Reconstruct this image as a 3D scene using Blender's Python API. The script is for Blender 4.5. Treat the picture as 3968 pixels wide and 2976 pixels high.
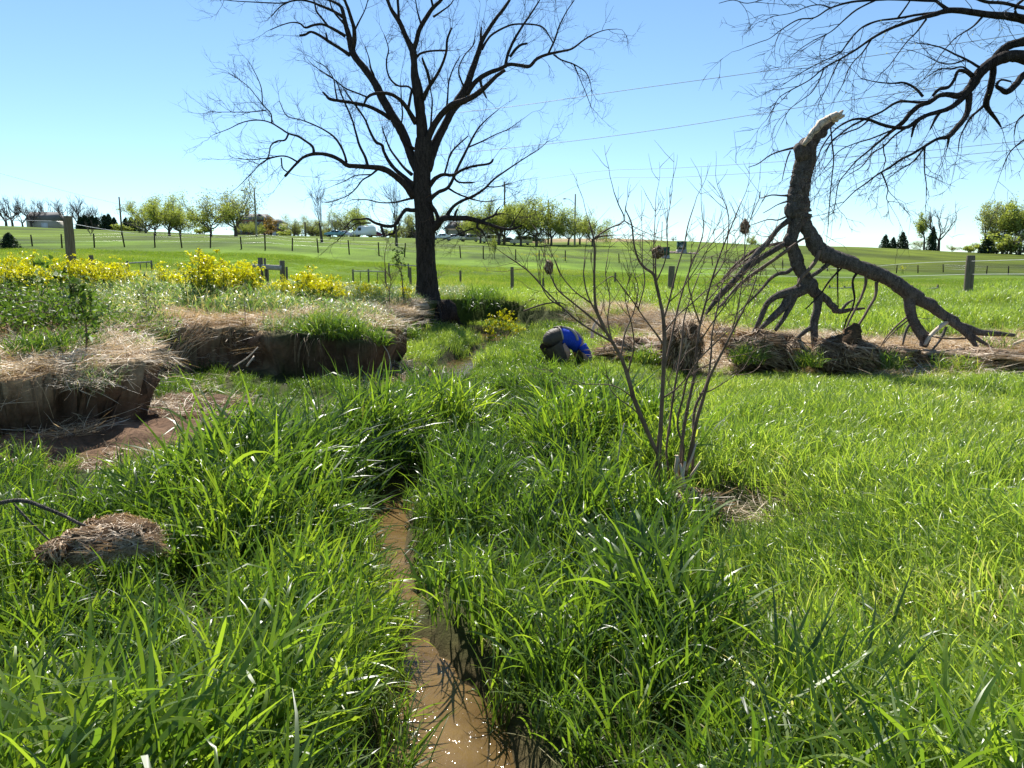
import bpy, math, random
import numpy as np
from mathutils import Vector, Matrix
for _o in list(bpy.data.objects):
    bpy.data.objects.remove(_o)
SC = bpy.context.scene
COL = SC.collection
R = math.radians
RS = np.random.RandomState
# ------------------------------------------------------------ camera
CAMZ = 1.7
PITCH = R(8.69)
cam = bpy.data.cameras.new('camera')
cam.sensor_width = 36
cam.lens = 25.97
cam.clip_start = .05
cam.clip_end = 3000
camo = bpy.data.objects.new('camera', cam)
COL.objects.link(camo)
camo.location = (0, 0, CAMZ)
camo.rotation_euler = (math.pi / 2 - PITCH, 0, 0)
SC.camera = camo
# ------------------------------------------------------------ sky, sun, exposure
SUN_EL = R(50)
SUN_AZ = R(-16)                      # measured from +Y, negative = to the left
world = bpy.data.worlds.new('World')
SC.world = world
world.use_nodes = True
wn = world.node_tree
bg = wn.nodes['Background']
sky = wn.nodes.new('ShaderNodeTexSky')
sky.sky_type = 'NISHITA'
sky.sun_disc = False
sky.sun_elevation = SUN_EL
sky.sun_rotation = SUN_AZ
sky.altitude = 1200
sky.air_density = 1.0
sky.dust_density = 0.0
sky.ozone_density = 2.5
_tn = wn.nodes.new('ShaderNodeMix'); _tn.data_type = 'RGBA'; _tn.blend_type = 'MULTIPLY'; _tn.inputs[0].default_value = 1
_tn.inputs[7].default_value = (.90, 1.0, 1.0, 1)
wn.links.new(sky.outputs[0], _tn.inputs[6]); wn.links.new(_tn.outputs[2], bg.inputs[0])
bg.inputs[1].default_value = 0.085
sun = bpy.data.lights.new('sun', 'SUN')
sun.energy = 5.0
sun.angle = R(.53)
sun.color = (1, .96, .89)
suno = bpy.data.objects.new('sun', sun)
COL.objects.link(suno)
sdir = Vector((math.sin(SUN_AZ) * math.cos(SUN_EL), math.cos(SUN_AZ) * math.cos(SUN_EL), math.sin(SUN_EL)))
suno.rotation_euler = sdir.to_track_quat('Z', 'Y').to_euler()
suno.location = (0, 0, 60)
SC.view_settings.view_transform = 'Standard'
SC.view_settings.look = 'None'
SC.view_settings.exposure = 0.95
SC.view_settings.gamma = 1
SC.view_settings.use_curve_mapping = False
SC.cycles.max_bounces = 8
SC.cycles.transmission_bounces = 6
SC.cycles.transparent_max_bounces = 8

# ------------------------------------------------------------ pixel <-> place (to measure where things stand)
FS = 2863.0
CP, SP = math.cos(PITCH), math.sin(PITCH)
def P(u, v, Y):
    """point at depth Y seen at photo pixel (u, v) of 3968x2976"""
    xc = (u - 1984) / FS
    yc = -(v - 1488) / FS
    d = (xc, CP + yc * SP, -SP + yc * CP)
    k = Y / d[1]
    return np.array((d[0] * k, Y, CAMZ + d[2] * k))
def cT(x, y): return 800 + x / 1.3825, y / 1.3825
def cR(x, y): return 2600 + x / 1.617, y / 1.617
def cB(x, y): return 2900 + x / 1.5796, 400 + y / 1.5796
def cC(x, y): return 1950 + x / 1.1852, 700 + y / 1.1852
def cL(x, y): return x / 2.212, 1800 + y / 2.212
def cD(x, y): return 2500 + x / 2.765, 700 + y / 2.765
def cE(x, y): return 1900 + x / 2.765, 700 + y / 2.765
def c1(x, y): return x / 2.212, 700 + y / 2.212
def c2(x, y): return 1000 + x / 2.212, 700 + y / 2.212
def c5(x, y): return 3200 + x / 2.37, 700 + y / 2.37

# ------------------------------------------------------------ noise
_rn = RS(7)
_LAT = _rn.rand(256, 256)
def vnoise(x, y, s=1.0, seed=0):
    x = np.asarray(x, float) / s + seed * 17.31
    y = np.asarray(y, float) / s + seed * 9.77
    xi = np.floor(x).astype(int); yi = np.floor(y).astype(int)
    fx = x - xi; fy = y - yi
    fx = fx * fx * (3 - 2 * fx); fy = fy * fy * (3 - 2 * fy)
    a = _LAT[xi % 256, yi % 256]; b = _LAT[(xi + 1) % 256, yi % 256]
    c = _LAT[xi % 256, (yi + 1) % 256]; d = _LAT[(xi + 1) % 256, (yi + 1) % 256]
    return (a * (1 - fx) + b * fx) * (1 - fy) + (c * (1 - fx) + d * fx) * fy - .5
def fbm(x, y, s=1.0, seed=0, o=3):
    t = 0
    for i in range(o):
        t = t + vnoise(x, y, s / 2 ** i, seed + i * 3) / 2 ** i
    return t
def sstep(a, b, x):
    t = np.clip((np.asarray(x, float) - a) / (b - a), 0, 1)
    return t * t * (3 - 2 * t)

# ------------------------------------------------------------ meshes
def mesh_np(name, V, F, mats, smooth=False, vcol=None, fmat=None, pvar=None):
    """V (n,3); F list of int arrays (m,k); vcol per-vertex rgb; pvar per-vertex float"""
    me = bpy.data.meshes.new(name)
    V = np.asarray(V, np.float32)
    me.vertices.add(len(V))
    me.vertices.foreach_set('co', V.ravel())
    F = [np.asarray(f, np.int32) for f in F if len(f)]
    nl = sum(f.size for f in F); nf = sum(len(f) for f in F)
    me.loops.add(nl); me.polygons.add(nf)
    me.loops.foreach_set('vertex_index', np.concatenate([f.ravel() for f in F]))
    st = []; k = 0
    for f in F:
        st.append(k + np.arange(len(f)) * f.shape[1]); k += f.size
    me.polygons.foreach_set('loop_start', np.concatenate(st).astype(np.int32))
    if fmat is not None:
        me.polygons.foreach_set('material_index', np.asarray(fmat, np.int32))
    if smooth:
        me.polygons.foreach_set('use_smooth', np.ones(nf, bool))
    if vcol is not None:
        a = me.color_attributes.new('tone', 'FLOAT_COLOR', 'POINT')
        a.data.foreach_set('color', np.concatenate([vcol, np.ones((len(vcol), 1))], 1).astype(np.float32).ravel())
    if pvar is not None:
        a = me.attributes.new('var', 'FLOAT', 'POINT')
        a.data.foreach_set('value', np.asarray(pvar, np.float32))
    me.update(calc_edges=True)
    me.validate()
    for m in (mats if isinstance(mats, (list, tuple)) else [mats]):
        me.materials.append(m)
    return me
def link(name, me, parent=None, loc=None, rot=None):
    o = bpy.data.objects.new(name, me)
    COL.objects.link(o)
    if parent is not None: o.parent = parent
    if loc is not None: o.location = loc
    if rot is not None: o.rotation_euler = rot
    return o
def tag(o, label=None, cat=None, group=None, kind=None):
    if label: o['label'] = label
    if cat: o['category'] = cat
    if group: o['group'] = group
    if kind: o['kind'] = kind
    return o
def empty(name, loc, label, cat, group=None, rz=0):
    o = bpy.data.objects.new(name, None)
    o.empty_display_size = .1
    COL.objects.link(o)
    o.location = loc; o.rotation_euler = (0, 0, rz)
    return tag(o, label, cat, group)
def copy_tree(o, parent=None):
    c = o.copy(); COL.objects.link(c)
    if parent is not None: c.parent = parent
    for ch in list(o.children):
        copy_tree(ch, c)
    return c

class MB:
    """collects shapes into one mesh"""
    def __init__(s, org=(0, 0, 0)):
        s.V = []; s.F = {}; s.n = 0; s.org = np.array(org, float); s.var = []
    def add(s, V, Fs, var=0.0):
        V = np.asarray(V, float)
        for f in Fs:
            f = np.asarray(f, np.int32)
            s.F.setdefault(f.shape[1], []).append(f + s.n)
        s.V.append(V); s.n += len(V)
        s.var.append(np.full(len(V), var))
    def box(s, c, size, rz=0, rx=0, ry=0):
        x, y, z = [a / 2 for a in size]
        v = np.array([(i, j, k) for i in (-x, x) for j in (-y, y) for k in (-z, z)])
        M = np.array(Matrix.Rotation(rz, 3, 'Z') @ Matrix.Rotation(ry, 3, 'Y') @ Matrix.Rotation(rx, 3, 'X'))
        s.add(v @ M.T + np.array(c), [np.array([(0, 1, 3, 2), (4, 6, 7, 5), (0, 4, 5, 1), (2, 3, 7, 6), (0, 2, 6, 4), (1, 5, 7, 3)])])
    def tube(s, pts, rad, n=8, cap=True, rough=0, seed=0, var=0.0):
        pts = np.asarray(pts, float); m = len(pts)
        rad = np.broadcast_to(np.asarray(rad, float), (m,))
        t = np.gradient(pts, axis=0)
        t /= np.linalg.norm(t, axis=1)[:, None] + 1e-9
        ref = np.array((0, 0, 1.0)) if abs(t[:, 2]).mean() < .7 else np.array((1.0, 0, 0))
        a = np.cross(t, ref); a /= np.linalg.norm(a, axis=1)[:, None] + 1e-9
        b = np.cross(t, a)
        th = np.arange(n) * 2 * math.pi / n
        rr = np.repeat(rad[:, None], n, 1)
        if rough:
            q = RS(seed)
            rr = rr * (1 + rough * (q.rand(m, n) - .5))
        V = pts[:, None, :] + rr[..., None] * (np.cos(th)[None, :, None] * a[:, None, :] + np.sin(th)[None, :, None] * b[:, None, :])
        i = np.arange(m - 1)[:, None] * n; j = np.arange(n)[None, :]; j2 = (j + 1) % n
        F = np.stack([i + j, i + j2, i + n + j2, i + n + j], -1).reshape(-1, 4)
        fs = [F]
        if cap and n <= 12:
            fs.append(np.arange(n)[None, ::-1]); fs.append((np.arange(n) + (m - 1) * n)[None, :])
        s.add(V.reshape(-1, 3), fs, var)
    def mesh(s, name, mats, smooth=False):
        V = np.concatenate(s.V) - s.org
        return mesh_np(name, V, [np.concatenate(f) for f in s.F.values()], mats, smooth, pvar=np.concatenate(s.var))
    def build(s, name, mats, parent=None, smooth=False):
        return link(name, s.mesh(name, mats, smooth), parent)
def catmull(p, k=4):
    p = np.asarray(p, float)
    if len(p) < 3:
        t = np.linspace(0, 1, k + 1)[:, None]
        return p[0] * (1 - t) + p[-1] * t
    q = np.vstack([2 * p[0] - p[1], p, 2 * p[-1] - p[-2]])
    out = []
    for i in range(1, len(q) - 2):
        for t in np.arange(k) / k:
            a, b, c, d = q[i - 1], q[i], q[i + 1], q[i + 2]
            out.append(.5 * (2 * b + (c - a) * t + (2 * a - 5 * b + 4 * c - d) * t * t + (3 * b - a - 3 * c + d) * t ** 3))
    out.append(p[-1])
    return np.array(out)

# ------------------------------------------------------------ materials
def newmat(name):
    m = bpy.data.materials.new(name); m.use_nodes = True
    nt = m.node_tree
    return m, nt, nt.nodes['Principled BSDF'], nt.nodes['Material Output']
def N(nt, t, **k):
    n = nt.nodes.new(t)
    for a, b in k.items():
        if a.startswith('i_'):
            n.inputs[int(a[2:]) if a[2:].isdigit() else a[2:]].default_value = b
        else: setattr(n, a, b)
    return n
def ramp(nt, fac, stops):
    r = nt.nodes.new('ShaderNodeValToRGB')
    while len(r.color_ramp.elements) < len(stops): r.color_ramp.elements.new(.5)
    for e, (p, c) in zip(r.color_ramp.elements, stops):
        e.position = p; e.color = (*c, 1) if len(c) == 3 else c
    nt.links.new(fac, r.inputs[0])
    return r.outputs[0]
def mixc(nt, fac, a, b, typ='MIX'):
    m = nt.nodes.new('ShaderNodeMix'); m.data_type = 'RGBA'; m.blend_type = typ
    for s, v in ((0, fac), (6, a), (7, b)):
        if hasattr(v, 'is_output') or isinstance(v, bpy.types.NodeSocket): nt.links.new(v, m.inputs[s])
        else: m.inputs[s].default_value = v if s == 0 else ((*v, 1) if len(v) == 3 else v)
    return m.outputs[2]
def simple(name, c1_, c2_, scale=5, rough=.8, bump=.3, spec=.3, stretch=(1, 1, 1), bdist=.02, metal=0, detail=6):
    m, nt, bs, out = newmat(name)
    tc = N(nt, 'ShaderNodeTexCoord'); mp = N(nt, 'ShaderNodeMapping'); mp.inputs['Scale'].default_value = stretch
    nt.links.new(tc.outputs['Object'], mp.inputs[0])
    nz = N(nt, 'ShaderNodeTexNoise'); nz.inputs['Scale'].default_value = scale; nz.inputs['Detail'].default_value = detail
    nz.inputs['Roughness'].default_value = .65
    nt.links.new(mp.outputs[0], nz.inputs[0])
    nt.links.new(ramp(nt, nz.outputs[0], [(.3, c1_), (.7, c2_)]), bs.inputs['Base Color'])
    bs.inputs['Roughness'].default_value = rough
    bs.inputs['Specular IOR Level'].default_value = spec
    bs.inputs['Metallic'].default_value = metal
    if bump:
        b = N(nt, 'ShaderNodeBump'); b.inputs['Strength'].default_value = bump; b.inputs['Distance'].default_value = bdist
        nt.links.new(nz.outputs[0], b.inputs['Height']); nt.links.new(b.outputs[0], bs.inputs['Normal'])
    return m
def leafmat(name, stops, trans_tint=(1.0, 1.0, .35), trans=.42, rough=.38, spec=.5, inst=True, tmul=1.7):
    """stops: ramp over per-blade var (+ per-tuft tint)"""
    m, nt, bs, out = newmat(name)
    a = N(nt, 'ShaderNodeAttribute', attribute_name='var', attribute_type='GEOMETRY')
    f = a.outputs['Fac']
    if inst:
        b = N(nt, 'ShaderNodeAttribute', attribute_name='tint', attribute_type='INSTANCER')
        ad = N(nt, 'ShaderNodeMath', operation='ADD'); nt.links.new(f, ad.inputs[0]); nt.links.new(b.outputs['Fac'], ad.inputs[1])
        f = ad.outputs[0]
    c = ramp(nt, f, stops)
    nt.links.new(c, bs.inputs['Base Color'])
    bs.inputs['Roughness'].default_value = rough
    bs.inputs['Specular IOR Level'].default_value = spec
    tr = N(nt, 'ShaderNodeBsdfTranslucent')
    k = [x * tmul for x in trans_tint]
    nt.links.new(mixc(nt, 1.0, c, (*k, 1), 'MULTIPLY'), tr.inputs[0])
    mx = N(nt, 'ShaderNodeMixShader'); mx.inputs[0].default_value = trans
    nt.links.new(bs.outputs[0], mx.inputs[1]); nt.links.new(tr.outputs[0], mx.inputs[2])
    nt.links.new(mx.outputs[0], out.inputs[0])
    return m
def barkmat(name, dark, light, sc=30, bd=.02, strength=.9, stretch=(1, 1, .22)):
    m, nt, bs, out = newmat(name)
    tc = N(nt, 'ShaderNodeTexCoord'); mp = N(nt, 'ShaderNodeMapping'); mp.inputs['Scale'].default_value = stretch
    nt.links.new(tc.outputs['Object'], mp.inputs[0])
    vo = N(nt, 'ShaderNodeTexVoronoi', feature='DISTANCE_TO_EDGE'); vo.inputs['Scale'].default_value = sc
    nz = N(nt, 'ShaderNodeTexNoise'); nz.inputs['Scale'].default_value = sc * .7; nz.inputs['Detail'].default_value = 8
    nt.links.new(mp.outputs[0], nz.inputs[0])
    wr = mixc(nt, .25, mp.outputs[0], nz.outputs[1], 'ADD')
    nt.links.new(wr, vo.inputs[0])
    mu = N(nt, 'ShaderNodeMath', operation='MULTIPLY_ADD'); nt.links.new(vo.outputs[0], mu.inputs[0]); mu.inputs[1].default_value = 1.6
    nt.links.new(nz.outputs[0], mu.inputs[2])
    nt.links.new(ramp(nt, mu.outputs[0], [(.35, dark), (1.0, light)]), bs.inputs['Base Color'])
    b = N(nt, 'ShaderNodeBump'); b.inputs['Strength'].default_value = strength; b.inputs['Distance'].default_value = bd
    nt.links.new(mu.outputs[0], b.inputs['Height']); nt.links.new(b.outputs[0], bs.inputs['Normal'])
    bs.inputs['Roughness'].default_value = .9; bs.inputs['Specular IOR Level'].default_value = .15
    return m

M = {}
M['grass_tall'] = leafmat('lush_grass', [(0, (.034, .068, .018)), (.3, (.068, .125, .024)), (.6, (.14, .21, .03)), (.86, (.215, .28, .045)), (1, (.34, .31, .16))], trans=.48, rough=.36, spec=.65, tmul=2.15)
M['grass_sward'] = leafmat('sward_grass', [(0, (.06, .12, .022)), (.3, (.125, .20, .03)), (.6, (.21, .29, .045)), (.9, (.30, .37, .08)), (1, (.36, .33, .18))], trans_tint=(1, 1, .5), trans=.46, rough=.34, spec=.7, tmul=2.0)
M['grass_fine'] = leafmat('meadow_grass', [(0, (.06, .11, .015)), (.5, (.12, .19, .02)), (.85, (.18, .25, .04)), (1, (.4, .36, .18))], trans=.45, tmul=2.0)
M['grass_pale'] = leafmat('pale_weeds', [(0, (.05, .11, .03)), (.5, (.11, .2, .06)), (.85, (.25, .34, .17)), (1, (.45, .4, .25))], trans=.35, rough=.4, spec=.5)
M['straw'] = leafmat('straw', [(0, (.26, .18, .10)), (.4, (.5, .39, .25)), (.8, (.7, .59, .42)), (1, (.82, .74, .6))], trans_tint=(1, .8, .5), trans=.2, rough=.5, spec=.3, tmul=1.2)
M['straw_dark'] = simple('matted_straw', (.035, .022, .013), (.16, .10, .055), 18, .95, .9, .1, (1, 1, 3), .03)
M['bark'] = barkmat('dark_bark', (.012, .009, .007), (.075, .06, .052), 26)
M['bark_log'] = barkmat('grey_brown_bark', (.05, .040, .034), (.38, .33, .29), 30, .05, 1.0, (1, 1, .35))
M['bark_far'] = simple('twig_bark', (.05, .04, .035), (.13, .105, .09), 10, .9, 0)
M['twig'] = simple('shrub_bark', (.075, .045, .028), (.22, .15, .105), 14, .75, .3, .3, (1, 1, .5))
M['woodpale'] = simple('bare_wood', (.42, .31, .21), (.72, .6, .46), 9, .7, .4, .3, (1, 1, .3))
M['woodpost'] = simple('weathered_post', (.09, .075, .05), (.24, .20, .14), 16, .9, .6, .2, (3, 3, .25), .02)
M['rail'] = simple('pale_rail', (.26, .24, .2), (.5, .48, .42), 10, .85, .3, .2)
M['wire'] = simple('galvanised_wire', (.35, .36, .37), (.5, .5, .5), 4, .45, 0, .5, metal=.6)
M['cable'] = simple('power_cable', (.12, .13, .15), (.2, .2, .22), 4, .6, 0)
M['yellow'] = leafmat('mustard_petals', [(0, (.62, .55, .01)), (.5, (.78, .74, .015)), (1, (.85, .84, .05))], trans_tint=(1, 1, .2), trans=.4, inst=False, tmul=1.0)
M['weedleaf'] = leafmat('broad_leaves', [(0, (.045, .09, .018)), (.5, (.09, .16, .03)), (1, (.17, .24, .05))], trans=.35, inst=False, spec=.35, rough=.5)
M['treeleaf'] = leafmat('young_tree_leaves', [(0, (.2, .235, .07)), (.5, (.31, .37, .11)), (1, (.44, .49, .2))], trans=.5, inst=False, rough=.6, spec=.2, tmul=1.3)
M['treeleaf_b'] = leafmat('pale_tree_leaves', [(0, (.22, .24, .12)), (.5, (.32, .36, .18)), (1, (.42, .46, .26))], trans=.45, inst=False, rough=.6, spec=.2, tmul=1.2)
M['orangeleaf'] = leafmat('bronze_leaves', [(0, (.2, .12, .04)), (1, (.38, .26, .08))], trans=.3, inst=False, rough=.6, spec=.2)
M['conifer'] = leafmat('conifer_needles', [(0, (.015, .035, .018)), (1, (.05, .085, .04))], trans=.1, inst=False, rough=.7, spec=.2)
# ============================================================ TERRAIN
TU = np.array([-600, 0, 300, 600, 900, 1125, 1350, 1500, 1800, 2212, 2800.])
TY = np.array([2, 5, 8, 11, 15, 20, 30, 45, 70, 100, 150, 172, 200, 260, 400, 1200.])
TZ = np.array([
 [.5, .6, .9, 1.15, 1.4, 1.5, 1.6, 2.2, 4.0, 6.5, 10.0, 12, 14, 17.5, 16, 12],
 [.6, .7, .85, 1.15, 1.4, 1.45, 1.6, 2.2, 4.0, 6.0, 9.6, 11.3, 13.5, 16.8, 16, 12],
 [.6, .7, .86, 1.05, 1.2, 1.3, 1.4, 1.9, 3.85, 5.8, 8.6, 10., 12.0, 15.2, 15, 12],
 [.5, .65, .82, .95, 1.02, 1.05, 1.05, 1.4, 3.6, 5.6, 8.4, 9.4, 10.8, 12.9, 13, 12],
 [.4, .55, .68, .78, .8, .9, .85, .95, 2.6, 4.6, 8.1, 9.1, 10.2, 12, 11, 10],
 [.3, .35, .4, .5, .6, .85, .85, .85, 2.3, 3.9, 6.6, 7.4, 10.5, 11.2, 10, 10],
 [.3, .35, .4, .5, .6, .85, .85, .9, 1.7, 3.1, 6.2, 8.0, 10.6, 11, 10, 9],
 [.3, .35, .4, .45, .6, .85, .85, .85, 1.4, 3.0, 6.2, 8.0, 9.4, 9.5, 9, 8],
 [.3, .35, .4, .45, .65, .85, .85, .85, .95, 1.6, 5.0, 6.6, 8.0, 9.9, 8, 7],
 [.3, .35, .45, .55, .9, 1.0, .95, .95, 1.0, 1.3, 3.2, 4.0, 5.0, 7.6, 7, 6],
 [.3, .35, .5, .7, 1.0, 1.0, 1.0, 1.0, 1.0, 1.3, 3.0, 4.0, 5.5, 7.6, 7, 6]])
_gu = np.linspace(-600, 2800, 171); _gl = np.linspace(math.log(2), math.log(1200), 161)
_t1 = np.array([np.interp(_gu, TU, TZ[:, j]) for j in range(len(TY))]).T
_t2 = np.array([np.interp(_gl, np.log(TY), _t1[i]) for i in range(len(_gu))])
for _ in range(4):
    a_ = np.pad(_t2, 1, 'edge')
    _t2 = (a_[:-2, 1:-1] + a_[2:, 1:-1] + 2 * a_[1:-1, 1:-1]) / 4
    a_ = np.pad(_t2, 1, 'edge')
    _t2 = (a_[1:-1, :-2] + a_[1:-1, 2:] + 2 * a_[1:-1, 1:-1]) / 4
def plateau(x, y):
    yy = np.clip(y, 2, 1200)
    u = np.clip(1106 + 1596 * x / (yy + .2), -600, 2800)
    fu = (u + 600) / 20.0; fl = (np.log(yy) - _gl[0]) / (_gl[1] - _gl[0])
    i = np.clip(fu.astype(int), 0, 169); j = np.clip(fl.astype(int), 0, 159)
    a = fu - i; b = fl - j
    z = _t2[i, j] * (1 - a) * (1 - b) + _t2[i + 1, j] * a * (1 - b) + _t2[i, j + 1] * (1 - a) * b + _t2[i + 1, j + 1] * a * b
    return z + fbm(x, y, 3.0, 2) * .12 * sstep(3, 8, y) + fbm(x, y, 25., 4) * .5 * sstep(40, 120, y)
LIP = np.array([(-12, 4.0), (-7, 5.2), (-5.4, 6.0), (-4.3, 6.35), (-3.85, 6.9), (-4.15, 7.9), (-5.0, 8.7), (-4.9, 9.6), (-4.1, 10.3), (-3.3, 10.0), (-2.6, 9.9),
                (-2.05, 10.6), (-2.1, 12.2), (-2.7, 14), (-2.5, 16), (-2.5, 18.5), (-2.35, 20.6), (-1.2, 21.3), (.2, 20.6), (1.3, 18.2), (2.2, 15.6),
                (2.9, 13.4), (3.6, 12.0), (5.2, 11.2), (8, 10.6), (13, 10.0), (20, 9.0)])
POLY = np.vstack([LIP, [(20, -6), (-12, -6)]])
def sdv(x, y):
    """distance to the bank lip, positive inside the stream's valley"""
    x = np.asarray(x, float); y = np.asarray(y, float)
    d = np.full(x.shape, 1e9)
    for (ax, ay), (bx, by) in zip(LIP[:-1], LIP[1:]):
        ex, ey = bx - ax, by - ay
        t = np.clip(((x - ax) * ex + (y - ay) * ey) / (ex * ex + ey * ey), 0, 1)
        d = np.minimum(d, (x - ax - t * ex) ** 2 + (y - ay - t * ey) ** 2)
    d = np.sqrt(d)
    ins = np.zeros(x.shape, bool)
    n = len(POLY)
    for k in range(n):
        x1, y1 = POLY[k]; x2, y2 = POLY[(k + 1) % n]
        if y1 == y2: continue
        c = ((y1 > y) != (y2 > y)) & (x < (x2 - x1) * (y - y1) / (y2 - y1) + x1)
        ins ^= c
    s = np.where(ins, d, -d)
    near = np.exp(-(d / 1.5) ** 2)
    return s + near * (vnoise(x, y, .9, 11) * .95 + vnoise(x, y, .33, 12) * .42)
STR = np.array([(.1, -3, .4), (-.10, 1.2, .24), (-.16, 2.0, .205), (-.24, 2.6, .18), (-.40, 3.05, .06), (-.48, 3.3, .0), (-.61, 3.65, .06), (-.83, 4.4, .14), (-.97, 5.0, .18), (-.80, 5.6, .12), (-.1, 6.6, .07), (.3, 7.6, .1),
                (-.8, 9.4, .25), (-1.1, 11.5, .3), (-.8, 14, .35), (-.3, 16.5, .4), (-.1, 18.0, .9), (-.9, 19.6, .7), (-1.6, 20.4, .4)])
def sds(x, y):
    """distance to the water's edge (negative in the water)"""
    d = np.full(np.shape(x), 1e9)
    for (ax, ay, aw), (bx, by, bw) in zip(STR[:-1], STR[1:]):
        ex, ey = bx - ax, by - ay
        t = np.clip(((x - ax) * ex + (y - ay) * ey) / (ex * ex + ey * ey), 0, 1)
        d = np.minimum(d, np.hypot(x - ax - t * ex, y - ay - t * ey) - (aw + t * (bw - aw)))
    return d
def lowland(x, y):
    s = sds(x, y) + vnoise(x, y, .35, 21) * .06
    fl = .13 + .13 * sstep(.8, 3.5, np.abs(x + .5)) + .0 * x + fbm(x, y, 1.3, 22) * .14
    return -.22 + (fl + .22) * sstep(-.12, .12, s)
def softness(x, y):
    return np.clip(.13 + sstep(-.5, 2.5, x) * .9 * sstep(8, 13, y) + sstep(.0, .5, x) * .25, .13, 1.2)
def bankt(x, y):
    return 1 - sstep(-.5, .5, sdv(x, y) / softness(x, y))
def H(x, y):
    t = bankt(x, y)
    return lowland(x, y) * (1 - t) + plateau(x, y) * t
def Hs(x, y): return float(H(np.array([x]), np.array([y]))[0])

def spaced(*seg):
    out = [seg[0][0]]
    for a, b, d in seg:
        n = max(1, int(round((b - a) / d)))
        out += list(a + (b - a) * (np.arange(n) + 1) / n)
    return np.array(out)
def grow_out(a, b, d, g):
    r = [a]; 
    while abs(r[-1] - a) < abs(b - a):
        r.append(r[-1] + math.copysign(d, b - a)); d *= g
    return r[1:]
xs = np.array(sorted(grow_out(-8, -800, .1, 1.09)) + list(spaced((-8, -1.4, .05), (-1.4, 10, .11))) + grow_out(10, 800, .13, 1.09))
ys = np.array(sorted(grow_out(1, -60, .3, 1.3)) + list(spaced((1, 4, .1), (4, 21.6, .06))) + grow_out(21.6, 1100, .1, 1.035))
GX, GY = np.meshgrid(xs, ys)
x = GX.ravel(); y = GY.ravel()
z = H(x, y)
tt = bankt(x, y)
# overhanging lip: push the top of steep faces out over the foot
e = .05
gx = sdv(x + e, y) - sdv(x - e, y); gy = sdv(x, y + e) - sdv(x, y - e)
gn = np.hypot(gx, gy) + 1e-6
steep = (softness(x, y) < .25) & (x < 0) & (y > 4) & (y < 19)
nearlip = np.exp(-((sdv(x, y)) / .3) ** 2) * steep
push = nearlip * ((tt - .45) * .34 + (vnoise(x + z * 3, y, .2, 31) + vnoise(x, y + z * 4, .5, 32)) * .17 + vnoise(x * 1.3 + z * 9, y - z * 7, .09, 34) * .08)
VX = x + gx / gn * push; VY = y + gy / gn * push
VZ = z + nearlip * vnoise(x * 2, y * 2, .3, 33) * .1
# ---- what grows / lies where (own colours of soil, straw, turf)
sv = sdv(x, y); ss = sds(x, y)
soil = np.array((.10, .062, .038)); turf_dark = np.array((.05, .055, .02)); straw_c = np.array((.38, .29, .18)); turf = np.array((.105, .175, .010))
def mudzone(x, y):
    a = ((x + 3.7) / 1.25) ** 2 + ((y - 6.9) / 1.7) ** 2
    b = ((x + 5.3) / 1.0) ** 2 + ((y - 5.6) / 1.0) ** 2
    c = ((x + 1.9) / .5) ** 2 + ((y - 10.6) / 1.3) ** 2
    return np.maximum(np.maximum(1 - a, 1 - b), 1 - c) + vnoise(x, y, .5, 41) * .5
def strawzone(x, y):
    sv = sdv(x, y)
    left = sstep(-1.9, -1.0, sv + fbm(x, y, 1.0, 42) * 1.8) * sstep(-.22, .0, vnoise(x, y, .7, 49)) * (x < -1.9) * (y < 19) * (y > 4) * sstep(.25, -.05, sv)
    right = sstep(1.6, .9, np.abs(sv + .15 + fbm(x, y, 1.4, 43) * .9)) * sstep(1.9, 2.6, x) * (y > 8.5)
    r2 = sstep(1.2, .6, np.abs(sv + .4)) * sstep(1.4, 2.2, x) * (y > 11) * .9
    return np.clip(np.maximum(np.maximum(left, right), r2), 0, 1)
mz = np.clip(mudzone(x, y) * 2.5, 0, 1) * (sv > 0)
sz = strawzone(x, y)
VZ = VZ + mz * (vnoise(x, y, .14, 35) * .14 + vnoise(x, y, .4, 36) * .12) * (x < -1)
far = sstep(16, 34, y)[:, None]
n1 = fbm(x, y, 9, 44)[:, None]; n2 = fbm(x, y * .35, 30, 45)[:, None]
n3 = fbm(x, y * .45, 2.6, 50)[:, None]
fieldc = turf * .9 * (1 + n1 * .9 + n2 * .7 + n3 * .7) * (1 - .16 * sstep(50, 90, y)[:, None]) * np.where((y > 95)[:, None], np.array((1.08, .98, .9)), 1)
rightfar = (sstep(1500, 2000, 1106 + 1596 * x / np.maximum(y, 1)) * sstep(60, 110, y))[:, None]
fieldc = fieldc * (1 - rightfar) + fieldc * np.array((.82, .72, .75)) * rightfar
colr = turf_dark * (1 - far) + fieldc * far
colr = colr * (1 - sz[:, None]) + straw_c * sz[:, None]
face = (np.clip((1 - np.abs(tt - .5) * 2) * 3, 0, 1) * steep)[:, None]
mudc = soil * (1.3 + fbm(x, y, .8, 46)[:, None])
face = np.maximum(face, mz[:, None])
face = np.maximum(face, (sstep(.1, -.05, ss))[:, None])
gul = (np.exp(-((y - 33 - np.sin(x * .35) * 1.5) / .9) ** 2) * sstep(.0, .12, vnoise(x, y, 3.2, 47)) * (x < -1))[:, None] * .9
face = np.maximum(face, gul)
uu = 1106 + 1596 * x / np.maximum(y, 1)
emb = (sstep(1060, 1160, uu) * sstep(1480, 1380, uu) * sstep(176, 180, y) * sstep(204, 196, y))[:, None]
colr = colr * (1 - face) + mudc * face
colr = colr * (1 - emb) + np.array((.27, .20, .11)) * (1 + fbm(x, y, 6, 48)[:, None] * .7) * emb
ny_, nx_ = GX.shape
idx = np.arange(nx_ * ny_).reshape(ny_, nx_)
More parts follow.
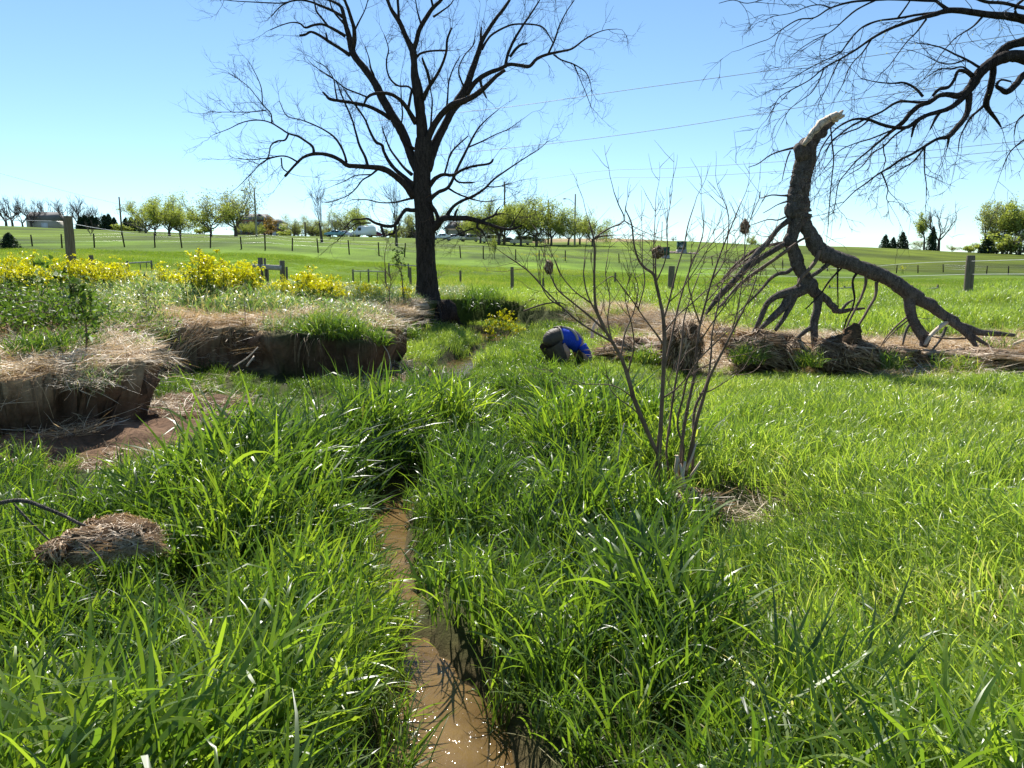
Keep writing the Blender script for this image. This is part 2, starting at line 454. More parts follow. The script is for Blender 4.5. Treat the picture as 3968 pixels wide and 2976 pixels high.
F = np.stack([idx[:-1, :-1], idx[:-1, 1:], idx[1:, 1:], idx[1:, :-1]], -1).reshape(-1, 4)
m, nt, bs, out = newmat('ground_soil_and_turf')
at = N(nt, 'ShaderNodeAttribute', attribute_name='tone', attribute_type='GEOMETRY')
tc = N(nt, 'ShaderNodeTexCoord')
nz = N(nt, 'ShaderNodeTexNoise'); nz.inputs['Scale'].default_value = 7; nz.inputs['Detail'].default_value = 9; nz.inputs['Roughness'].default_value = .7
nt.links.new(tc.outputs['Object'], nz.inputs[0])
nzb = N(nt, 'ShaderNodeTexNoise'); nzb.inputs['Scale'].default_value = .35; nzb.inputs['Detail'].default_value = 7; nzb.inputs['Roughness'].default_value = .7
nt.links.new(tc.outputs['Object'], nzb.inputs[0])
g = ramp(nt, nz.outputs[0], [(.25, (.45, .45, .45)), (.75, (1.5, 1.5, 1.5))])
g2 = ramp(nt, nzb.outputs[0], [(.3, (.72, .78, .6)), (.7, (1.25, 1.2, 1.3))])
c = mixc(nt, 1.0, at.outputs['Color'], g, 'MULTIPLY'); c = mixc(nt, 1.0, c, g2, 'MULTIPLY')
nt.links.new(c, bs.inputs['Base Color'])
bs.inputs['Roughness'].default_value = .95; bs.inputs['Specular IOR Level'].default_value = .1
bp = N(nt, 'ShaderNodeBump'); bp.inputs['Strength'].default_value = .8; bp.inputs['Distance'].default_value = .05
nt.links.new(nz.outputs[0], bp.inputs['Height']); nt.links.new(bp.outputs[0], bs.inputs['Normal'])
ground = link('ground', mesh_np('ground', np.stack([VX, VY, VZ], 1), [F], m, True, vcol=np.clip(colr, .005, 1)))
ground['kind'] = 'structure'

# ------------------------------------------------------------ stream water
m, nt, bs, out = newmat('muddy_water')
tc = N(nt, 'ShaderNodeTexCoord')
n0 = N(nt, 'ShaderNodeTexNoise'); n0.inputs['Scale'].default_value = 2.2; n0.inputs['Detail'].default_value = 5; n0.inputs['Distortion'].default_value = 1.2
nt.links.new(tc.outputs['Object'], n0.inputs[0])
nt.links.new(ramp(nt, n0.outputs[0], [(.3, (.085, .052, .02)), (.7, (.17, .11, .045))]), bs.inputs['Base Color'])
bs.inputs['Roughness'].default_value = .06; bs.inputs['IOR'].default_value = 1.33; bs.inputs['Specular IOR Level'].default_value = .5
mp = N(nt, 'ShaderNodeMapping'); mp.inputs['Scale'].default_value = (1, .7, 1); nt.links.new(tc.outputs['Object'], mp.inputs[0])
w1 = N(nt, 'ShaderNodeTexNoise'); w1.inputs['Scale'].default_value = 15; w1.inputs['Detail'].default_value = 4; w1.inputs['Roughness'].default_value = .6
w2 = N(nt, 'ShaderNodeTexNoise'); w2.inputs['Scale'].default_value = 6; w2.inputs['Detail'].default_value = 2
nt.links.new(mp.outputs[0], w1.inputs[0]); nt.links.new(mp.outputs[0], w2.inputs[0])
b1 = N(nt, 'ShaderNodeBump'); b1.inputs['Strength'].default_value = 1.0; b1.inputs['Distance'].default_value = .011
b2 = N(nt, 'ShaderNodeBump'); b2.inputs['Strength'].default_value = .4; b2.inputs['Distance'].default_value = .04
nt.links.new(w2.outputs[0], b2.inputs['Height']); nt.links.new(b2.outputs[0], b1.inputs['Normal']); nt.links.new(w1.outputs[0], b1.inputs['Height'])
nt.links.new(b1.outputs[0], bs.inputs['Normal'])
V = []; 
sp = catmull(STR, 5)
for i, (a, b, w) in enumerate(sp):
    d = sp[min(i + 1, len(sp) - 1)] - sp[max(i - 1, 0)]
    nn = np.array((-d[1], d[0])) / np.hypot(d[0], d[1])
    for s in np.linspace(-1, 1, 9):
        V.append((a + nn[0] * s * (w + .35), b + nn[1] * s * (w + .35), 0.0))
k = np.arange(len(sp) - 1)[:, None] * 9 + np.arange(8)[None]
F = np.stack([k, k + 9, k + 10, k + 1], -1).reshape(-1, 4)
water = link('stream_water', mesh_np('stream_water', V, [F], m, True)); water['kind'] = 'structure'

# ============================================================ GRASS
PROTO = {}
def blades(rng, n, spread, L, W, tilt, droop, base_h=(0, 0), seg=6, kink=.25, var=(0, 1), twist=.5, dirbias=None, flatz=0):
    """n curved leaves; returns V, F(quads), var"""
    K = seg + 1
    t = np.linspace(0, 1, K)
    r = spread * np.sqrt(rng.rand(n)); a = rng.rand(n) * 2 * math.pi
    bx = r * np.cos(a); by = r * np.sin(a); bz = rng.uniform(base_h[0], base_h[1] + 1e-6, n)
    az = rng.rand(n) * 2 * math.pi
    ln = rng.uniform(*L, n); wd = rng.uniform(*W, n)
    th0 = rng.uniform(*tilt, n); dr = rng.uniform(*droop, n)
    kk = (rng.rand(n) < kink); kp = rng.uniform(.45, .85, n); ka = rng.uniform(.9, 2.0, n)
    ang = th0[:, None] + dr[:, None] * t[None] ** 1.6 + np.where(kk[:, None], ka[:, None] * sstep(0, .12, t[None] - kp[:, None]), 0)
    ang = np.minimum(ang, 2.8)
    dl = ln[:, None] / seg
    hx = np.cumsum(np.sin(ang[:, :-1]) * dl, 1); hz = np.cumsum(np.cos(ang[:, :-1]) * dl, 1)
    hx = np.hstack([np.zeros((n, 1)), hx]); hz = np.hstack([np.zeros((n, 1)), hz])
    bend = rng.uniform(-.35, .35, n)[:, None] * t[None] ** 2 * ln[:, None]
    ca, sa = np.cos(az)[:, None], np.sin(az)[:, None]
    cx = bx[:, None] + hx * ca - bend * sa; cy = by[:, None] + hx * sa + bend * ca; cz = bz[:, None] + hz
    prof = np.interp(t, [0, .12, .4, .75, 1], [.45, .8, 1, .7, .02])
    tw = rng.uniform(-twist, twist, n)[:, None] + rng.uniform(-1.2, 1.2, n)[:, None] * t[None]
    w = wd[:, None] * prof[None] / 2
    # side vector: horizontal perpendicular, rolled by tw about the leaf's own line
    nx = np.cos(ang) * ca; ny = np.cos(ang) * sa; nz_ = -np.sin(ang)
    sx = -sa * np.cos(tw) + nx * np.sin(tw); sy = ca * np.cos(tw) + ny * np.sin(tw); sz_ = nz_ * np.sin(tw)
    Lf = np.stack([cx - sx * w, cy - sy * w, cz - sz_ * w], -1); Rt = np.stack([cx + sx * w, cy + sy * w, cz + sz_ * w], -1)
    V = np.stack([Lf, Rt], 2).reshape(-1, 3)
    k = (np.arange(n) * K * 2)[:, None] + (np.arange(seg) * 2)[None]
    F = np.stack([k, k + 1, k + 3, k + 2], -1).reshape(-1, 4)
    vv = rng.uniform(var[0], var[1], n); vr = np.repeat(vv, K * 2)
    tip = np.tile(np.repeat(t, 2), n)
    vr = vr + (tip > .93) * .2 * (rng.rand(n) < .3).repeat(K * 2)
    return V, F, vr
def join(parts):
    Vs, Fs, vs, n = [], [], [], 0
    for V, F, v in parts:
        Vs.append(V); Fs.append(F + n); vs.append(v); n += len(V)
    return np.concatenate(Vs), np.concatenate(Fs), np.concatenate(vs)
def proto(kind, i, parts, mat):
    V, F, v = join(parts)
    me = mesh_np('%s_tuft_%02d' % (kind, i), V, [F], mat, True, pvar=v)
    o = bpy.data.objects.new('%s_tuft_%02d' % (kind, i), me)
    if kind not in PROTO:
        PROTO[kind] = bpy.data.collections.new(kind + '_tufts')
    PROTO[kind].objects.link(o)
for i in range(14):
    g = RS(100 + i)
    proto('tall', i, [blades(g, 30, .18, (.34, .76), (.011, .023), (.0, .35), (.15, 1.1), kink=.3, var=(.05, .62)),
                      blades(g, 38, .19, (.18, .46), (.009, .019), (.3, 1.0), (.5, 1.5), (.04, .32), kink=.25, var=(.1, .75)),
                      blades(g, 14, .24, (.10, .3), (.005, .01), (.2, 1.2), (.2, 1.2), var=(.3, .8)),
                      blades(g, 2, .22, (.2, .4), (.004, .009), (.5, 1.3), (.3, 1.2), (0, .2), var=(1.0, 1.2))], M['grass_tall'])
for i in range(10):
    g = RS(200 + i)
    proto('mid', i, [blades(g, 66, .26, (.18, .42), (.006, .013), (.0, .5), (.2, 1.2), kink=.35, var=(.1, .85)),
                     blades(g, 34, .26, (.12, .26), (.005, .009), (.2, 1.0), (.3, 1.4), (.03, .2), kink=.2, var=(.2, .9)),
                     blades(g, 2, .26, (.2, .36), (.003, .007), (.4, 1.2), (.3, 1.2), (0, .1), var=(1.0, 1.2))], M['grass_sward'])
for i in range(8):
    g = RS(300 + i)
    proto('fine', i, [blades(g, 170, .5, (.08, .22), (.004, .008), (.0, .6), (.1, 1.2), seg=3, kink=.1, var=(.05, .85)),
                      blades(g, 8, .5, (.1, .2), (.004, .008), (.2, 1), (.1, 1.2), seg=3, var=(.95, 1.2))], M['grass_fine'])
for i in range(8):
    g = RS(400 + i)
    proto('weed', i, [blades(g, 40, .28, (.12, .34), (.006, .012), (.0, .6), (.2, 1.3), kink=.4, var=(.1, .8)),
                      blades(g, 50, .3, (.05, .12), (.008, .018), (.4, 1.4), (.2, 1.2), (.02, .26), seg=3, kink=0, var=(.2, 1.0)),
                      blades(g, 9, .28, (.2, .42), (.003, .006), (.0, .5), (.1, .8), var=(.9, 1.1))], M['grass_pale'])
for i in range(8):
    g = RS(500 + i)
    proto('straw', i, [blades(g, 70, .28, (.12, .42), (.003, .008), (1.25, 1.72), (-.35, .25), (.0, .07), kink=.1, var=(.1, 1.0)),
                       blades(g, 12, .28, (.1, .3), (.003, .006), (.5, 1.4), (-.2, .6), kink=.2, var=(.4, 1.0))], M['straw'])
def scatter(name, kind, x, y, scale, lean_x, lean_y, tint, label, cat, zoff=0.0, seed=1, z=None):
    g = RS(seed); n = len(x)
    if z is None: z = H(x, y)
    me = bpy.data.meshes.new(name)
    me.vertices.add(n)
    me.vertices.foreach_set('co', np.stack([x, y, z + zoff], 1).astype(np.float32).ravel())
    a = me.attributes.new('spin', 'FLOAT_VECTOR', 'POINT')
    rot = np.zeros((n, 3), np.float32)
    # lean: the tuft is spun about z, then tipped towards (lean_x, lean_y)
    spin = g.rand(n) * 6.283
    for i in range(n):
        l = math.hypot(lean_x[i], lean_y[i])
        mrot = Matrix.Rotation(l, 3, Vector((-lean_y[i], lean_x[i], 1e-6))) @ Matrix.Rotation(spin[i], 3, 'Z')
        rot[i] = mrot.to_euler()
    a.data.foreach_set('vector', rot.ravel())
    s = me.attributes.new('size', 'FLOAT', 'POINT'); s.data.foreach_set('value', np.asarray(scale, np.float32))
    s = me.attributes.new('tint', 'FLOAT', 'POINT'); s.data.foreach_set('value', np.asarray(tint, np.float32))
    o = link(name, me); tag(o, label, cat, kind='stuff')
    ng = bpy.data.node_groups.new(name + '_instances', 'GeometryNodeTree')
    ng.interface.new_socket('Geometry', in_out='INPUT', socket_type='NodeSocketGeometry')
    ng.interface.new_socket('Geometry', in_out='OUTPUT', socket_type='NodeSocketGeometry')
    gi = ng.nodes.new('NodeGroupInput'); go = ng.nodes.new('NodeGroupOutput')
    ci = ng.nodes.new('GeometryNodeCollectionInfo'); ci.inputs[0].default_value = PROTO[kind]
    ci.inputs['Separate Children'].default_value = True; ci.inputs['Reset Children'].default_value = True
    ip = ng.nodes.new('GeometryNodeInstanceOnPoints'); ip.inputs['Pick Instance'].default_value = True
    ri = ng.nodes.new('FunctionNodeRandomValue'); ri.data_type = 'INT'
    ri.inputs[4].default_value = 0; ri.inputs[5].default_value = len(PROTO[kind].objects) - 1
    na = ng.nodes.new('GeometryNodeInputNamedAttribute'); na.data_type = 'FLOAT_VECTOR'; na.inputs[0].default_value = 'spin'
    nb = ng.nodes.new('GeometryNodeInputNamedAttribute'); nb.data_type = 'FLOAT'; nb.inputs[0].default_value = 'size'
    e2r = ng.nodes.new('FunctionNodeEulerToRotation')
    L = ng.links.new
    L(gi.outputs[0], ip.inputs['Points']); L(ci.outputs[0], ip.inputs['Instance'])
    L(ri.outputs[2], ip.inputs['Instance Index'])
    L(na.outputs[0], e2r.inputs[0]); L(e2r.outputs[0], ip.inputs['Rotation'])
    L(nb.outputs[0], ip.inputs['Scale']); L(ip.outputs[0], go.inputs[0])
    md = o.modifiers.new('instances', 'NODES'); md.node_group = ng
    return o
def field(dens, y0, y1, half=lambda y: .85 * y + 1.5, seed=0, xr=None):
    """jittered points over the ground between depths y0 and y1"""
    g = RS(seed); s = 1 / math.sqrt(dens)
    X = []; Y = []
    yy = np.arange(y0, y1, s)
    for b in yy:
        h = half(b); a = np.arange(-h, h, s)
        X.append(a + g.rand(len(a)) * s); Y.append(b + g.rand(len(a)) * s)
    X = np.concatenate(X); Y = np.concatenate(Y)
    return X, Y
def leanfield(x, y, amp=.3, seed=60):
    lx = vnoise(x, y, 1.6, seed) * amp * 1.6 + vnoise(x, y, .5, seed + 1) * amp
    ly = vnoise(x, y, 1.6, seed + 2) * amp * 1.4 + vnoise(x, y, .5, seed + 3) * amp
    return lx, ly
# lush grass along the stream
def bare_v(x, y):
    v = ((x - 1.45) / .34) ** 2 + ((y - 4.66) / .22) ** 2 < 1          # straw at the shrub's foot
    return v
X, Y = field(34, .9, 12.8, seed=1)
sv = sdv(X, Y); ss = sds(X, Y)
lefty = sstep(-.5, -1.5, X)
keep = (sv > .12 + .42 * lefty * sstep(6.5, 8, Y)) & (ss > .0) & (mudzone(X, Y) < .02) & ~bare_v(X, Y)
keep &= ~((X > 1.2) & (RS(3).rand(len(X)) < sstep(.8, 1.6, X)))
X, Y, ss, sv = X[keep], Y[keep], ss[keep], sv[keep]
lx, ly = leanfield(X, Y, .28)
lx += np.where(X < -.5, .20, -.12) + np.where((ss < .5), np.where(X < -.3, .1, -.1), 0)
ly += -.05
sc = .88 + fbm(X, Y, 1.5, 70) * .8 + .14 * (RS(5).rand(len(X)) - .5)
sc *= 1 - np.where(X > -.3, .34, .48) * np.exp(-(ss / .3) ** 2)
sc *= 1 - .5 * sstep(6, 10.5, Y)
sc *= 1 - .55 * sstep(-1.9, -2.9, X) * sstep(3.7, 4.6, Y)
sc *= 1 - .28 * sstep(-.9, -1.6, X) * sstep(4.6, 5.6, Y)
sc *= 1 - .45 * np.exp(-((sv - .5) / .5) ** 2) * (X < -1)
sc = np.clip(sc, .3, 1.25)
ti = fbm(X, Y, 1.2, 71) * .3 - .05 + .1 * sstep(.3, 1.6, X) + .1 * (RS(6).rand(len(X)) - .5)
_bd = np.exp(-(((X + 2.05) / 1.0) ** 2 + ((Y - 3.3) / .75) ** 2)); sc *= 1 - .5 * _bd
# mounds: the grass grows in clumps whose outer leaves arch away from the middle
def clumps(x, y, s, seed):
    gx = np.floor(x / s); gy = np.floor(y / s); best = np.full(len(x), 1e9); ox_ = np.zeros(len(x)); oy_ = np.zeros(len(x)); hh = np.zeros(len(x))
    for i in (-1, 0, 1):
        for j in (-1, 0, 1):
            a = (gx + i).astype(int); b = (gy + j).astype(int)
            cx = (a + _LAT[(a + seed) % 256, (b * 3) % 256]) * s; cy = (b + _LAT[(a * 5 + 7) % 256, (b + seed) % 256]) * s
            d = np.hypot(x - cx, y - cy); m_ = d < best
            best = np.where(m_, d, best); ox_ = np.where(m_, x - cx, ox_); oy_ = np.where(m_, y - cy, oy_); hh = np.where(m_, _LAT[(a * 7 + b) % 256, (b * 11 + seed) % 256], hh)
    return best / s, ox_ / s, oy_ / s, hh
cd_, cx_, cy_, ch_ = clumps(X, Y, .62, 5)
lx += cx_ * .75; ly += cy_ * .75; sc *= 1.12 - .45 * sstep(.15, .65, cd_) + (ch_ - .5) * .3; ti += (ch_ - .5) * .16 - .05 * sstep(.3, .6, cd_)
_kp = ~((cd_ > .48) & (RS(21).rand(len(X)) < .45)); X, Y, sc, lx, ly, ti = [q[_kp] for q in (X, Y, sc, lx, ly, ti)]
_fs = np.exp(-(((X - 1.35) / .6) ** 2 + ((Y - 4.2) / .7) ** 2)); sc *= 1 - .6 * _fs
_fs = np.exp(-(((X - .95) / .9) ** 2 + ((Y - 10.9) / 1.2) ** 2)); sc *= 1 - .45 * _fs
_md = np.exp(-(((X - .5) / .6) ** 2 + ((Y - 3.3) / 1.1) ** 2)) + .8 * np.exp(-(((X + 1.5) / .8) ** 2 + ((Y - 5.6) / .8) ** 2)); sc *= 1 + .3 * _md; ti -= .07 * _md
sc = np.clip(sc, .2, 1.3)
scatter('tall_grass', 'tall', X, Y, sc, lx, ly, ti, 'lush dark green long-bladed grass crowding both sides of the muddy stream', 'grass', seed=11)
# the paler sward on the right
X, Y = field(30, .9, 12.5, seed=2)
sv = sdv(X, Y); ss = sds(X, Y)
keep = (sv > .55) & (RS(4).rand(len(X)) < sstep(.6, 1.4, X)) & ~bare_v(X, Y)
X, Y = X[keep], Y[keep]
lx, ly = leanfield(X, Y, .3, 80)
lx += -.28 * sstep(5, 3, Y) - .05; ly += .02
sc = np.clip(.84 + fbm(X, Y, 1.5, 81) * .35 + .3 * sstep(4.5, 2, Y) - .46 * sstep(6.5, 10, Y), .3, 1.4)
cd_, cx_, cy_, ch_ = clumps(X, Y, .5, 9)
lx += cx_ * .4; ly += cy_ * .4; sc *= 1.06 - .22 * sstep(.15, .65, cd_)
_fs = np.exp(-(((X - 1.45) / .6) ** 2 + ((Y - 4.2) / .7) ** 2)); sc *= 1 - .55 * _fs
ti = .02 + fbm(X, Y, 1.0, 82) * .25 + .1 * (RS(7).rand(len(X)) - .5)
scatter('sward_grass', 'mid', X, Y, sc, lx, ly, ti, 'bright yellow-green dense grass covering the flat ground right of the shrub', 'grass', seed=12)
# valley floor further back
X, Y = field(12, 12.5, 21.5, seed=3)
sv = sdv(X, Y); ss = sds(X, Y)
keep = (sv > .15) & (np.hypot(X + 1.9, (Y - 20.0) * .8) > .9) & (ss > .0) & (X < 3)
X, Y = X[keep], Y[keep]
lx, ly = leanfield(X, Y, .3, 84)
scatter('valley_grass', 'mid', X, Y, np.clip(.62 + fbm(X, Y, 1.5, 85) * .7, .3, 1.3), lx, ly, .05 + fbm(X, Y, 1.5, 86) * .3, 'green tufted grass filling the stream bed between the person and the big tree', 'grass', seed=13)
# bank tops
X, Y = field(13, 4.5, 27, seed=4)
sv = sdv(X, Y); zz = strawzone(X, Y)
keep = (sv < -.12) & (RS(8).rand(len(X)) > zz * .93) & (np.hypot(X + 2.2, Y - 20.6) > .9)
X, Y = X[keep], Y[keep]
lx, ly = leanfield(X, Y, .3, 88)
left = X < -1.5
for nm, kd, msk, lab in (('bank_weeds', 'weed', left, 'pale green weeds and grass on top of the left bank'),
                         ('far_bank_grass', 'mid', ~left, 'green grass on the rise behind the fallen trunk and the straw')):
    a, b = X[msk], Y[msk]
    scatter(nm, kd, a, b, np.clip((1.1 if kd == 'weed' else .8) + fbm(a, b, 1.6, 90) * .8, .45, 1.8), lx[msk], ly[msk],
            (.12 if kd == 'weed' else .0) + fbm(a, b, 1.3, 91) * .3, lab, 'grass', seed=14)
# pasture
X, Y = field(4.0, 21, 62, half=lambda y: .8 * y + 3, seed=5)
keep = (sdv(X, Y) < -.3)
dn = np.clip(1.3 - (Y - 22) / 60, .3, 1)
keep &= RS(9).rand(len(X)) < dn
X, Y = X[keep], Y[keep]
lx, ly = leanfield(X, Y, .15, 93)
scatter('pasture_grass', 'fine', X, Y, np.clip(.85 + fbm(X, Y, 5, 94) * .8, .4, 1.5), lx, ly, .08 + fbm(X, Y, 6, 95) * .3, 'short bright green pasture grass beyond the big tree', 'grass', seed=15)
# straw
X, Y = field(26, 4.5, 21, seed=6)
zz = strawzone(X, Y)
keep = (RS(10).rand(len(X)) < zz * 1.05)
X, Y = X[keep], Y[keep]
lx, ly = leanfield(X, Y, .25, 97)
sl = sdv(X, Y)
scatter('straw_litter', 'straw', X, Y, np.clip(1.1 + fbm(X, Y, 1.2, 98) * .5, .7, 1.6), lx, ly, fbm(X, Y, .9, 99) * .4, 'flattened dry straw left by a flood along the top of the banks', 'dry grass', zoff=.02, seed=16)
# thin straw and roots on the mud, at the shrub's foot and among the grass
X, Y = field(9, 1.2, 11, seed=7)
keep = ((mudzone(X, Y) > .0) & (sdv(X, Y) > .1) & (vnoise(X, Y, .6, 103) > -.15) & (RS(11).rand(len(X)) < .6)) | (bare_v(X, Y)) | ((vnoise(X, Y, .8, 100) > .36) & (sdv(X, Y) > .2) & (sds(X, Y) > .1))
X, Y = X[keep], Y[keep]
lx, ly = leanfield(X, Y, .15, 101)
scatter('mud_straw', 'straw', X, Y, np.full(len(X), .7), lx, ly, -.1 + fbm(X, Y, .6, 102) * .3, 'scattered dead stalks on the bare mud and among the grass stems', 'dry grass', zoff=.01, seed=17)

# roots and dead grass hanging over the lip of the eroded bank
g = RS(115); V = []; n = 0; var = []
for (ax, ay), (bx, by) in zip(LIP[:-1], LIP[1:]):
    if ax > -1.5 or ay > 19 or ay < 4: continue
    L = math.hypot(bx - ax, by - ay); nx, ny = (by - ay) / L, -(bx - ax) / L
    for k in range(int(L * 150)):
        t = g.rand()
        if vnoise(t * L + ax * 3, ay * 2, .22, 61) < .02 + .2 * g.rand(): continue
        x0 = ax + (bx - ax) * t; y0 = ay + (by - ay) * t
        s0 = float(sdv(np.array([x0]), np.array([y0]))[0]); x0 -= nx * s0; y0 -= ny * s0
        hz0 = float(plateau(np.array([x0]), np.array([y0]))[0]) + g.uniform(-.06, .03)
        o_ = g.uniform(-.05, .1); ln = g.uniform(.08, .45) * (1 if g.rand() < .8 else 1.5); out_ = g.uniform(.05, .22); dx = g.normal(0, .09); w = g.uniform(.002, .006)
        tx, ty = (bx - ax) / L, (by - ay) / L
        for i in range(5):
            u = i / 4; px = x0 + nx * (o_ + out_ * (1 - (1 - u) ** 2)) + tx * dx * u; py = y0 + ny * (o_ + out_ * (1 - (1 - u) ** 2)) + ty * dx * u
            pz = hz0 + .03 * math.sin(u * 3) - ln * u ** 1.7; ww = w * (1 - .6 * u)
            V += [(px - tx * ww, py - ty * ww, pz), (px + tx * ww, py + ty * ww, pz + .001)]
        var.append(g.rand())
n = len(var); V = np.array(V)
k = (np.arange(n) * 10)[:, None] + (np.arange(4) * 2)[None]
F = np.stack([k, k + 1, k + 3, k + 2], -1).reshape(-1, 4)
M['root'] = leafmat('hanging_roots', [(0, (.07, .04, .022)), (.6, (.24, .15, .08)), (1, (.5, .38, .22))], trans_tint=(1, .8, .5), trans=.1, rough=.7, spec=.2, inst=False, tmul=1.0)
o = link('hanging_roots', mesh_np('hanging_roots', V, [F], M['root'], False, pvar=np.repeat(var, 10)))
tag(o, 'fringe of roots and dead grass hanging over the brown face of the eroded left bank', 'roots', kind='stuff')

# straw matted over the very lip, leaning out over the drop
g = RS(116); lxs = []; 
for (ax, ay), (bx, by) in zip(LIP[:-1], LIP[1:]):
    if ax > -1.5 or ay > 19 or ay < 4: continue
    L = math.hypot(bx - ax, by - ay); nx, ny = (by - ay) / L, -(bx - ax) / L
    for k in range(int(L * 44)):
        t = g.rand(); x0 = ax + (bx - ax) * t; y0 = ay + (by - ay) * t
        s0 = float(sdv(np.array([x0]), np.array([y0]))[0]); q_ = g.uniform(-.26, .05)
        x0 -= nx * (s0 - q_); y0 -= ny * (s0 - q_)
        if vnoise(x0, y0, .45, 62) < -.02 + .1 * g.rand(): continue
        lxs.append((x0, y0, nx, ny, float(plateau(np.array([x0]), np.array([y0]))[0]) + g.uniform(-.08, .03), g.uniform(.35, .85), g.uniform(.3, .9)))
A = np.array(lxs); m_ = RS(117).rand(len(A)) < .3 + .5 * (vnoise(A[:, 0], A[:, 1], .8, 63) > .05)
scatter('lip_straw', 'straw', A[~m_, 0], A[~m_, 1], A[~m_, 5], A[~m_, 2] * A[~m_, 6], A[~m_, 3] * A[~m_, 6], fbm(A[~m_, 0], A[~m_, 1], .5, 118) * .5 - .1, 'matted straw drooping over the very edge of the left bank', 'dry grass', seed=18, z=A[~m_, 4])
scatter('lip_grass', 'weed', A[m_, 0], A[m_, 1], A[m_, 5] * .9, A[m_, 2] * A[m_, 6], A[m_, 3] * A[m_, 6], fbm(A[m_, 0], A[m_, 1], .5, 119) * .5, 'green tufts sprouting from the very edge of the left bank', 'grass', seed=19, z=A[m_, 4] - .05)
# ============================================================ TREES TRACED LIMB BY LIMB
class Traced:
    def __init__(s, conv, Y0, amp=.5, seed=0, tocam=0.0):
        s.conv = conv; s.Y0 = Y0; s.rng = RS(seed); s.px = []; s.amp = amp; s.limbs = []; s.tocam = tocam
    def limb(s, pts, slope=None, dep=None, end=None):
        """pts: (x, y, r) in the crop's pixels; the limb starts where it meets an older one"""
        q = [s.conv(p[0], p[1]) for p in pts]
        k = s.conv(1, 0)[0] - s.conv(0, 0)[0]
        r = [p[2] * k for p in pts]
        if dep is None:
            if s.px:
                A = np.array(s.px)
                d2 = (A[:, 0] - q[0][0]) ** 2 + (A[:, 1] - q[0][1]) ** 2
                d0 = A[d2.argmin(), 2]
            else: d0 = s.Y0
        else: d0 = dep
        sl = slope if slope is not None else s.rng.uniform(-s.amp, s.amp)
        Q = catmull([(a, b, c) for (a, b), c in zip(q, r)], 4)
        arc = np.concatenate([[0], np.cumsum(np.hypot(*(Q[1:, :2] - Q[:-1, :2]).T))])
        dd = d0 + sl * arc * d0 / FS
        W = []
        for (u, v, rr), Yd in zip(Q, dd):
            W.append(P(u, v, Yd)); s.px.append((u, v, Yd))
        W = np.array(W); rad = np.maximum(Q[:, 2], .5) * dd / FS
        s.limbs.append((W, rad))
        return W, rad
def twig(mb, p, d, L, r, lvl, g, up=.0, seg=5, wob=.35, sub=(3, 6), sides=3, var=0.0, buds=None):
    pts = [p]; d = d / (np.linalg.norm(d) + 1e-9)
    for i in range(seg):
        d = d + g.normal(0, wob, 3) * .55 + np.array((0, 0, up))
        d = d / np.linalg.norm(d)
        pts.append(pts[-1] + d * L / seg)
    pts = np.array(pts)
    mb.tube(pts, np.linspace(r, r * .35, seg + 1), sides, cap=False)
    if lvl > 0:
        n = g.randint(*sub)
        for _ in range(n):
            k = g.uniform(.2, .95) * seg
            i = min(int(k), seg - 1); f = k - i
            q = pts[i] * (1 - f) + pts[i + 1] * f
            t = pts[i + 1] - pts[i]; t /= np.linalg.norm(t)
            s = np.cross(t, g.normal(0, 1, 3)); s /= np.linalg.norm(s) + 1e-9
            a = g.uniform(.45, 1.05)
            twig(mb, q, t * math.cos(a) + s * math.sin(a), L * g.uniform(.4, .75), max(r * .6, .002), lvl - 1, g, up, max(3, seg - 1), wob, sub, sides, var, buds)
    elif buds is not None:
        buds.append(pts[-1])
def dress(mb, limbs, g, per_m, L, r, lvl=2, up=.05, maxr=1e9, start=.2, spread=(.4, 1.1), sub=(3, 6), wob=.35, flat=1.0, buds=None, minr=0.0):
    for W, rad in limbs:
        seglen = np.linalg.norm(W[1:] - W[:-1], axis=1); tot = seglen.sum()
        cum = np.concatenate([[0], np.cumsum(seglen)])
        n = g.poisson(per_m * tot * (1 - start)) + 1
        for _ in range(n):
            k = g.uniform(start, 1.0) * tot
            i = min(np.searchsorted(cum, k) - 1, len(W) - 2); i = max(i, 0)
            if rad[i] > maxr or rad[i] < minr: continue
            f = (k - cum[i]) / (seglen[i] + 1e-9)
            p = W[i] * (1 - f) + W[i + 1] * f
            t = (W[i + 1] - W[i]) / (seglen[i] + 1e-9)
            s = np.cross(t, g.normal(0, 1, 3)); s /= np.linalg.norm(s) + 1e-9
            s[1] *= flat
            a = g.uniform(*spread)
            ll = L * g.uniform(.5, 1.4) * (.7 + .3 * (1 - k / tot))
            twig(mb, p, t * math.cos(a) + s * math.sin(a), ll, min(r, rad[i] * .6 + .002), lvl, g, up, 6, wob, sub, buds=buds)
        # the tip goes on as a twig
        t = W[-1] - W[-2]
        if rad[-1] < .03 * 1.2 and rad[-1] < maxr:
            twig(mb, W[-1], t, L * 1.0, min(r, rad[-1]), lvl, g, up, 6, wob, sub, buds=buds)

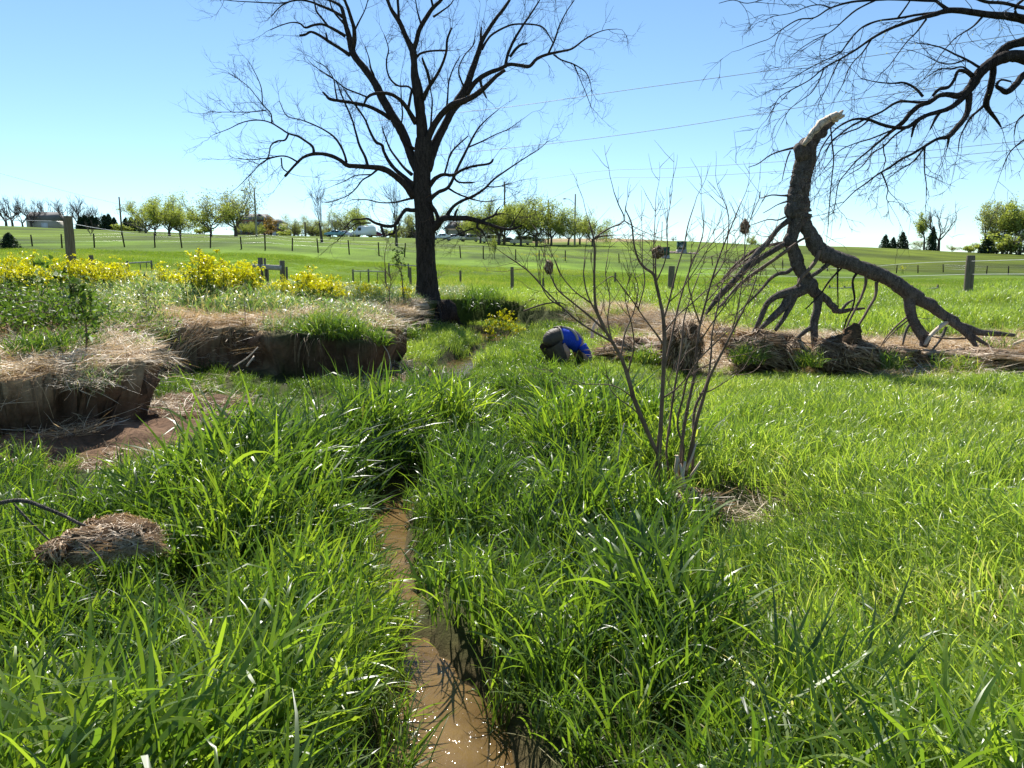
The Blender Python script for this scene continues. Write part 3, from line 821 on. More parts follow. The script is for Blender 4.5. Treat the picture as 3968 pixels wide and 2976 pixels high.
# ------------------------------------------------------------ the big bare tree in the middle
T = Traced(cT, 21.0, .55, 5)
trunk = T.limb([(1188, 1655, 78), (1184, 1600, 70), (1182, 1540, 60), (1180, 1480, 55), (1175, 1400, 51), (1173, 1300, 50), (1172, 1200, 52), (1160, 1080, 48), (1155, 1000, 46), (1156, 900, 45), (1162, 800, 46), (1163, 740, 40)], 0)
tl = [
 ([(1160, 760, 34), (1150, 650, 28), (1140, 560, 27), (1130, 480, 27), (1115, 400, 21), (1112, 330, 17), (1105, 270, 19), (1075, 210, 13), (1040, 130, 12), (1020, 95, 12), (990, 50, 9), (970, 0, 8), (950, -60, 6), (930, -140, 4)], .05),
 ([(1105, 275, 15), (1125, 220, 12), (1140, 160, 12), (1180, 90, 11), (1215, 40, 10), (1260, -5, 8), (1290, -80, 6), (1300, -160, 4)], -.3),
 ([(1030, 110, 8), (1028, 50, 7), (1025, 0, 7), (1030, -60, 5), (1040, -120, 3)], .4),
 ([(1215, 40, 7), (1205, 0, 6), (1190, -60, 4), (1180, -120, 3)], .3),
 ([(1155, 925, 36), (1120, 880, 28), (1095, 830, 23), (1075, 770, 24), (1045, 700, 25), (1015, 650, 24), (985, 600, 22), (945, 530, 22), (905, 450, 20), (850, 370, 18), (800, 310, 17), (778, 265, 17), (765, 200, 15), (745, 130, 12), (730, 60, 10), (715, 30, 8), (670, 5, 6), (600, -20, 5), (540, -60, 3)], .25),
 ([(782, 262, 14), (792, 215, 12), (790, 150, 10), (775, 100, 9), (760, 50, 8), (740, 0, 7), (725, -60, 6), (715, -130, 4)], -.3),
 ([(728, 90, 9), (700, 70, 7), (660, 50, 7), (610, 30, 6), (560, 10, 5), (500, 0, 4), (440, 10, 4), (390, 40, 3), (350, 85, 2.5)], .2),
 ([(745, 195, 9), (715, 175, 8), (670, 150, 7), (620, 130, 6), (570, 135, 6), (530, 148, 5), (500, 125, 4), (455, 120, 3), (400, 135, 2.5), (340, 160, 2)], -.3),
 ([(655, 145, 6), (620, 100, 5), (590, 60, 5), (578, 10, 4), (560, -50, 3)], .3),
 ([(560, 10, 4), (500, -5, 4), (420, 15, 3), (340, 15, 3), (240, 10, 2.5), (150, 5, 2), (60, -5, 1.5)], .2),
 ([(770, 297, 11), (720, 262, 8), (660, 225, 8), (610, 192, 7), (560, 170, 6), (530, 185, 6), (498, 190, 6)], -.3),
 ([(650, 220, 6), (645, 200, 5), (640, 175, 4)], 0),
 ([(1122, 660, 15), (1098, 618, 13), (1062, 562, 11), (1020, 522, 9), (970, 500, 9), (900, 502, 8), (862, 522, 7), (845, 555, 5)], -.6),
 ([(860, 520, 5), (800, 495, 4), (740, 470, 3.5), (690, 430, 3), (640, 400, 2.5)], .3),
 ([(985, 635, 12), (925, 596, 10), (860, 567, 9), (780, 550, 8), (715, 540, 8), (660, 530, 8), (640, 510, 6), (622, 493, 5)], -.5),
 ([(700, 535, 5), (690, 480, 4), (680, 420, 3), (640, 360, 2.5), (590, 330, 2)], .2),
 ([(1120, 1050, 30), (1065, 990, 19), (1010, 942, 16), (950, 905, 16), (880, 895, 13), (800, 890, 12), (755, 885, 12), (720, 860, 10), (670, 835, 10), (620, 824, 9), (570, 825, 9), (520, 842, 7), (490, 868, 7), (455, 905, 6), (420, 945, 7)], -.35),
 ([(576, 822, 8), (568, 785, 7), (530, 755, 6), (490, 730, 6), (440, 715, 5), (400, 690, 4.5), (350, 660, 4), (300, 645, 3.5), (240, 645, 3), (180, 660, 2.5), (120, 690, 2), (40, 720, 1.5)], .3),
 ([(350, 660, 4), (345, 610, 3), (310, 570, 3), (270, 520, 2.5), (220, 460, 2), (150, 410, 1.5)], .2),
 ([(320, 590, 3), (230, 600, 2.5), (150, 600, 2), (20, 600, 1.5)], .2),
 ([(300, 560, 3), (295, 480, 2.5), (275, 420, 2), (250, 370, 1.5)], -.2),
 ([(440, 715, 5), (420, 750, 4.5), (380, 755, 4), (345, 780, 3.5), (330, 840, 3), (290, 880, 2), (230, 860, 2)], .2),
 ([(490, 868, 5), (430, 838, 4), (370, 840, 4), (300, 868, 3), (240, 930, 2.5), (170, 1000, 1.5)], -.3),
 ([(360, 842, 4), (300, 850, 3), (240, 855, 2.5), (170, 850, 2)], .2),
 ([(400, 845, 4), (408, 900, 3.5), (440, 925, 3)], .1),
 ([(750, 868, 8), (740, 830, 6), (718, 780, 6), (680, 730, 5), (620, 690, 4), (560, 662, 4), (500, 640, 3), (430, 620, 2.5), (390, 540, 2)], .35),
 ([(865, 893, 9), (850, 840, 8), (820, 780, 7), (800, 710, 6), (780, 640, 5), (750, 570, 5), (720, 500, 4), (690, 430, 3), (600, 370, 2), (550, 330, 1.5)], .4),
 ([(1115, 995, 16), (1062, 950, 11), (1010, 905, 10), (975, 860, 9), (950, 812, 8), (940, 778, 8), (905, 757, 7), (870, 690, 6), (850, 640, 5), (810, 580, 5), (780, 540, 4), (740, 480, 3)], .2),
 ([(1100, 935, 10), (1060, 900, 7), (1020, 850, 6), (985, 800, 5), (960, 740, 4), (940, 680, 3)], .5),
 ([(925, 900, 7), (880, 938, 5), (835, 965, 4), (800, 1010, 3.5), (760, 1045, 3), (700, 1070, 2.5), (640, 1085, 2)], -.4),
 ([(880, 935, 4), (800, 940, 3), (740, 970, 2.5), (690, 990, 2)], -.2),
 ([(1100, 1062, 7), (1060, 1072, 6), (1000, 1085, 4), (930, 1085, 3.5), (860, 1070, 3), (780, 1070, 2)], -.5),
 ([(1160, 1128, 12), (1100, 1126, 11), (1068, 1124, 11), (1045, 1150, 9), (1022, 1188, 10), (1005, 1208, 9), (970, 1212, 9), (930, 1203, 8), (895, 1190, 7), (865, 1172, 6), (820, 1175, 4), (780, 1180, 3.5), (735, 1230, 2)], -.4),
 ([(880, 1195, 5), (840, 1195, 4), (800, 1200, 3), (740, 1250, 2.5), (700, 1290, 2)], -.3),
 ([(935, 1212, 8), (945, 1240, 8), (955, 1266, 8)], 0),
 ([(955, 1264, 6), (985, 1255, 6), (1005, 1245, 7), (1010, 1205, 6)], 0),
 ([(1190, 1240, 24), (1225, 1215, 22), (1248, 1185, 19), (1280, 1167, 16), (1330, 1170, 14), (1400, 1170, 13), (1460, 1185, 12), (1510, 1200, 9), (1570, 1220, 8), (1630, 1228, 7), (1690, 1208, 5)], -.35),
 ([(1285, 1165, 12), (1300, 1135, 10), (1330, 1100, 8), (1370, 1075, 8), (1430, 1050, 7), (1490, 1010, 6), (1540, 960, 5), (1610, 910, 4), (1700, 850, 3), (1780, 800, 2), (1830, 755, 1.5)], .2),
 ([(1330, 1165, 9), (1335, 1140, 7), (1345, 1120, 5)], .2),
 ([(1245, 1185, 12), (1228, 1135, 10), (1200, 1095, 10)], 0),
 ([(1465, 1185, 8), (1510, 1168, 7), (1545, 1150, 6), (1555, 1130, 4), (1570, 1110, 3)], .3),
 ([(1545, 1150, 5), (1580, 1145, 4), (1620, 1148, 2)], .3),
 ([(1455, 1190, 7), (1450, 1220, 7), (1470, 1230, 6), (1490, 1260, 4), (1500, 1290, 2)], -.3),
 ([(1430, 1225, 5), (1380, 1240, 4), (1320, 1265, 3), (1270, 1280, 2)], -.4),
 ([(1620, 1228, 4), (1650, 1180, 3), (1690, 1120, 2)], .2),
 ([(1185, 1085, 17), (1205, 1060, 12), (1245, 1028, 10), (1290, 1008, 9), (1320, 960, 8), (1345, 900, 7), (1370, 850, 7), (1400, 790, 6), (1430, 730, 5), (1455, 690, 4), (1500, 640, 3), (1560, 590, 2)], .3),
 ([(1185, 1005, 17), (1205, 980, 13), (1230, 953, 11), (1270, 935, 9), (1320, 938, 8), (1370, 910, 7), (1430, 890, 6), (1500, 880, 6), (1525, 870, 6), (1536, 852, 5)], -.3),
 ([(1320, 940, 6), (1350, 975, 5), (1430, 977, 4)], .2),
 ([(1275, 935, 6), (1290, 880, 5), (1310, 820, 5), (1350, 775, 4), (1400, 730, 3)], .3),
 ([(1295, 1008, 6), (1350, 1040, 5), (1420, 1065, 4), (1490, 1080, 3), (1560, 1070, 2)], -.3),
 ([(1400, 790, 5), (1470, 760, 4), (1550, 720, 3), (1620, 690, 2.5), (1690, 640, 1.5)], .2),
 ([(1500, 1000, 4), (1560, 1000, 3), (1640, 980, 2)], -.2),
 ([(1175, 905, 36), (1200, 835, 28), (1218, 790, 25), (1240, 740, 23), (1272, 680, 20), (1312, 600, 20), (1350, 540, 24), (1390, 470, 20), (1415, 400, 17), (1440, 330, 15), (1460, 270, 13), (1475, 220, 11), (1510, 160, 10), (1550, 100, 9), (1590, 50, 8), (1620, 5, 7), (1650, -50, 5), (1680, -120, 3)], .25),
 ([(1170, 770, 26), (1195, 720, 18), (1225, 660, 17), (1270, 600, 16), (1320, 560, 16), (1380, 540, 16), (1440, 510, 14), (1500, 460, 12), (1550, 410, 10), (1600, 375, 8)], -.25),
 ([(1390, 510, 15), (1430, 450, 13), (1470, 415, 12), (1520, 387, 11), (1570, 370, 10), (1620, 345, 9), (1680, 350, 9), (1730, 355, 9), (1770, 315, 8), (1830, 290, 7), (1900, 275, 6), (1960, 260, 5), (2020, 215, 4), (2080, 180, 3), (2140, 160, 2), (2200, 155, 1.5)], -.3),
 ([(1600, 360, 9), (1612, 300, 8), (1640, 230, 7), (1680, 160, 6), (1720, 100, 5), (1760, 40, 4), (1790, -10, 3), (1820, -80, 2)], .3),
 ([(1830, 290, 6), (1865, 215, 5), (1890, 140, 4), (1930, 60, 3), (1970, 0, 2.5), (2000, -60, 2)], -.3),
 ([(1625, 305, 7), (1655, 265, 7), (1685, 240, 6), (1720, 232, 5)], -.2),
 ([(1475, 265, 7), (1500, 220, 6), (1530, 185, 6), (1590, 150, 5), (1650, 130, 4.5), (1740, 130, 4), (1800, 145, 4), (1835, 190, 3), (1860, 240, 2)], .3),
 ([(1472, 225, 8), (1470, 190, 7), (1473, 145, 4)], 0),
 ([(1860, 292, 5), (1900, 320, 4), (1970, 345, 3.5), (2030, 385, 3), (2055, 440, 2), (2065, 500, 1.5)], -.2),
 ([(1970, 345, 3), (2000, 420, 2), (2030, 490, 2), (2060, 570, 1.5)], -.3),
 ([(1465, 425, 8), (1478, 475, 7), (1500, 525, 4)], -.3),
 ([(1160, 530, 15), (1190, 470, 10), (1230, 410, 8), (1265, 340, 7), (1285, 275, 6), (1290, 210, 6), (1315, 148, 4)], -.5),
 ([(1200, 460, 8), (1185, 390, 8), (1168, 345, 7), (1155, 308, 5)], -.2),
 ([(1120, 310, 9), (1150, 285, 6), (1210, 272, 5), (1285, 270, 5)], .4),
 ([(1200, 690, 6), (1205, 620, 5), (1210, 540, 4), (1200, 470, 3), (1215, 400, 2)], .4),
 ([(1285, 600, 7), (1292, 520, 5), (1300, 430, 4), (1330, 350, 3), (1360, 300, 2)], .4),
 ([(1080, 590, 8), (1092, 520, 7), (1098, 480, 6), (1075, 462, 5), (1030, 460, 5), (990, 430, 5), (968, 380, 4.5), (965, 320, 4), (975, 260, 3), (950, 180, 2)], .5),
 ([(1120, 800, 8), (1060, 760, 5), (1040, 700, 4), (1050, 620, 4), (1045, 540, 3), (1040, 440, 2)], -.6),
 ([(900, 440, 7), (895, 400, 6), (880, 365, 5), (870, 310, 3), (850, 250, 2)], -.4),
 ([(1380, 470, 6), (1350, 380, 4), (1380, 300, 3), (1430, 240, 3), (1440, 170, 2)], -.5),
 ([(1215, 90, 6), (1260, 60, 4), (1310, 20, 3), (1340, -40, 2)], -.3),
 ([(1150, 130, 6), (1130, 60, 4), (1120, 0, 3), (1105, -60, 2)], .4),
 ([(790, 170, 6), (820, 110, 4), (850, 50, 3), (870, -20, 2)], -.4),
 ([(740, 130, 6), (680, 60, 4), (660, 0, 3), (650, -60, 2)], -.5),
]
for pts, sl in tl: T.limb(pts, sl)
bx, by = trunk[0][0][0], trunk[0][0][1]
BT = empty('bare_tree', (bx, by, .75), 'tall dark leafless tree on the stream bank in the middle, broad crown of bare limbs', 'tree')
def rel(limb, org): return limb[0] - np.array(org), limb[1]
org = np.array((bx, by, .75))
mb = MB(org)
tp, trad = trunk
low = np.array([(bx + .02, by - .05, -.1), (bx, by - .03, .35)])
mb.tube(np.vstack([low, tp]), np.concatenate([[trad[0] * 1.15, trad[0] * 1.08], trad]), 22, rough=.08, seed=3, cap=False)
mb.build('trunk', M['bark'], BT, True)
g = RS(31)
for k in range(9):
    a = k * .7 + .2; L = g.uniform(.5, 1.0)
    s = np.array((math.cos(a), math.sin(a), 0))
    b0 = np.array((bx, by, .95)) + s * .12
    pts = [b0, b0 + s * .3 + (0, 0, -.25)]
    q = np.array((bx, by, 0)) + s * (.55 + L * .5); pts.append(np.array((q[0], q[1], max(Hs(q[0], q[1]) + .02, .02))))
    q2 = q + s * L * .5 + g.normal(0, .1, 3); pts.append(np.array((q2[0], q2[1], max(Hs(q2[0], q2[1]) - .05, -.05))))
    mb = MB(org); mb.tube(catmull(pts, 4), np.linspace(.15, .03, 13), 8, rough=.15, seed=k)
    mb.build('root', M['bark'], BT, True)
for W, rad in T.limbs[1:]:
    mb = MB(org); mb.tube(W, rad, 9 if rad[0] > .05 else 6, rough=.12, seed=len(W)); mb.build('branch', M['bark'], BT, True)
mb = MB(org); g = RS(32)
dress(mb, T.limbs[1:], g, 4.2, .8, .0068, 2, .06, .13, .12, sub=(2, 5), wob=.34)
o = mb.build('twigs', M['bark'], BT, False); o['kind'] = 'stuff'
mb = MB(org)
for _ in range(26):
    k = g.randint(4, len(tp) - 2); p = tp[k] + g.normal(0, .05, 3)
    a = g.uniform(0, 6.28); twig(mb, p, np.array((math.cos(a), math.sin(a) - .6, g.uniform(-.2, .5))), g.uniform(.25, .7), .006, 1, g, .03)
o = mb.build('trunk_shoots', M['twig'], BT, False); o['kind'] = 'stuff'

# ------------------------------------------------------------ the overhanging tree on the right
T = Traced(cR, 7.2, .3, 9)
rl = [
 ([(2330, 470, 42), (2290, 400, 40), (2212, 357, 36), (2130, 350, 34), (2060, 370, 34), (2000, 400, 32), (1940, 450, 30), (1900, 510, 28), (1860, 570, 24), (1800, 600, 18), (1740, 592, 15), (1680, 600, 13), (1620, 640, 13), (1560, 660, 14), (1500, 710, 14), (1460, 760, 13), (1410, 800, 11), (1350, 850, 7), (1280, 910, 6), (1220, 960, 5), (1160, 1010, 4), (1100, 1080, 3), (1050, 1150, 3), (1030, 1270, 2)], 0),
 ([(2340, 170, 30), (2212, 120, 24), (2100, 100, 21), (1980, 90, 19), (1850, 70, 17), (1740, 65, 16), (1650, 90, 13), (1560, 115, 11), (1450, 150, 9), (1350, 190, 8), (1260, 240, 7), (1160, 310, 6), (1060, 370, 5), (960, 425, 4), (870, 500, 3), (760, 560, 3), (680, 610, 2), (640, 680, 2), (600, 750, 1.5)], -.2),
 ([(1740, 62, 11), (1680, 20, 9), (1620, -30, 8), (1560, -90, 6)], .2),
 ([(1720, 75, 9), (1560, 90, 7), (1420, 115, 6), (1300, 130, 5), (1200, 170, 5), (1120, 250, 4), (1060, 330, 4), (960, 380, 3), (860, 430, 2.5), (780, 480, 2), (690, 540, 1.5)], .2),
 ([(1660, 5, 8), (1400, -5, 7), (1280, 0, 6), (1130, 12, 6), (1000, 50, 5), (900, 110, 4), (800, 122, 3.5), (700, 180, 3), (620, 240, 2), (560, 262, 1.8), (470, 295, 1.5)], -.1),
 ([(1280, 2, 6), (1220, 30, 5), (1150, 70, 5), (1080, 130, 4), (1000, 200, 3), (900, 250, 2.5), (820, 300, 2), (760, 350, 1.5)], -.2),
 ([(1000, 50, 4), (940, 30, 3), (860, 40, 2.5), (760, 80, 2), (650, 100, 1.5)], 0),
 ([(1850, -40, 9), (1970, 10, 9), (2080, 18, 9), (2212, 50, 10), (2330, 80, 12)], .1),
 ([(2250, -30, 8), (2170, 30, 8), (2160, 80, 7), (2200, 110, 8)], 0),
 ([(2340, 290, 36), (2260, 255, 30), (2190, 265, 25), (2110, 290, 24), (2060, 330, 24), (2020, 385, 24)], .1),
 ([(1870, 570, 21), (1800, 640, 16), (1740, 680, 15), (1680, 700, 14), (1610, 720, 13), (1550, 750, 12), (1480, 797, 11), (1400, 798, 10), (1320, 780, 9), (1240, 750, 8), (1160, 745, 7), (1090, 770, 6), (1020, 820, 4), (960, 900, 4), (930, 960, 3), (900, 1040, 2.5), (880, 1100, 2)], -.15),
 ([(1620, 640, 10), (1540, 640, 8), (1440, 635, 8), (1380, 660, 7), (1320, 700, 6), (1220, 745, 6), (1130, 790, 5), (1050, 850, 4), (1000, 900, 3), (970, 960, 2)], .25),
 ([(1870, 590, 19), (1862, 680, 17), (1840, 740, 16), (1790, 800, 15), (1740, 855, 14), (1670, 870, 9), (1600, 910, 8), (1520, 960, 7), (1440, 1000, 7), (1370, 1050, 6), (1300, 1090, 5), (1220, 1150, 4), (1150, 1200, 3), (1080, 1270, 2)], -.25),
 ([(1742, 850, 10), (1738, 890, 6), (1732, 925, 3)], 0),
 ([(1560, 748, 8), (1525, 790, 8), (1508, 858, 5)], -.2), ([(1690, 700, 8), (1660, 740, 8), (1624, 812, 4)], -.2),
 ([(2022, 400, 18), (2015, 480, 18), (2000, 560, 18), (1975, 650, 17), (2000, 700, 12), (2040, 750, 9), (2070, 797, 4)], .2),
 ([(1972, 650, 9), (1930, 690, 7), (1880, 735, 6), (1840, 800, 4), (1810, 870, 3), (1800, 950, 2)], .1),
 ([(1890, 475, 15), (1850, 450, 10), (1800, 445, 10), (1775, 500, 9), (1740, 545, 10), (1680, 560, 10), (1640, 600, 9)], .1),
 ([(2330, 420, 24), (2212, 470, 20), (2170, 520, 18), (2110, 575, 18), (2070, 560, 12), (2040, 535, 10), (2070, 500, 6), (2130, 510, 5)], -.3),
 ([(1580, 605, 9), (1530, 552, 7), (1460, 518, 6), (1380, 522, 4), (1280, 512, 3), (1190, 490, 2)], .25),
 ([(1930, 420, 8), (1850, 372, 6), (1780, 340, 5), (1700, 300, 4), (1620, 280, 3), (1540, 270, 2)], .3),
 ([(1850, 372, 5), (1760, 400, 4), (1680, 390, 3), (1600, 350, 2)], .3),
 ([(1900, 470, 6), (1830, 420, 5), (1760, 430, 4), (1690, 430, 3), (1620, 470, 2)], .4),
 ([(1590, 925, 6), (1588, 1000, 4), (1590, 1080, 3), (1600, 1150, 2.5), (1600, 1230, 2)], -.1),
 ([(1320, 1080, 5), (1345, 1140, 4), (1360, 1190, 3), (1350, 1240, 2), (1365, 1270, 1.5)], -.1),
 ([(1000, 790, 4), (1010, 900, 4), (1020, 1000, 3.5), (1010, 1100, 3), (1000, 1200, 3), (992, 1300, 2.5), (985, 1420, 2)], 0),
 ([(1330, 900, 4), (1335, 960, 3), (1345, 1000, 2.5), (1330, 1060, 2)], 0),
 ([(1420, 115, 6), (1460, 60, 5), (1500, 0, 4), (1530, -60, 3)], 0),
 ([(1960, 95, 7), (1900, 160, 5), (1840, 200, 4), (1780, 240, 3), (1700, 330, 2.5), (1640, 420, 2), (1580, 500, 1.5)], -.3),
 ([(1600, 120, 6), (1540, 200, 4), (1480, 260, 3), (1420, 340, 2.5), (1360, 420, 2), (1290, 480, 1.5)], -.3),
 ([(1260, 240, 5), (1200, 330, 4), (1150, 380, 3), (1110, 440, 3), (1080, 520, 2), (1040, 600, 1.5)], -.1),
 ([(1060, 370, 4), (1020, 450, 3), (980, 540, 2.5), (930, 640, 1.8)], 0),
 ([(960, 425, 4), (930, 500, 3), (880, 580, 2.5), (800, 640, 2), (740, 690, 1.8), (690, 780, 1.5)], .1),
 ([(1240, 750, 5), (1180, 800, 4), (1100, 830, 4), (1020, 870, 3), (960, 960, 2)], .3),
 ([(1480, 797, 6), (1400, 850, 5), (1330, 920, 4), (1260, 960, 3), (1200, 1040, 2.5), (1120, 1090, 2)], -.3),
 ([(1420, 800, 6), (1350, 830, 5), (1250, 870, 4), (1150, 900, 3), (1050, 950, 2.5), (960, 1060, 2)], .35),
 ([(1600, 910, 5), (1520, 1010, 4), (1440, 1060, 3), (1370, 1110, 2)], -.2),
 ([(2340, 640, 10), (2240, 700, 6), (2170, 760, 4), (2150, 850, 2)], 0),
 ([(2330, 800, 8), (2250, 850, 5), (2180, 900, 4), (2120, 960, 3), (2080, 1050, 2)], 0),
 ([(300, 20, 1.5), (390, 0, 2), (480, 20, 2), (600, -10, 2.5), (760, -60, 4)], 0),
]
for pts, sl in rl: T.limb(pts, sl)
ox, oy = 6.9, 7.6; oz = Hs(ox, oy)
org = np.array((ox, oy, oz))
OT = empty('overhanging_tree', org, 'bare spreading tree whose crooked limbs reach in from the right edge over the meadow', 'tree')
mb = MB(org)
mb.tube(catmull([(ox, oy, oz - .2), (ox + .05, oy, oz + .8), (ox - .1, oy - .05, 3.2), (ox, oy - .1, 5.2), (ox + .3, oy, 7.5)], 6), np.linspace(.42, .2, 25), 20, rough=.1, seed=4)
mb.build('trunk', M['bark_log'], OT, True)
for k in (0, 1, 9, 19, 7, 38, 39):
    W, rad = T.limbs[k]
    q = W[0] if k != 7 else W[-1]; rr = rad[0] if k != 7 else rad[-1]
    e_ = np.array((ox - .05, oy - .05, min(q[2] + (.0 if k not in (38, 39) else .6) - .3, 6)))
    mb = MB(org); mb.tube(catmull([q, (q + e_) / 2 + np.array((0, 0, .12)), e_], 5), np.linspace(rr, rr * 1.6, 11), 10, rough=.1)
    mb.build('branch', M['bark'], OT, True)
for W, rad in T.limbs:
    mb = MB(org); mb.tube(W, rad * 1.0 + .0005, 10 if rad[0] > .04 else 6, rough=.16, seed=len(W)); mb.build('branch', M['bark'], OT, True)
mb = MB(org); g = RS(42); buds = []
dress(mb, T.limbs, g, 4.8, .38, .0034, 2, -.03, .05, .12, spread=(.3, .9), sub=(2, 4), wob=.28, flat=.6, buds=buds)
o = mb.build('twigs', M['bark'], OT, False); o['kind'] = 'stuff'
B = np.array(buds); B = B[(g.rand(len(B)) < .35) & (B[:, 0] > 3.2) & (B[:, 2] > 3.2)]
n = len(B)
q = g.normal(0, .007, (n, 4, 3)) + B[:, None, :] - org
link('buds', mesh_np('buds', q.reshape(-1, 3), [np.arange(n * 4).reshape(n, 4)], M['treeleaf_b'], pvar=np.repeat(g.rand(n), 4)), OT)['kind'] = 'stuff'

# ------------------------------------------------------------ the snapped, fallen willow on the right
T = Traced(cB, 11.0, .3, 13)
bl = [
 ([(556, 76, 9), (520, 104, 15), (485, 136, 21), (442, 178, 31), (402, 216, 44), (368, 256, 58), (345, 300, 63), (332, 370, 65), (318, 450, 66), (302, 530, 69), (308, 600, 70), (300, 660, 66), (285, 720, 48), (264, 800, 43), (270, 880, 42), (290, 950, 42), (320, 1020, 42), (350, 1080, 43), (385, 1125, 44), (430, 1170, 34), (490, 1212, 24), (530, 1260, 22), (570, 1275, 16), (640, 1262, 12), (712, 1255, 6)], 0, 'trunk', 'bark_log'),
 ([(318, 640, 50), (345, 710, 48), (375, 800, 47), (420, 880, 54), (500, 940, 54), (600, 972, 50), (700, 1010, 48), (800, 1052, 48), (900, 1110, 48), (1000, 1165, 48), (1080, 1215, 42), (1150, 1270, 34), (1250, 1330, 28), (1330, 1375, 26), (1420, 1402, 24), (1520, 1410, 18), (1640, 1420, 10)], -.03, 'trunk', 'bark_log'),
 ([(985, 1165, 36), (990, 1260, 31), (1010, 1330, 30), (1050, 1400, 32), (1080, 1440, 34), (1070, 1490, 22)], -.1, 'branch', 'bark_log'),
 ([(1145, 1275, 22), (1210, 1315, 23), (1290, 1372, 22), (1350, 1425, 20), (1400, 1495, 12)], -.15, 'branch', 'bark_log'),
 ([(1320, 1385, 14), (1400, 1440, 13), (1500, 1502, 7)], -.15, 'branch', 'bark_log'),
 ([(1225, 1335, 14), (1170, 1372, 13), (1110, 1430, 12), (1080, 1480, 9)], -.4, 'branch', 'woodpale'),
 ([(1212, 1370, 9), (1180, 1440, 8), (1120, 1520, 6)], -.3, 'branch', 'bark_log'),
 ([(370, 1115, 42), (300, 1150, 38), (230, 1165, 30), (180, 1177, 21), (120, 1220, 17), (90, 1280, 17), (60, 1350, 15), (20, 1430, 10)], -.1, 'branch', 'bark_log'),
 ([(255, 1165, 28), (220, 1240, 24), (150, 1310, 20), (60, 1395, 12)], -.3, 'branch', 'bark_log'),
 ([(300, 1150, 20), (265, 1230, 17), (220, 1310, 15), (165, 1390, 11)], -.2, 'branch', 'bark_log'),
 ([(430, 1170, 28), (422, 1260, 25), (402, 1340, 25), (405, 1430, 22), (412, 1550, 18)], -.15, 'branch', 'bark_log'),
 ([(400, 1365, 16), (340, 1402, 14), (280, 1460, 9)], -.1, 'branch', 'bark_log'),
 ([(500, 975, 14), (430, 1030, 13), (365, 1070, 12)], -.15, 'branch', 'bark_log'),
 ([(425, 812, 16), (440, 870, 15), (420, 950, 13), (370, 1020, 12), (325, 1068, 11), (300, 1120, 8)], -.4, 'branch', 'twig'),
 ([(300, 698, 13), (255, 712, 16), (230, 730, 17), (180, 770, 15), (120, 850, 16), (60, 910, 18), (0, 985, 17), (-90, 1085, 15), (-170, 1165, 14), (-240, 1260, 11)], -.25, 'branch', 'bark_log'),
 ([(240, 860, 16), (200, 872, 18), (130, 915, 17), (50, 965, 17), (-30, 1030, 16), (-100, 1110, 14), (-180, 1190, 13), (-260, 1290, 9)], -.3, 'branch', 'bark_log'),
 ([(235, 850, 10), (160, 862, 9), (60, 890, 9), (-20, 940, 9), (-90, 1000, 8), (-160, 1080, 6)], -.1, 'branch', 'twig'),
 ([(290, 870, 6), (200, 930, 8), (100, 1000, 9), (0, 1070, 8), (-100, 1160, 7), (-190, 1260, 6)], -.4, 'branch', 'twig'),
 ([(430, 818, 6), (340, 828, 7), (260, 880, 8), (150, 960, 8), (30, 1040, 7), (-80, 1130, 6), (-160, 1240, 5)], -.5, 'branch', 'twig'),
 ([(270, 1010, 13), (235, 1035, 13), (180, 1045, 11), (130, 1080, 10), (80, 1140, 8), (20, 1200, 6), (-60, 1280, 4)], -.3, 'branch', 'bark_log'),
 ([(60, 910, 9), (0, 950, 7), (-80, 1010, 6), (-180, 1100, 5)], .1, 'branch', 'twig'),
 ([(280, 272, 8), (200, 292, 5), (130, 320, 4), (60, 370, 3), (0, 392, 2)], -.2, 'branch', 'bark_log'),
 ([(258, 290, 5), (238, 340, 4), (220, 410, 3), (206, 475, 2)], 0, 'branch', 'bark_log'),
 ([(240, 565, 8), (200, 565, 5), (140, 562, 4), (70, 580, 3), (75, 540, 1.5)], -.2, 'branch', 'bark_log'),
 ([(240, 600, 6), (180, 620, 3), (130, 650, 2.5), (90, 672, 2)], -.2, 'branch', 'bark_log'),
 ([(240, 690, 6), (180, 715, 4), (120, 712, 3), (20, 745, 2)], -.2, 'branch', 'bark_log'),
 ([(570, 1010, 6), (520, 1060, 6), (480, 1110, 6), (440, 1170, 5), (350, 1260, 4)], -.2, 'branch', 'bark'),
 ([(668, 1035, 9), (640, 1080, 7), (642, 1130, 7), (650, 1200, 6), (630, 1270, 5), (600, 1330, 5), (570, 1440, 3)], -.2, 'branch', 'bark'),
 ([(712, 1025, 10), (720, 1095, 9), (690, 1190, 8), (650, 1270, 7), (615, 1340, 6), (600, 1380, 4)], -.25, 'branch', 'twig'),
 ([(785, 1095, 11), (778, 1180, 9), (740, 1250, 8), (700, 1320, 8), (655, 1385, 6)], -.3, 'branch', 'twig'),
 ([(548, 1000, 6), (546, 1090, 5), (548, 1170, 4), (550, 1260, 3)], -.3, 'branch', 'bark'),
 ([(975, 1305, 6), (900, 1370, 5), (840, 1440, 4), (800, 1510, 3)], -.2, 'branch', 'twig'),
 ([(998, 1340, 9), (965, 1395, 8), (945, 1480, 5)], -.2, 'branch', 'bark_log'),
 ([(975, 1330, 5), (880, 1410, 4), (830, 1470, 3)], -.3, 'branch', 'twig'),
 ([(565, 1275, 9), (600, 1230, 9), (640, 1205, 5)], .1, 'branch', 'bark_log'),
 ([(1330, 1440, 6), (1200, 1440, 5), (1090, 1420, 3)], -.2, 'branch', 'twig'),
 ([(1590, 1500, 10), (1640, 1470, 10), (1720, 1440, 8)], 0, 'branch', 'woodpale'),
]
org = P(*cB(1060, 1500), 10.9); org[2] = Hs(org[0], org[1])
WT = empty('fallen_willow', org, 'snapped grey tree trunk leaning in an arch, its limbs propped on heaps of straw', 'fallen tree')
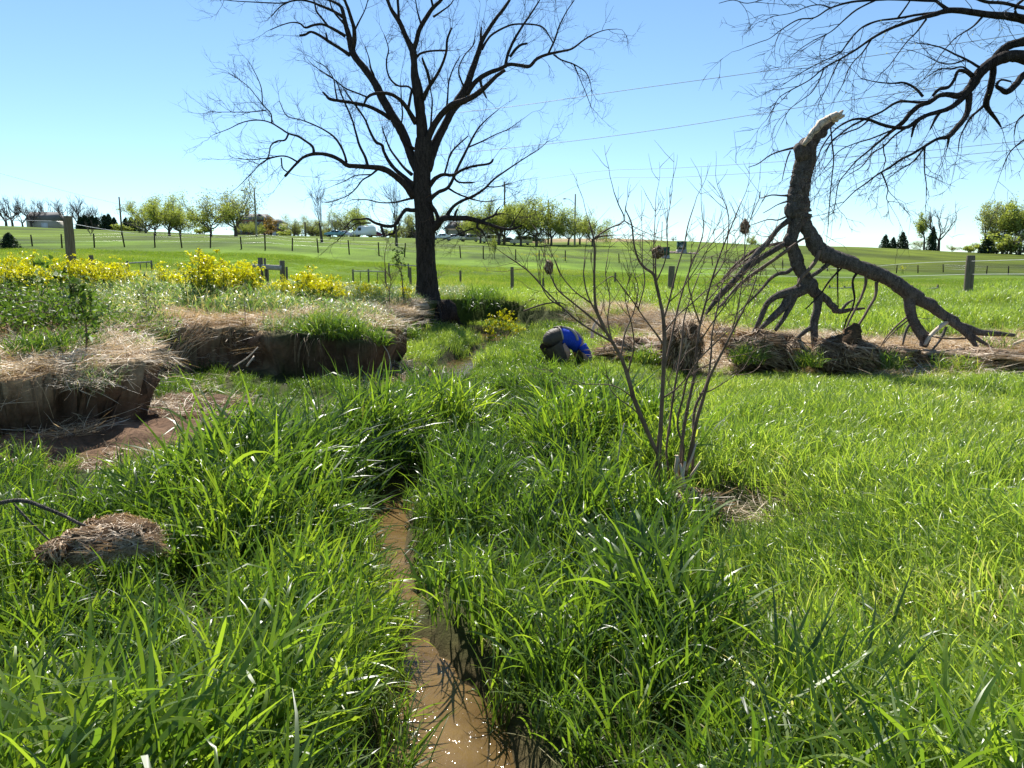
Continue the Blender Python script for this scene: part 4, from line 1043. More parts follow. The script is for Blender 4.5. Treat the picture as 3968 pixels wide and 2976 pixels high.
for i, (pts, sl, nm, mt) in enumerate(bl):
    W, rad = T.limb(pts, sl)
    mb = MB(org)
    # finer rings with furrowed bark on the thick parts
    ns = 40 if rad.max() > .12 else (14 if rad.max() > .04 else 7)
    if ns == 40:
        W2 = catmull(W, 4); r2 = np.interp(np.linspace(0, 1, len(W2)), np.linspace(0, 1, len(W)), rad) * .88
        r2 = r2 * (1 + .16 * vnoise(np.arange(len(W2)) * .16, np.full(len(W2), i), 1.0, 66) + .10 * vnoise(np.arange(len(W2)) * .5, np.full(len(W2), i), 1.0, 67))
        W2 = W2 + np.stack([vnoise(np.arange(len(W2)) * .12, np.full(len(W2), 3.3 + i), 1.0, 68), np.zeros(len(W2)), np.zeros(len(W2))], 1) * .11
        base = len(mb.V)
        mb.tube(W2, r2, ns, rough=.12, seed=i)
    else: mb.tube(W, rad, ns, rough=.12, seed=i)
    mb.build(nm, M[mt], WT, True)
# splintered top
top = P(*cB(560, 75), 11.0); g = RS(55)
for k in range(9):
    a = P(*cB(530 + g.uniform(-22, 12), 100 + g.uniform(-16, 14)), 10.95 + g.uniform(-.06, .06)); b = P(*cB(583 + g.uniform(-45, 14), 46 + g.uniform(-6, 34)), 10.95 + g.uniform(-.05, .05))
    mb = MB(org); mb.tube([a, a * .35 + b * .65, b], [.035, .028, .006], 5)
    mb.build('splinter', M['woodpale'], WT)
mb = MB(org)
pl = catmull([P(*cB(338, 258), 10.80), P(*cB(390, 185), 10.80), P(*cB(440, 130), 10.84), P(*cB(500, 88), 10.86), P(*cB(545, 62), 10.9)], 4)
mb.tube(pl, np.interp(np.linspace(0, 1, len(pl)), [0, .5, 1], [.03, .055, .03]), 7, rough=.5, seed=6)
mb.build('torn_wood', M['woodpale'], WT)
for cx, cy, dx, dy in ((292, 262, 60, -6), (330, 235, 30, -16)):
    mb = MB(org); mb.tube([P(*cB(cx + dx, cy + dy + 60), 10.95), P(*cB(cx + dx * .4, cy + 20), 10.9), P(*cB(cx, cy), 10.88)], [.16, .11, .05], 9, rough=.5, seed=9); mb.build('splinter', M['bark_log'], WT)
for cx, cy in ((428, 820), (712, 1030), (1215, 1330)):
    pass
mb = MB(org); g = RS(56)
dress(mb, T.limbs[14:20], g, 5.5, .5, .006, 2, .01, .06, .2, sub=(2, 4), wob=.3)
dress(mb, T.limbs[7:10] + T.limbs[2:3], g, 3, .4, .005, 1, .0, .08, .2, sub=(2, 4), wob=.3)
o = mb.build('twigs', M['twig'], WT); o['kind'] = 'stuff'

# ------------------------------------------------------------ the small bare shrub in front
T = Traced(cC, 4.78, .25, 17)
sl_ = [
 ([(705, 1430, 13), (707, 1340, 12), (714, 1250, 11), (722, 1150, 9), (730, 1000, 8), (736, 880, 8), (740, 760, 8), (736, 640, 7), (722, 560, 6), (706, 490, 6), (690, 430, 5.5), (650, 400, 5), (620, 360, 4), (600, 290, 3.5), (590, 200, 3), (560, 130, 2)], 0),
 ([(712, 1255, 10), (690, 1215, 9), (640, 1100, 10), (600, 1000, 10), (570, 890, 9), (540, 810, 8), (500, 740, 7), (460, 670, 7), (430, 600, 7), (421, 540, 6), (418, 440, 5), (420, 350, 5), (416, 270, 4), (395, 190, 3)], -.15),
 ([(418, 265, 4), (480, 222, 3.5), (555, 183, 3), (530, 110, 2.5), (508, 50, 2)], 0), ([(555, 183, 2.5), (600, 212, 2)], 0),
 ([(418, 265, 3.5), (450, 255, 3), (510, 250, 2)], .1),
 ([(510, 745, 6), (430, 700, 5), (350, 650, 4.5), (270, 580, 4), (200, 510, 3.5), (130, 430, 3), (75, 385, 3), (20, 348, 2.5)], -.2),
 ([(468, 690, 6), (400, 625, 5), (320, 560, 4), (250, 500, 3.5), (218, 435, 3)], .2),
 ([(430, 610, 4.5), (390, 530, 3.5), (370, 440, 3), (375, 350, 2)], .3), ([(400, 560, 4), (330, 510, 3), (270, 440, 2.5), (240, 370, 2)], -.3),
 ([(270, 580, 3), (210, 540, 3), (170, 470, 2), (160, 400, 1.5)], .2),
 ([(706, 490, 4), (700, 420, 4), (700, 340, 3)], -.2), ([(736, 640, 5), (760, 560, 4), (780, 480, 4), (800, 400, 3.5), (830, 300, 3), (850, 200, 2.5), (880, 105, 1.8)], .2),
 ([(700, 470, 4), (740, 380, 3), (755, 300, 2.5), (750, 220, 2), (770, 90, 1.5)], -.1), ([(690, 430, 3), (690, 330, 2.5), (695, 230, 2), (700, 110, 1.5)], .3),
 ([(735, 880, 6), (765, 760, 5), (790, 640, 4.5), (820, 520, 4), (860, 400, 3), (900, 300, 2.5), (920, 220, 2), (910, 120, 1.5)], .3),
 ([(815, 1410, 9), (815, 1300, 8), (822, 1200, 7), (840, 1080, 6.5), (860, 980, 6), (880, 880, 5.5), (890, 760, 5), (905, 660, 4.5), (930, 560, 4), (960, 450, 3.5), (1000, 330, 3), (1040, 230, 2.5), (1090, 105, 1.8)], .1),
 ([(826, 1400, 8), (860, 1250, 8), (890, 1100, 8), (920, 1000, 7), (950, 900, 6), (990, 820, 5), (1040, 720, 5), (1080, 640, 4), (1130, 540, 3), (1160, 450, 2)], -.2),
 ([(870, 1340, 6), (875, 1200, 6), (880, 1050, 6), (935, 930, 5), (955, 800, 4), (960, 700, 3.5), (990, 560, 3), (1010, 460, 2)], .3),
 ([(1040, 720, 3), (1075, 600, 3), (1095, 480, 2.5), (1108, 350, 2.5), (1114, 245, 2), (1150, 140, 1.8), (1180, 70, 1.5), (1170, 48, 1)], .1),
 ([(905, 660, 4), (870, 560, 3), (850, 460, 2.5), (870, 360, 2), (940, 280, 1.5)], -.3), ([(960, 450, 3), (1010, 380, 2.5), (1030, 280, 2), (1035, 160, 2), (1000, 60, 1.5)], .2),
 ([(770, 1390, 6), (750, 1250, 5), (765, 1120, 5), (780, 1000, 5), (800, 880, 4), (820, 760, 4), (830, 640, 3), (860, 540, 2.5), (900, 430, 2)], .35),
 ([(800, 1380, 6), (830, 1240, 5), (800, 1120, 4), (830, 980, 4), (850, 900, 4), (900, 820, 3), (960, 760, 3), (1030, 690, 2)], -.35),
 ([(600, 1000, 5), (560, 970, 3), (500, 940, 2.5), (400, 935, 2), (320, 935, 1.5)], -.1), ([(540, 810, 5), (560, 700, 3.5), (600, 600, 3), (620, 500, 2.5), (600, 420, 2)], .4),
 ([(640, 1100, 5), (600, 1050, 3), (530, 1000, 2.5), (490, 950, 2), (470, 850, 1.5)], .2),
 ([(730, 1000, 5), (790, 960, 3.5), (850, 900, 3), (910, 860, 3), (980, 830, 2)], -.1), ([(740, 760, 5), (700, 700, 4), (640, 620, 3), (600, 560, 3), (540, 480, 2.5), (500, 440, 2.5), (440, 480, 1.5)], -.3),
 ([(736, 700, 4), (800, 620, 3), (870, 560, 3), (950, 490, 2), (1050, 440, 1.5)], .3), ([(900, 980, 4), (960, 960, 3), (1040, 910, 2), (1110, 860, 1.5)], 0),
 ([(620, 590, 3), (650, 470, 3), (640, 380, 2), (640, 250, 1.5)], .2), ([(500, 740, 4), (480, 640, 3), (490, 540, 2.5), (470, 430, 2), (480, 350, 1.5)], .3),
 ([(570, 890, 4), (600, 770, 3.5), (590, 660, 3), (560, 540, 2), (575, 460, 1.5)], -.3),
 ([(760, 560, 3), (820, 500, 2.5), (900, 380, 2), (950, 300, 2), (1040, 200, 1.5)], -.2), ([(890, 760, 4), (970, 640, 3), (1060, 520, 2.5), (1150, 400, 2)], -.3), ([(930, 560, 3), (1000, 480, 2.5), (1080, 380, 2), (1130, 300, 1.5)], .2),
]
W0 = P(*cC(760, 1420), 4.78); org = np.array((W0[0], W0[1], Hs(W0[0], W0[1])))
SH = empty('bare_shrub', org, 'multi-stemmed leafless shrub standing alone in the tall grass right of the stream', 'shrub')
for pts, s_ in sl_:
    W, rad = T.limb(pts, s_, dep=4.78 if pts[0][1] > 1300 else None)
    if pts[0][1] > 1380: W[0][2] -= .12
    mb = MB(org); mb.tube(W, rad * (1.2 if pts[0][1] > 1300 else 1.05), 8 if rad[0] > .012 else 5, rough=.1, seed=len(W)); mb.build('stem', M['twig'], SH, True)
mb = MB(org); g = RS(62)
dress(mb, T.limbs[1:], g, 6.5, .28, .0024, 1, .03, .014, .25, sub=(1, 4), wob=.18, spread=(.3, .7))
o = mb.build('twigs', M['twig'], SH); o['kind'] = 'stuff'
g = RS(63)
for x0, y0, x1, y1, r in ((800, 1262, 820, 1410, 9), (835, 1290, 822, 1400, 8), (812, 1300, 838, 1440, 8), (885, 1210, 840, 1330, 5), (905, 1290, 850, 1370, 5), (790, 1262, 806, 1300, 5)):
    a = P(*cC(x0, y0), 4.72); b = P(*cC(x1, y1), 4.74)
    mb = MB(org); mb.tube([a, (a + b) / 2 + g.normal(0, .01, 3), b], np.array((.7, 1, 1)) * r * 5.2 / FS / 1.1852, 6, rough=.2); mb.build('split_stem', M['woodpale'], SH, True)

# ============================================================ FLOOD DEBRIS
def debris(name, label, cat, core, c, rad, n, L, W, seed, axis=None, mat='straw', lumpy=.22, flop=.2, base=None, tone=(0, 1), coremat='straw_dark', group=None, sagg=.0, taper=0.0):
    """a heap of matted stalks: a lumpy core with stalks lying over it (axis = direction they run)"""
    g = RS(seed); c = np.array(c, float); rad = np.array(rad, float)
    org = np.array(base if base is not None else (c[0], c[1], c[2] - rad[2]))
    root = empty(name, org, label, cat, group)
    nu, nv = 22, 14
    th = np.linspace(0, 2 * math.pi, nu, endpoint=False); ph = np.linspace(.02, math.pi - .02, nv)
    PH, TH = np.meshgrid(ph, th, indexing='ij')
    D = np.stack([np.sin(PH) * np.cos(TH), np.sin(PH) * np.sin(TH), np.cos(PH)], -1).reshape(-1, 3)
    def surf(D):
        q = 1 + lumpy * (vnoise(D[:, 0] * 2 + D[:, 2], D[:, 1] * 2 + seed, .7, seed % 50) + .5 * vnoise(D[:, 0] * 5, D[:, 2] * 5 + D[:, 1] * 3, .7, seed % 50 + 3)) * 2
        k_ = 1 + taper * D[:, :1]
        return c + D * rad * q[:, None] * np.hstack([np.ones_like(k_), k_, k_])
    k = (np.arange(nv - 1)[:, None] * nu + np.arange(nu)[None]).ravel(); j = (np.arange(nv - 1)[:, None] * nu + (np.arange(nu)[None] + 1) % nu).ravel()
    F = np.stack([k, k + nu, j + nu, j], -1)
    link('matted_core', mesh_np('matted_core', surf(D) - org, [F], M[coremat], True), root)
    Dn = g.normal(0, 1, (n, 3)); Dn /= np.linalg.norm(Dn, axis=1)[:, None]
    Dn = Dn[Dn[:, 2] > -.75]; n = len(Dn)
    ax = np.array(axis if axis is not None else (0, 0, -1.0), float)
    tang = ax - Dn * (Dn @ ax)[:, None] + g.normal(0, flop, (n, 3)); tang -= Dn * np.sum(tang * Dn, 1)[:, None]
    tang /= np.linalg.norm(tang, axis=1)[:, None] + 1e-9
    ln = g.uniform(*L, n); wd = g.uniform(*W, n)
    K = 5; ts = np.linspace(-.5, .5, K)
    pts = np.zeros((n, K, 3))
    for i, t in enumerate(ts):
        q = Dn + tang * (t * ln / rad.mean())[:, None]; q /= np.linalg.norm(q, axis=1)[:, None]
        lift = g.uniform(1.0, 1.10, n) + (g.rand(n) < .28) * g.uniform(0, .42, n) * (i in (0, K - 1))
        pts[:, i] = c + (surf(q) - c) * lift[:, None]
        pts[:, i, 2] -= sagg * abs(t)
    side = np.cross(tang, Dn); side /= np.linalg.norm(side, axis=1)[:, None] + 1e-9
    wv = wd[:, None, None] * np.array((.5, 1, 1, 1, .4))[None, :, None] / 2
    side = side[:, None, :] + g.normal(0, .35, (n, 1, 3))
    V = np.stack([pts - side * wv, pts + side * wv], 2).reshape(-1, 3) - org
    k = (np.arange(n) * K * 2)[:, None] + (np.arange(K - 1) * 2)[None]
    F = np.stack([k, k + 1, k + 3, k + 2], -1).reshape(-1, 4)
    o = link('stalks', mesh_np('stalks', V, [F], M[mat], False, pvar=np.repeat(g.uniform(*tone, n), K * 2)), root); o['kind'] = 'stuff'
    return root
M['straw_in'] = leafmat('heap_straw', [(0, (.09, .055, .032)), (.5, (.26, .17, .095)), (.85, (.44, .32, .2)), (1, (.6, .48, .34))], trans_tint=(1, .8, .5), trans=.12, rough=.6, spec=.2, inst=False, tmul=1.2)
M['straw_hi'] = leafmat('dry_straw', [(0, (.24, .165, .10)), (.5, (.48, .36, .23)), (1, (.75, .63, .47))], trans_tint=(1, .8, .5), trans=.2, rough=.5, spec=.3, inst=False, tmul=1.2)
def cF(x, y): return 2400 + x / 1.4107, 1200 + y / 1.4107
def heap(px, py, rx, rz, Y, ry=.4):
    c = P(*cF(px, py), Y); k = Y / FS / 1.4107
    return c, (rx * k, ry, rz * k)
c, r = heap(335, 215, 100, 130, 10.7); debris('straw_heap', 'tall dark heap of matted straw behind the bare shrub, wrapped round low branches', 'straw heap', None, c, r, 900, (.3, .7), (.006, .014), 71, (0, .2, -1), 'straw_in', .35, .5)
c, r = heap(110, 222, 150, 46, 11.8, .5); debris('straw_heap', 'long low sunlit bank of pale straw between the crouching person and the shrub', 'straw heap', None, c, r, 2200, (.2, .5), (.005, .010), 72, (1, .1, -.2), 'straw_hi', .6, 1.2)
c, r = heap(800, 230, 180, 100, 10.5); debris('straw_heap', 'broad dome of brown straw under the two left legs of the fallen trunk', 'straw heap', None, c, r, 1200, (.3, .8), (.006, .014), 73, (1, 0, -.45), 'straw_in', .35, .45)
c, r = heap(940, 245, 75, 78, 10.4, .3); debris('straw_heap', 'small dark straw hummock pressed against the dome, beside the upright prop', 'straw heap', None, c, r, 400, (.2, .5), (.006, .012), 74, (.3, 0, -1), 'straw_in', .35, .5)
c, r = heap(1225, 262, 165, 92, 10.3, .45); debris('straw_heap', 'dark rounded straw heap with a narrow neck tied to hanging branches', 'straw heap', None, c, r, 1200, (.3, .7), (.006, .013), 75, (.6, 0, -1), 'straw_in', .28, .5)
c, r = heap(1268, 150, 38, 60, 10.35, .12); neck_c, neck_r = c, r
hp = bpy.data.objects['straw_heap.004']
g = RS(76); mb = MB(np.array(hp.location)); a = P(*cF(1300, 80), 10.35); b = P(*cF(1235, 215), 10.3)
mb.tube(catmull([a, P(*cF(1275, 130), 10.33), b], 4), [.05, .07, .09, .1, .12, .14, .17, .2, .24], 10, rough=.3, seed=5); mb.build('neck', M['straw_dark'], hp)
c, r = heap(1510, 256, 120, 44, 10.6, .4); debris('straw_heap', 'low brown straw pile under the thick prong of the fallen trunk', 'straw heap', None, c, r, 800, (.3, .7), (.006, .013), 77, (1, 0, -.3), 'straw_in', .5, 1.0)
c, r = heap(1930, 262, 260, 40, 10.4, .6); debris('straw_heap', 'long pale drift of straw at the right edge, below the split end of the trunk', 'straw heap', None, c, r, 2600, (.2, .6), (.005, .011), 78, (1, 0, .15), 'straw_hi', .55, 1.2)
c, r = heap(2180, 215, 260, 50, 11.6, .5); debris('straw_heap', 'farther straw drift right of the trunk tip, partly out of the picture', 'straw heap', None, c, r, 900, (.3, .8), (.006, .013), 79, (1, 0, .1), 'straw_hi', .5, 1.2)
c, r = heap(560, 130, 60, 30, 12.5, .3); debris('straw_heap', 'small straw clump in green grass between the long leaning branches', 'straw heap', None, c, r, 300, (.2, .5), (.006, .012), 80, (1, 0, 0), 'straw_hi', .25)
# clumps caught in the shrub's twigs
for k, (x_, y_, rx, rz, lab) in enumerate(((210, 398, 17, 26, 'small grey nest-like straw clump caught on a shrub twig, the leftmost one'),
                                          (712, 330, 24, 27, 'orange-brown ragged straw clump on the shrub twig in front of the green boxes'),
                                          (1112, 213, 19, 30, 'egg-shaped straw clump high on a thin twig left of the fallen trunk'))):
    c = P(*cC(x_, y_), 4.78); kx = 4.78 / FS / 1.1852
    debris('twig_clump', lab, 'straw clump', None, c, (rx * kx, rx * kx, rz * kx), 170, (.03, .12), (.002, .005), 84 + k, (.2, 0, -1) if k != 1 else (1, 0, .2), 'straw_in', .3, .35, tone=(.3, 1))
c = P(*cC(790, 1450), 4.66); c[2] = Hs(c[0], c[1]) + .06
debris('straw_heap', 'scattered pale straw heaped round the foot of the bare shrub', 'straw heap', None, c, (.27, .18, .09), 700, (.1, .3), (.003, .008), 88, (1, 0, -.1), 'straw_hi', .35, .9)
# left: hooked branch with two bundles
Yb = 3.25
T = Traced(cL, Yb, .1, 19)
W1, r1 = T.limb([(-420, 520, 22), (-200, 380, 20), (0, 330, 19), (120, 308, 18), (240, 318, 18), (350, 358, 17), (460, 402, 16), (560, 445, 15), (700, 515, 14), (860, 560, 9)], 0)
W2, r2 = T.limb([(115, 335, 8), (190, 420, 10), (290, 522, 9), (380, 612, 8), (500, 710, 7)], -.05)
org = np.array((W1[0][0], W1[0][1], Hs(W1[0][0], W1[0][1])))
FB = empty('fallen_branch', org, 'bent grey branch arching in from the left edge over the grass', 'branch')
mb = MB(org); mb.tube(np.vstack([[W1[0] + (-.3, 0, -.35)], W1]), np.concatenate([[r1[0]], r1]), 12, rough=.1); mb.build('limb', M['bark_log'], FB, True)
mb = MB(org); mb.tube(W2, r2, 8, rough=.1); mb.build('side_limb', M['bark_log'], FB, True)
kL = Yb / FS / 2.212
c = P(*cL(1010, 610), Yb); debris('straw_bundle', 'tapered bundle of dry stalks draped over the tip of the bent branch', 'straw bundle', None, c, (300 * kL, .14, 95 * kL), 1900, (.12, .42), (.0015, .004), 91, (1, .1, -.3), 'straw_hi', .5, .8, sagg=.10, taper=-.4)
c = P(*cL(780, 650), Yb + .05); debris('straw_bundle', 'dark hanging bunch of roots and straw under the branch tip', 'straw bundle', None, c, (130 * kL, .13, 170 * kL), 350, (.1, .3), (.002, .005), 92, (.1, 0, -1), 'straw_in', .5, .6)
c = P(*cL(540, 720), Yb - .1); debris('straw_bundle', 'smaller straw bunch on the end of the side limb, near the left edge', 'straw bundle', None, c, (120 * kL, .11, 110 * kL), 400, (.08, .25), (.002, .006), 93, (.3, 0, -1), 'straw_in', .5, .8, tone=(.3, 1))
# ============================================================ THE CROUCHING PERSON
def skin_obj(name, joints, edges, radii, mat, parent, org, lv=2, root=0):
    me = bpy.data.meshes.new(name)
    me.from_pydata([tuple(np.array(j) - org) for j in joints], edges, [])
    o = link(name, me, parent)
    md = o.modifiers.new('skin', 'SKIN'); md.use_smooth_shade = True; md.branch_smoothing = .6
    if not me.skin_vertices: me.skin_vertices.new(name='')
    for i, r in enumerate(radii):
        sv_ = me.skin_vertices[0].data[i]
        sv_.radius = (r, r) if np.isscalar(r) else r
        sv_.use_root = (i == root)
    s = o.modifiers.new('smooth', 'SUBSURF'); s.levels = lv; s.render_levels = lv
    me.materials.append(mat)
    return o
def sm(name, c, rough=.6, spec=.3, c2=None, scale=12, bump=.2):
    return simple(name, c, c2 or tuple(min(1, a * 1.25) for a in c), scale, rough, bump, spec)
YP = 12.0
c0 = P(2150, 1330, YP); gz = Hs(c0[0], c0[1] + .1)
PO = np.array((c0[0], YP, min(gz, .2)))
PE = empty('person', PO, 'person in blue shirt and brown waders bent double in the tall grass beside the stream', 'person')
# local frame: +a = direction the back runs (right, slightly away), z up
ax_ = np.array((.93, .36, 0)); ay_ = np.array((-.36, .93, 0)); az_ = np.array((0, 0, 1.0))
def L3(a, b, z): return PO + ax_ * a + ay_ * b + az_ * (z - PO[2] + .0)
hz_ = .60
J = [L3(0, 0, hz_ - .02), L3(.18, 0, hz_ + .01), L3(.37, 0, hz_ - .03), L3(.48, 0, hz_ - .12), L3(.55, 0, hz_ - .24), L3(.60, 0, hz_ - .34),
     L3(.44, .17, hz_ - .14), L3(.52, .22, hz_ - .38), L3(.62, .14, hz_ - .56), L3(.66, .12, hz_ - .62),
     L3(.44, -.17, hz_ - .14), L3(.50, -.22, hz_ - .38), L3(.60, -.14, hz_ - .55), L3(.64, -.12, hz_ - .61),
     L3(.0, .12, hz_ - .12), L3(.16, .16, .40), L3(.02, .15, .10), L3(.14, .16, .05),
     L3(.0, -.12, hz_ - .12), L3(.16, -.16, .40), L3(.02, -.15, .10), L3(.14, -.16, .05)]
E = [(0, 1), (1, 2), (2, 3), (3, 4), (4, 5), (3, 6), (6, 7), (7, 8), (8, 9), (3, 10), (10, 11), (11, 12), (12, 13), (0, 14), (14, 15), (15, 16), (16, 17), (0, 18), (18, 19), (19, 20), (20, 21)]
Rr = [.12, .12, .12, .09, .05, .09, .05, .045, .034, .03, .06, .045, .034, .03, .10, .08, .055, .05, .10, .08, .055, .05]
m_skin = sm('skin_tone', (.42, .25, .17), .5)
skin_obj('body', J, E, Rr, m_skin, PE, PO)
mw = sm('wader_cloth', (.05, .038, .026), .6, .3, (.10, .078, .055), 8)
mshirt = sm('blue_shirt', (.015, .05, .42), .7, .2, (.02, .075, .52), 6)
mstrap = sm('tan_strap', (.36, .31, .24), .7)
mhair = sm('brown_hair', (.10, .06, .035), .7, .2, (.2, .13, .08), 60, .6)
def sweep(a_list, z_list, r_list, m=22, n=28, wr=0.0, seed=0, sq=.94):
    a = catmull(np.stack([a_list, z_list, r_list], 1), 5); V = []
    g_ = RS(seed)
    for k, (aa, zz, rr) in enumerate(a):
        t = a[min(k + 1, len(a) - 1)] - a[max(k - 1, 0)]; t = t[:2] / (np.hypot(*t[:2]) + 1e-9)
        nrm = np.array((-t[1], t[0]))
        for j in range(n):
            th = j * 2 * math.pi / n; r2 = rr * (1 + wr * float(vnoise(k * .35 + math.cos(th) * 1.3, math.sin(th) * 1.6 + aa * 9, .6, seed)))
            V.append(L3(aa + nrm[0] * math.cos(th) * r2, math.sin(th) * r2 * 1.02, zz + nrm[1] * math.cos(th) * r2))
    k = np.arange(len(a) - 1)[:, None] * n; j = np.arange(n)[None]; j2 = (j + 1) % n
    F = np.stack([k + j, k + j2, k + n + j2, k + n + j], -1).reshape(-1, 4)
    return np.array(V), F, a
def cloth(name, A, mat, **k):
    V, F, a = sweep(*A, **k); return link(name, mesh_np(name, V - PO, [F], mat, True), PE)
SA = [-.15, -.12, -.05, .06, .18, .28, .36, .42, .45]; SZ = [.50, .54, .60, .635, .625, .59, .53, .46, .42]; SRR = [.03, .105, .145, .155, .15, .145, .13, .10, .03]
def part(i0, i1, grow=0.0): return [np.array(q[i0:i1]) + (grow if q is SRR else 0) for q in (SA, SZ, SRR)]
def cutrange(a0, a1, grow=0.0):
    f = catmull(np.stack([SA, SZ, SRR], 1), 5); f = f[(f[:, 0] >= a0) & (f[:, 0] <= a1)]; return f[:, 0], f[:, 1], f[:, 2] + grow
cloth('shirt', cutrange(.03, .6), mshirt, wr=.06, seed=5)
cloth('waders', cutrange(-.3, .07, .008), mw, wr=.05, seed=8)
for s in (-1, 1):
    mb = MB(PO); mb.tube(catmull([L3(-.08, .10 * s, .52), L3(.02, .13 * s, .34), L3(.06, .14 * s, .18), L3(.0, .15 * s, -.05)], 5), np.linspace(.15, .09, 16), 16, rough=.04, seed=4 + s); mb.build('wader_leg', mw, PE, True)
    mb = MB(PO); mb.tube(catmull([L3(.42, .15 * s, .50), L3(.50, .2 * s, .36), L3(.56, .17 * s, .22)], 5), np.linspace(.075, .05, 11), 12); mb.build('sleeve', mshirt, PE, True)
FSW = catmull(np.stack([SA, SZ, SRR], 1), 8)
def onback(a, th, lift=.010):
    k = int(np.argmin(np.abs(FSW[:, 0] - a))); t = FSW[min(k + 1, len(FSW) - 1)] - FSW[max(k - 1, 0)]; t = t[:2] / np.hypot(*t[:2]); r2 = FSW[k, 2] + lift
    return L3(a - t[1] * math.cos(th) * r2, -math.sin(th) * r2 * 1.02, FSW[k, 1] + t[0] * math.cos(th) * r2)
for a0, t0, a1, t1 in ((.06, .05, .40, .3), (.18, .1, .32, 1.35), (.18, .0, .36, -1.0)):
    mb = MB(PO); mb.tube([onback(a0 + (a1 - a0) * t, t0 + (t1 - t0) * t) for t in np.linspace(0, 1, 11)], .022, 6); mb.build('suspender_strap', mstrap, PE, True)
mb = MB(PO); mb.tube([onback(.065, t, .014) for t in np.linspace(-1.7, 1.7, 17)], .013, 6); mb.build('wader_band', mstrap, PE, True)
# head and face, turned down towards the ground
hc = L3(.52, 0, hz_ - .30)
def blob(name, c, r, mat, parent, org, lump=.0, seed=0, nu=20, nv=14, rotm=None):
    th = np.linspace(0, 2 * math.pi, nu, endpoint=False); ph = np.linspace(.02, math.pi - .02, nv)
    PH, TH = np.meshgrid(ph, th, indexing='ij')
    D = np.stack([np.sin(PH) * np.cos(TH), np.sin(PH) * np.sin(TH), np.cos(PH)], -1).reshape(-1, 3)
    q = 1 + lump * (vnoise(D[:, 0] * 2 + D[:, 2] * 1.3, D[:, 1] * 2 + seed, .8, seed) + .6 * vnoise(D[:, 0] * 5 + D[:, 2], D[:, 1] * 5 + D[:, 2] * 3, .8, seed + 1)) * 2
    V = D * np.array(r) * q[:, None]
    if rotm is not None: V = V @ np.array(rotm).T
    k = (np.arange(nv - 1)[:, None] * nu + np.arange(nu)[None]).ravel(); j = (np.arange(nv - 1)[:, None] * nu + (np.arange(nu)[None] + 1) % nu).ravel()
    return link(name, mesh_np(name, V + np.array(c) - np.array(org), [np.stack([k, k + nu, j + nu, j], -1)], mat, True), parent)
hd = blob('head', hc, (.085, .078, .115), m_skin, PE, PO)
blob('hair', hc + np.array((-.012, -.012, .02)), (.099, .09, .115), mhair, PE, PO, .05, 4)
blob('nose', hc + ax_ * .085 - az_ * .02, (.016, .014, .022), m_skin, PE, PO)
for s in (-1, 1):
    blob('ear', hc + ay_ * .08 * s - az_ * .01, (.018, .012, .03), m_skin, PE, PO)
    blob('eye', hc + ax_ * .075 + ay_ * .03 * s + az_ * .01, (.012, .012, .012), sm('eye_white', (.6, .58, .55)), PE, PO)
    w = J[9] if s > 0 else J[13]
    for f in range(5):
        sp_ = (f - 2) * .018
        base = w + ay_ * sp_; ln = (.05, .075, .08, .072, .055)[f]
        mb = MB(PO); mb.tube([base, base - az_ * ln * .6 + ax_ * .01, base - az_ * ln + ax_ * .0 - ax_ * .01], [.010, .009, .007], 6); mb.build('finger', m_skin, PE, True)
mb = MB(PO); mb.box(L3(.05, .0, .80), (.14, .07, .022), ry=-.12); mb.build('bib_flap', sm('pack_brown', (.05, .03, .02)), PE)

# ============================================================ POSTS AND FENCES
def post(u, vt, vb, Y, wpx, label, group=None, zb=None):
    """round wooden post whose top shows at (u, vt); wpx is its width in photo pixels"""
    t = P(u, vt, Y); r = wpx / 2 * Y / FS
    b = Hs(t[0], Y) if zb is None else zb
    org = np.array((t[0], Y, b)); g = RS(int(u) % 997)
    mb = MB(org)
    hh = np.linspace(b - .3, t[2], 9); sway = np.cumsum(g.normal(0, .004, 9))
    mb.tube(np.stack([t[0] + sway - sway[-1], np.full(9, Y), hh], 1), [r * 1.03] * 7 + [r, r * .93], 14, rough=.05, seed=int(u) % 91)
    mb.tube([(t[0], Y, t[2] - .002), (t[0], Y, t[2] + .004)], [r * .93, r * .8], 14)
    o = mb.build('fence_post', M['woodpost'], None, True); o.location = org
    return tag(o, label, 'post', group)
cv = lambda c, x, y: c(x, y)
p_big = post(263, 838, 0, 15.0, 33, 'thick round corner post rising out of the yellow flowers on the left')
post(c1(778, 640)[0], c1(0, 640)[1], 0, 21, 17, 'short dark post just right of the thick corner post, behind yellow flowers')
post(c2(1303, 743)[0], c2(0, 743)[1], 0, 34, 9.5, 'slim post standing immediately left of the big bare tree trunk')
post(c2(1733, 770)[0], c2(0, 770)[1], 0, 44, 8, 'small post alone in the pasture a little right of the big tree trunk')
post(c2(2177, 740)[0], c2(0, 740)[1], 0, 29, 13, 'brown post in the pasture straight above the yellow flowers by the stream')
post(cE(566, 1045)[0], cE(0, 1045)[1], 0, 29, 8, 'stubby leaning stake behind the left twigs of the bare shrub', zb=None)
post(cE(1340, 985)[0], cE(0, 985)[1], 0, 44, 8, 'short thin post seen through the middle of the bare shrub')
post(cE(1945, 915)[0], cE(0, 915)[1], 0, 25, 24, 'stout post half hidden by the right-hand stems of the bare shrub')
p_right = post(3763, 990, 0, 20.5, 31, 'thick round post in the meadow near the right edge')
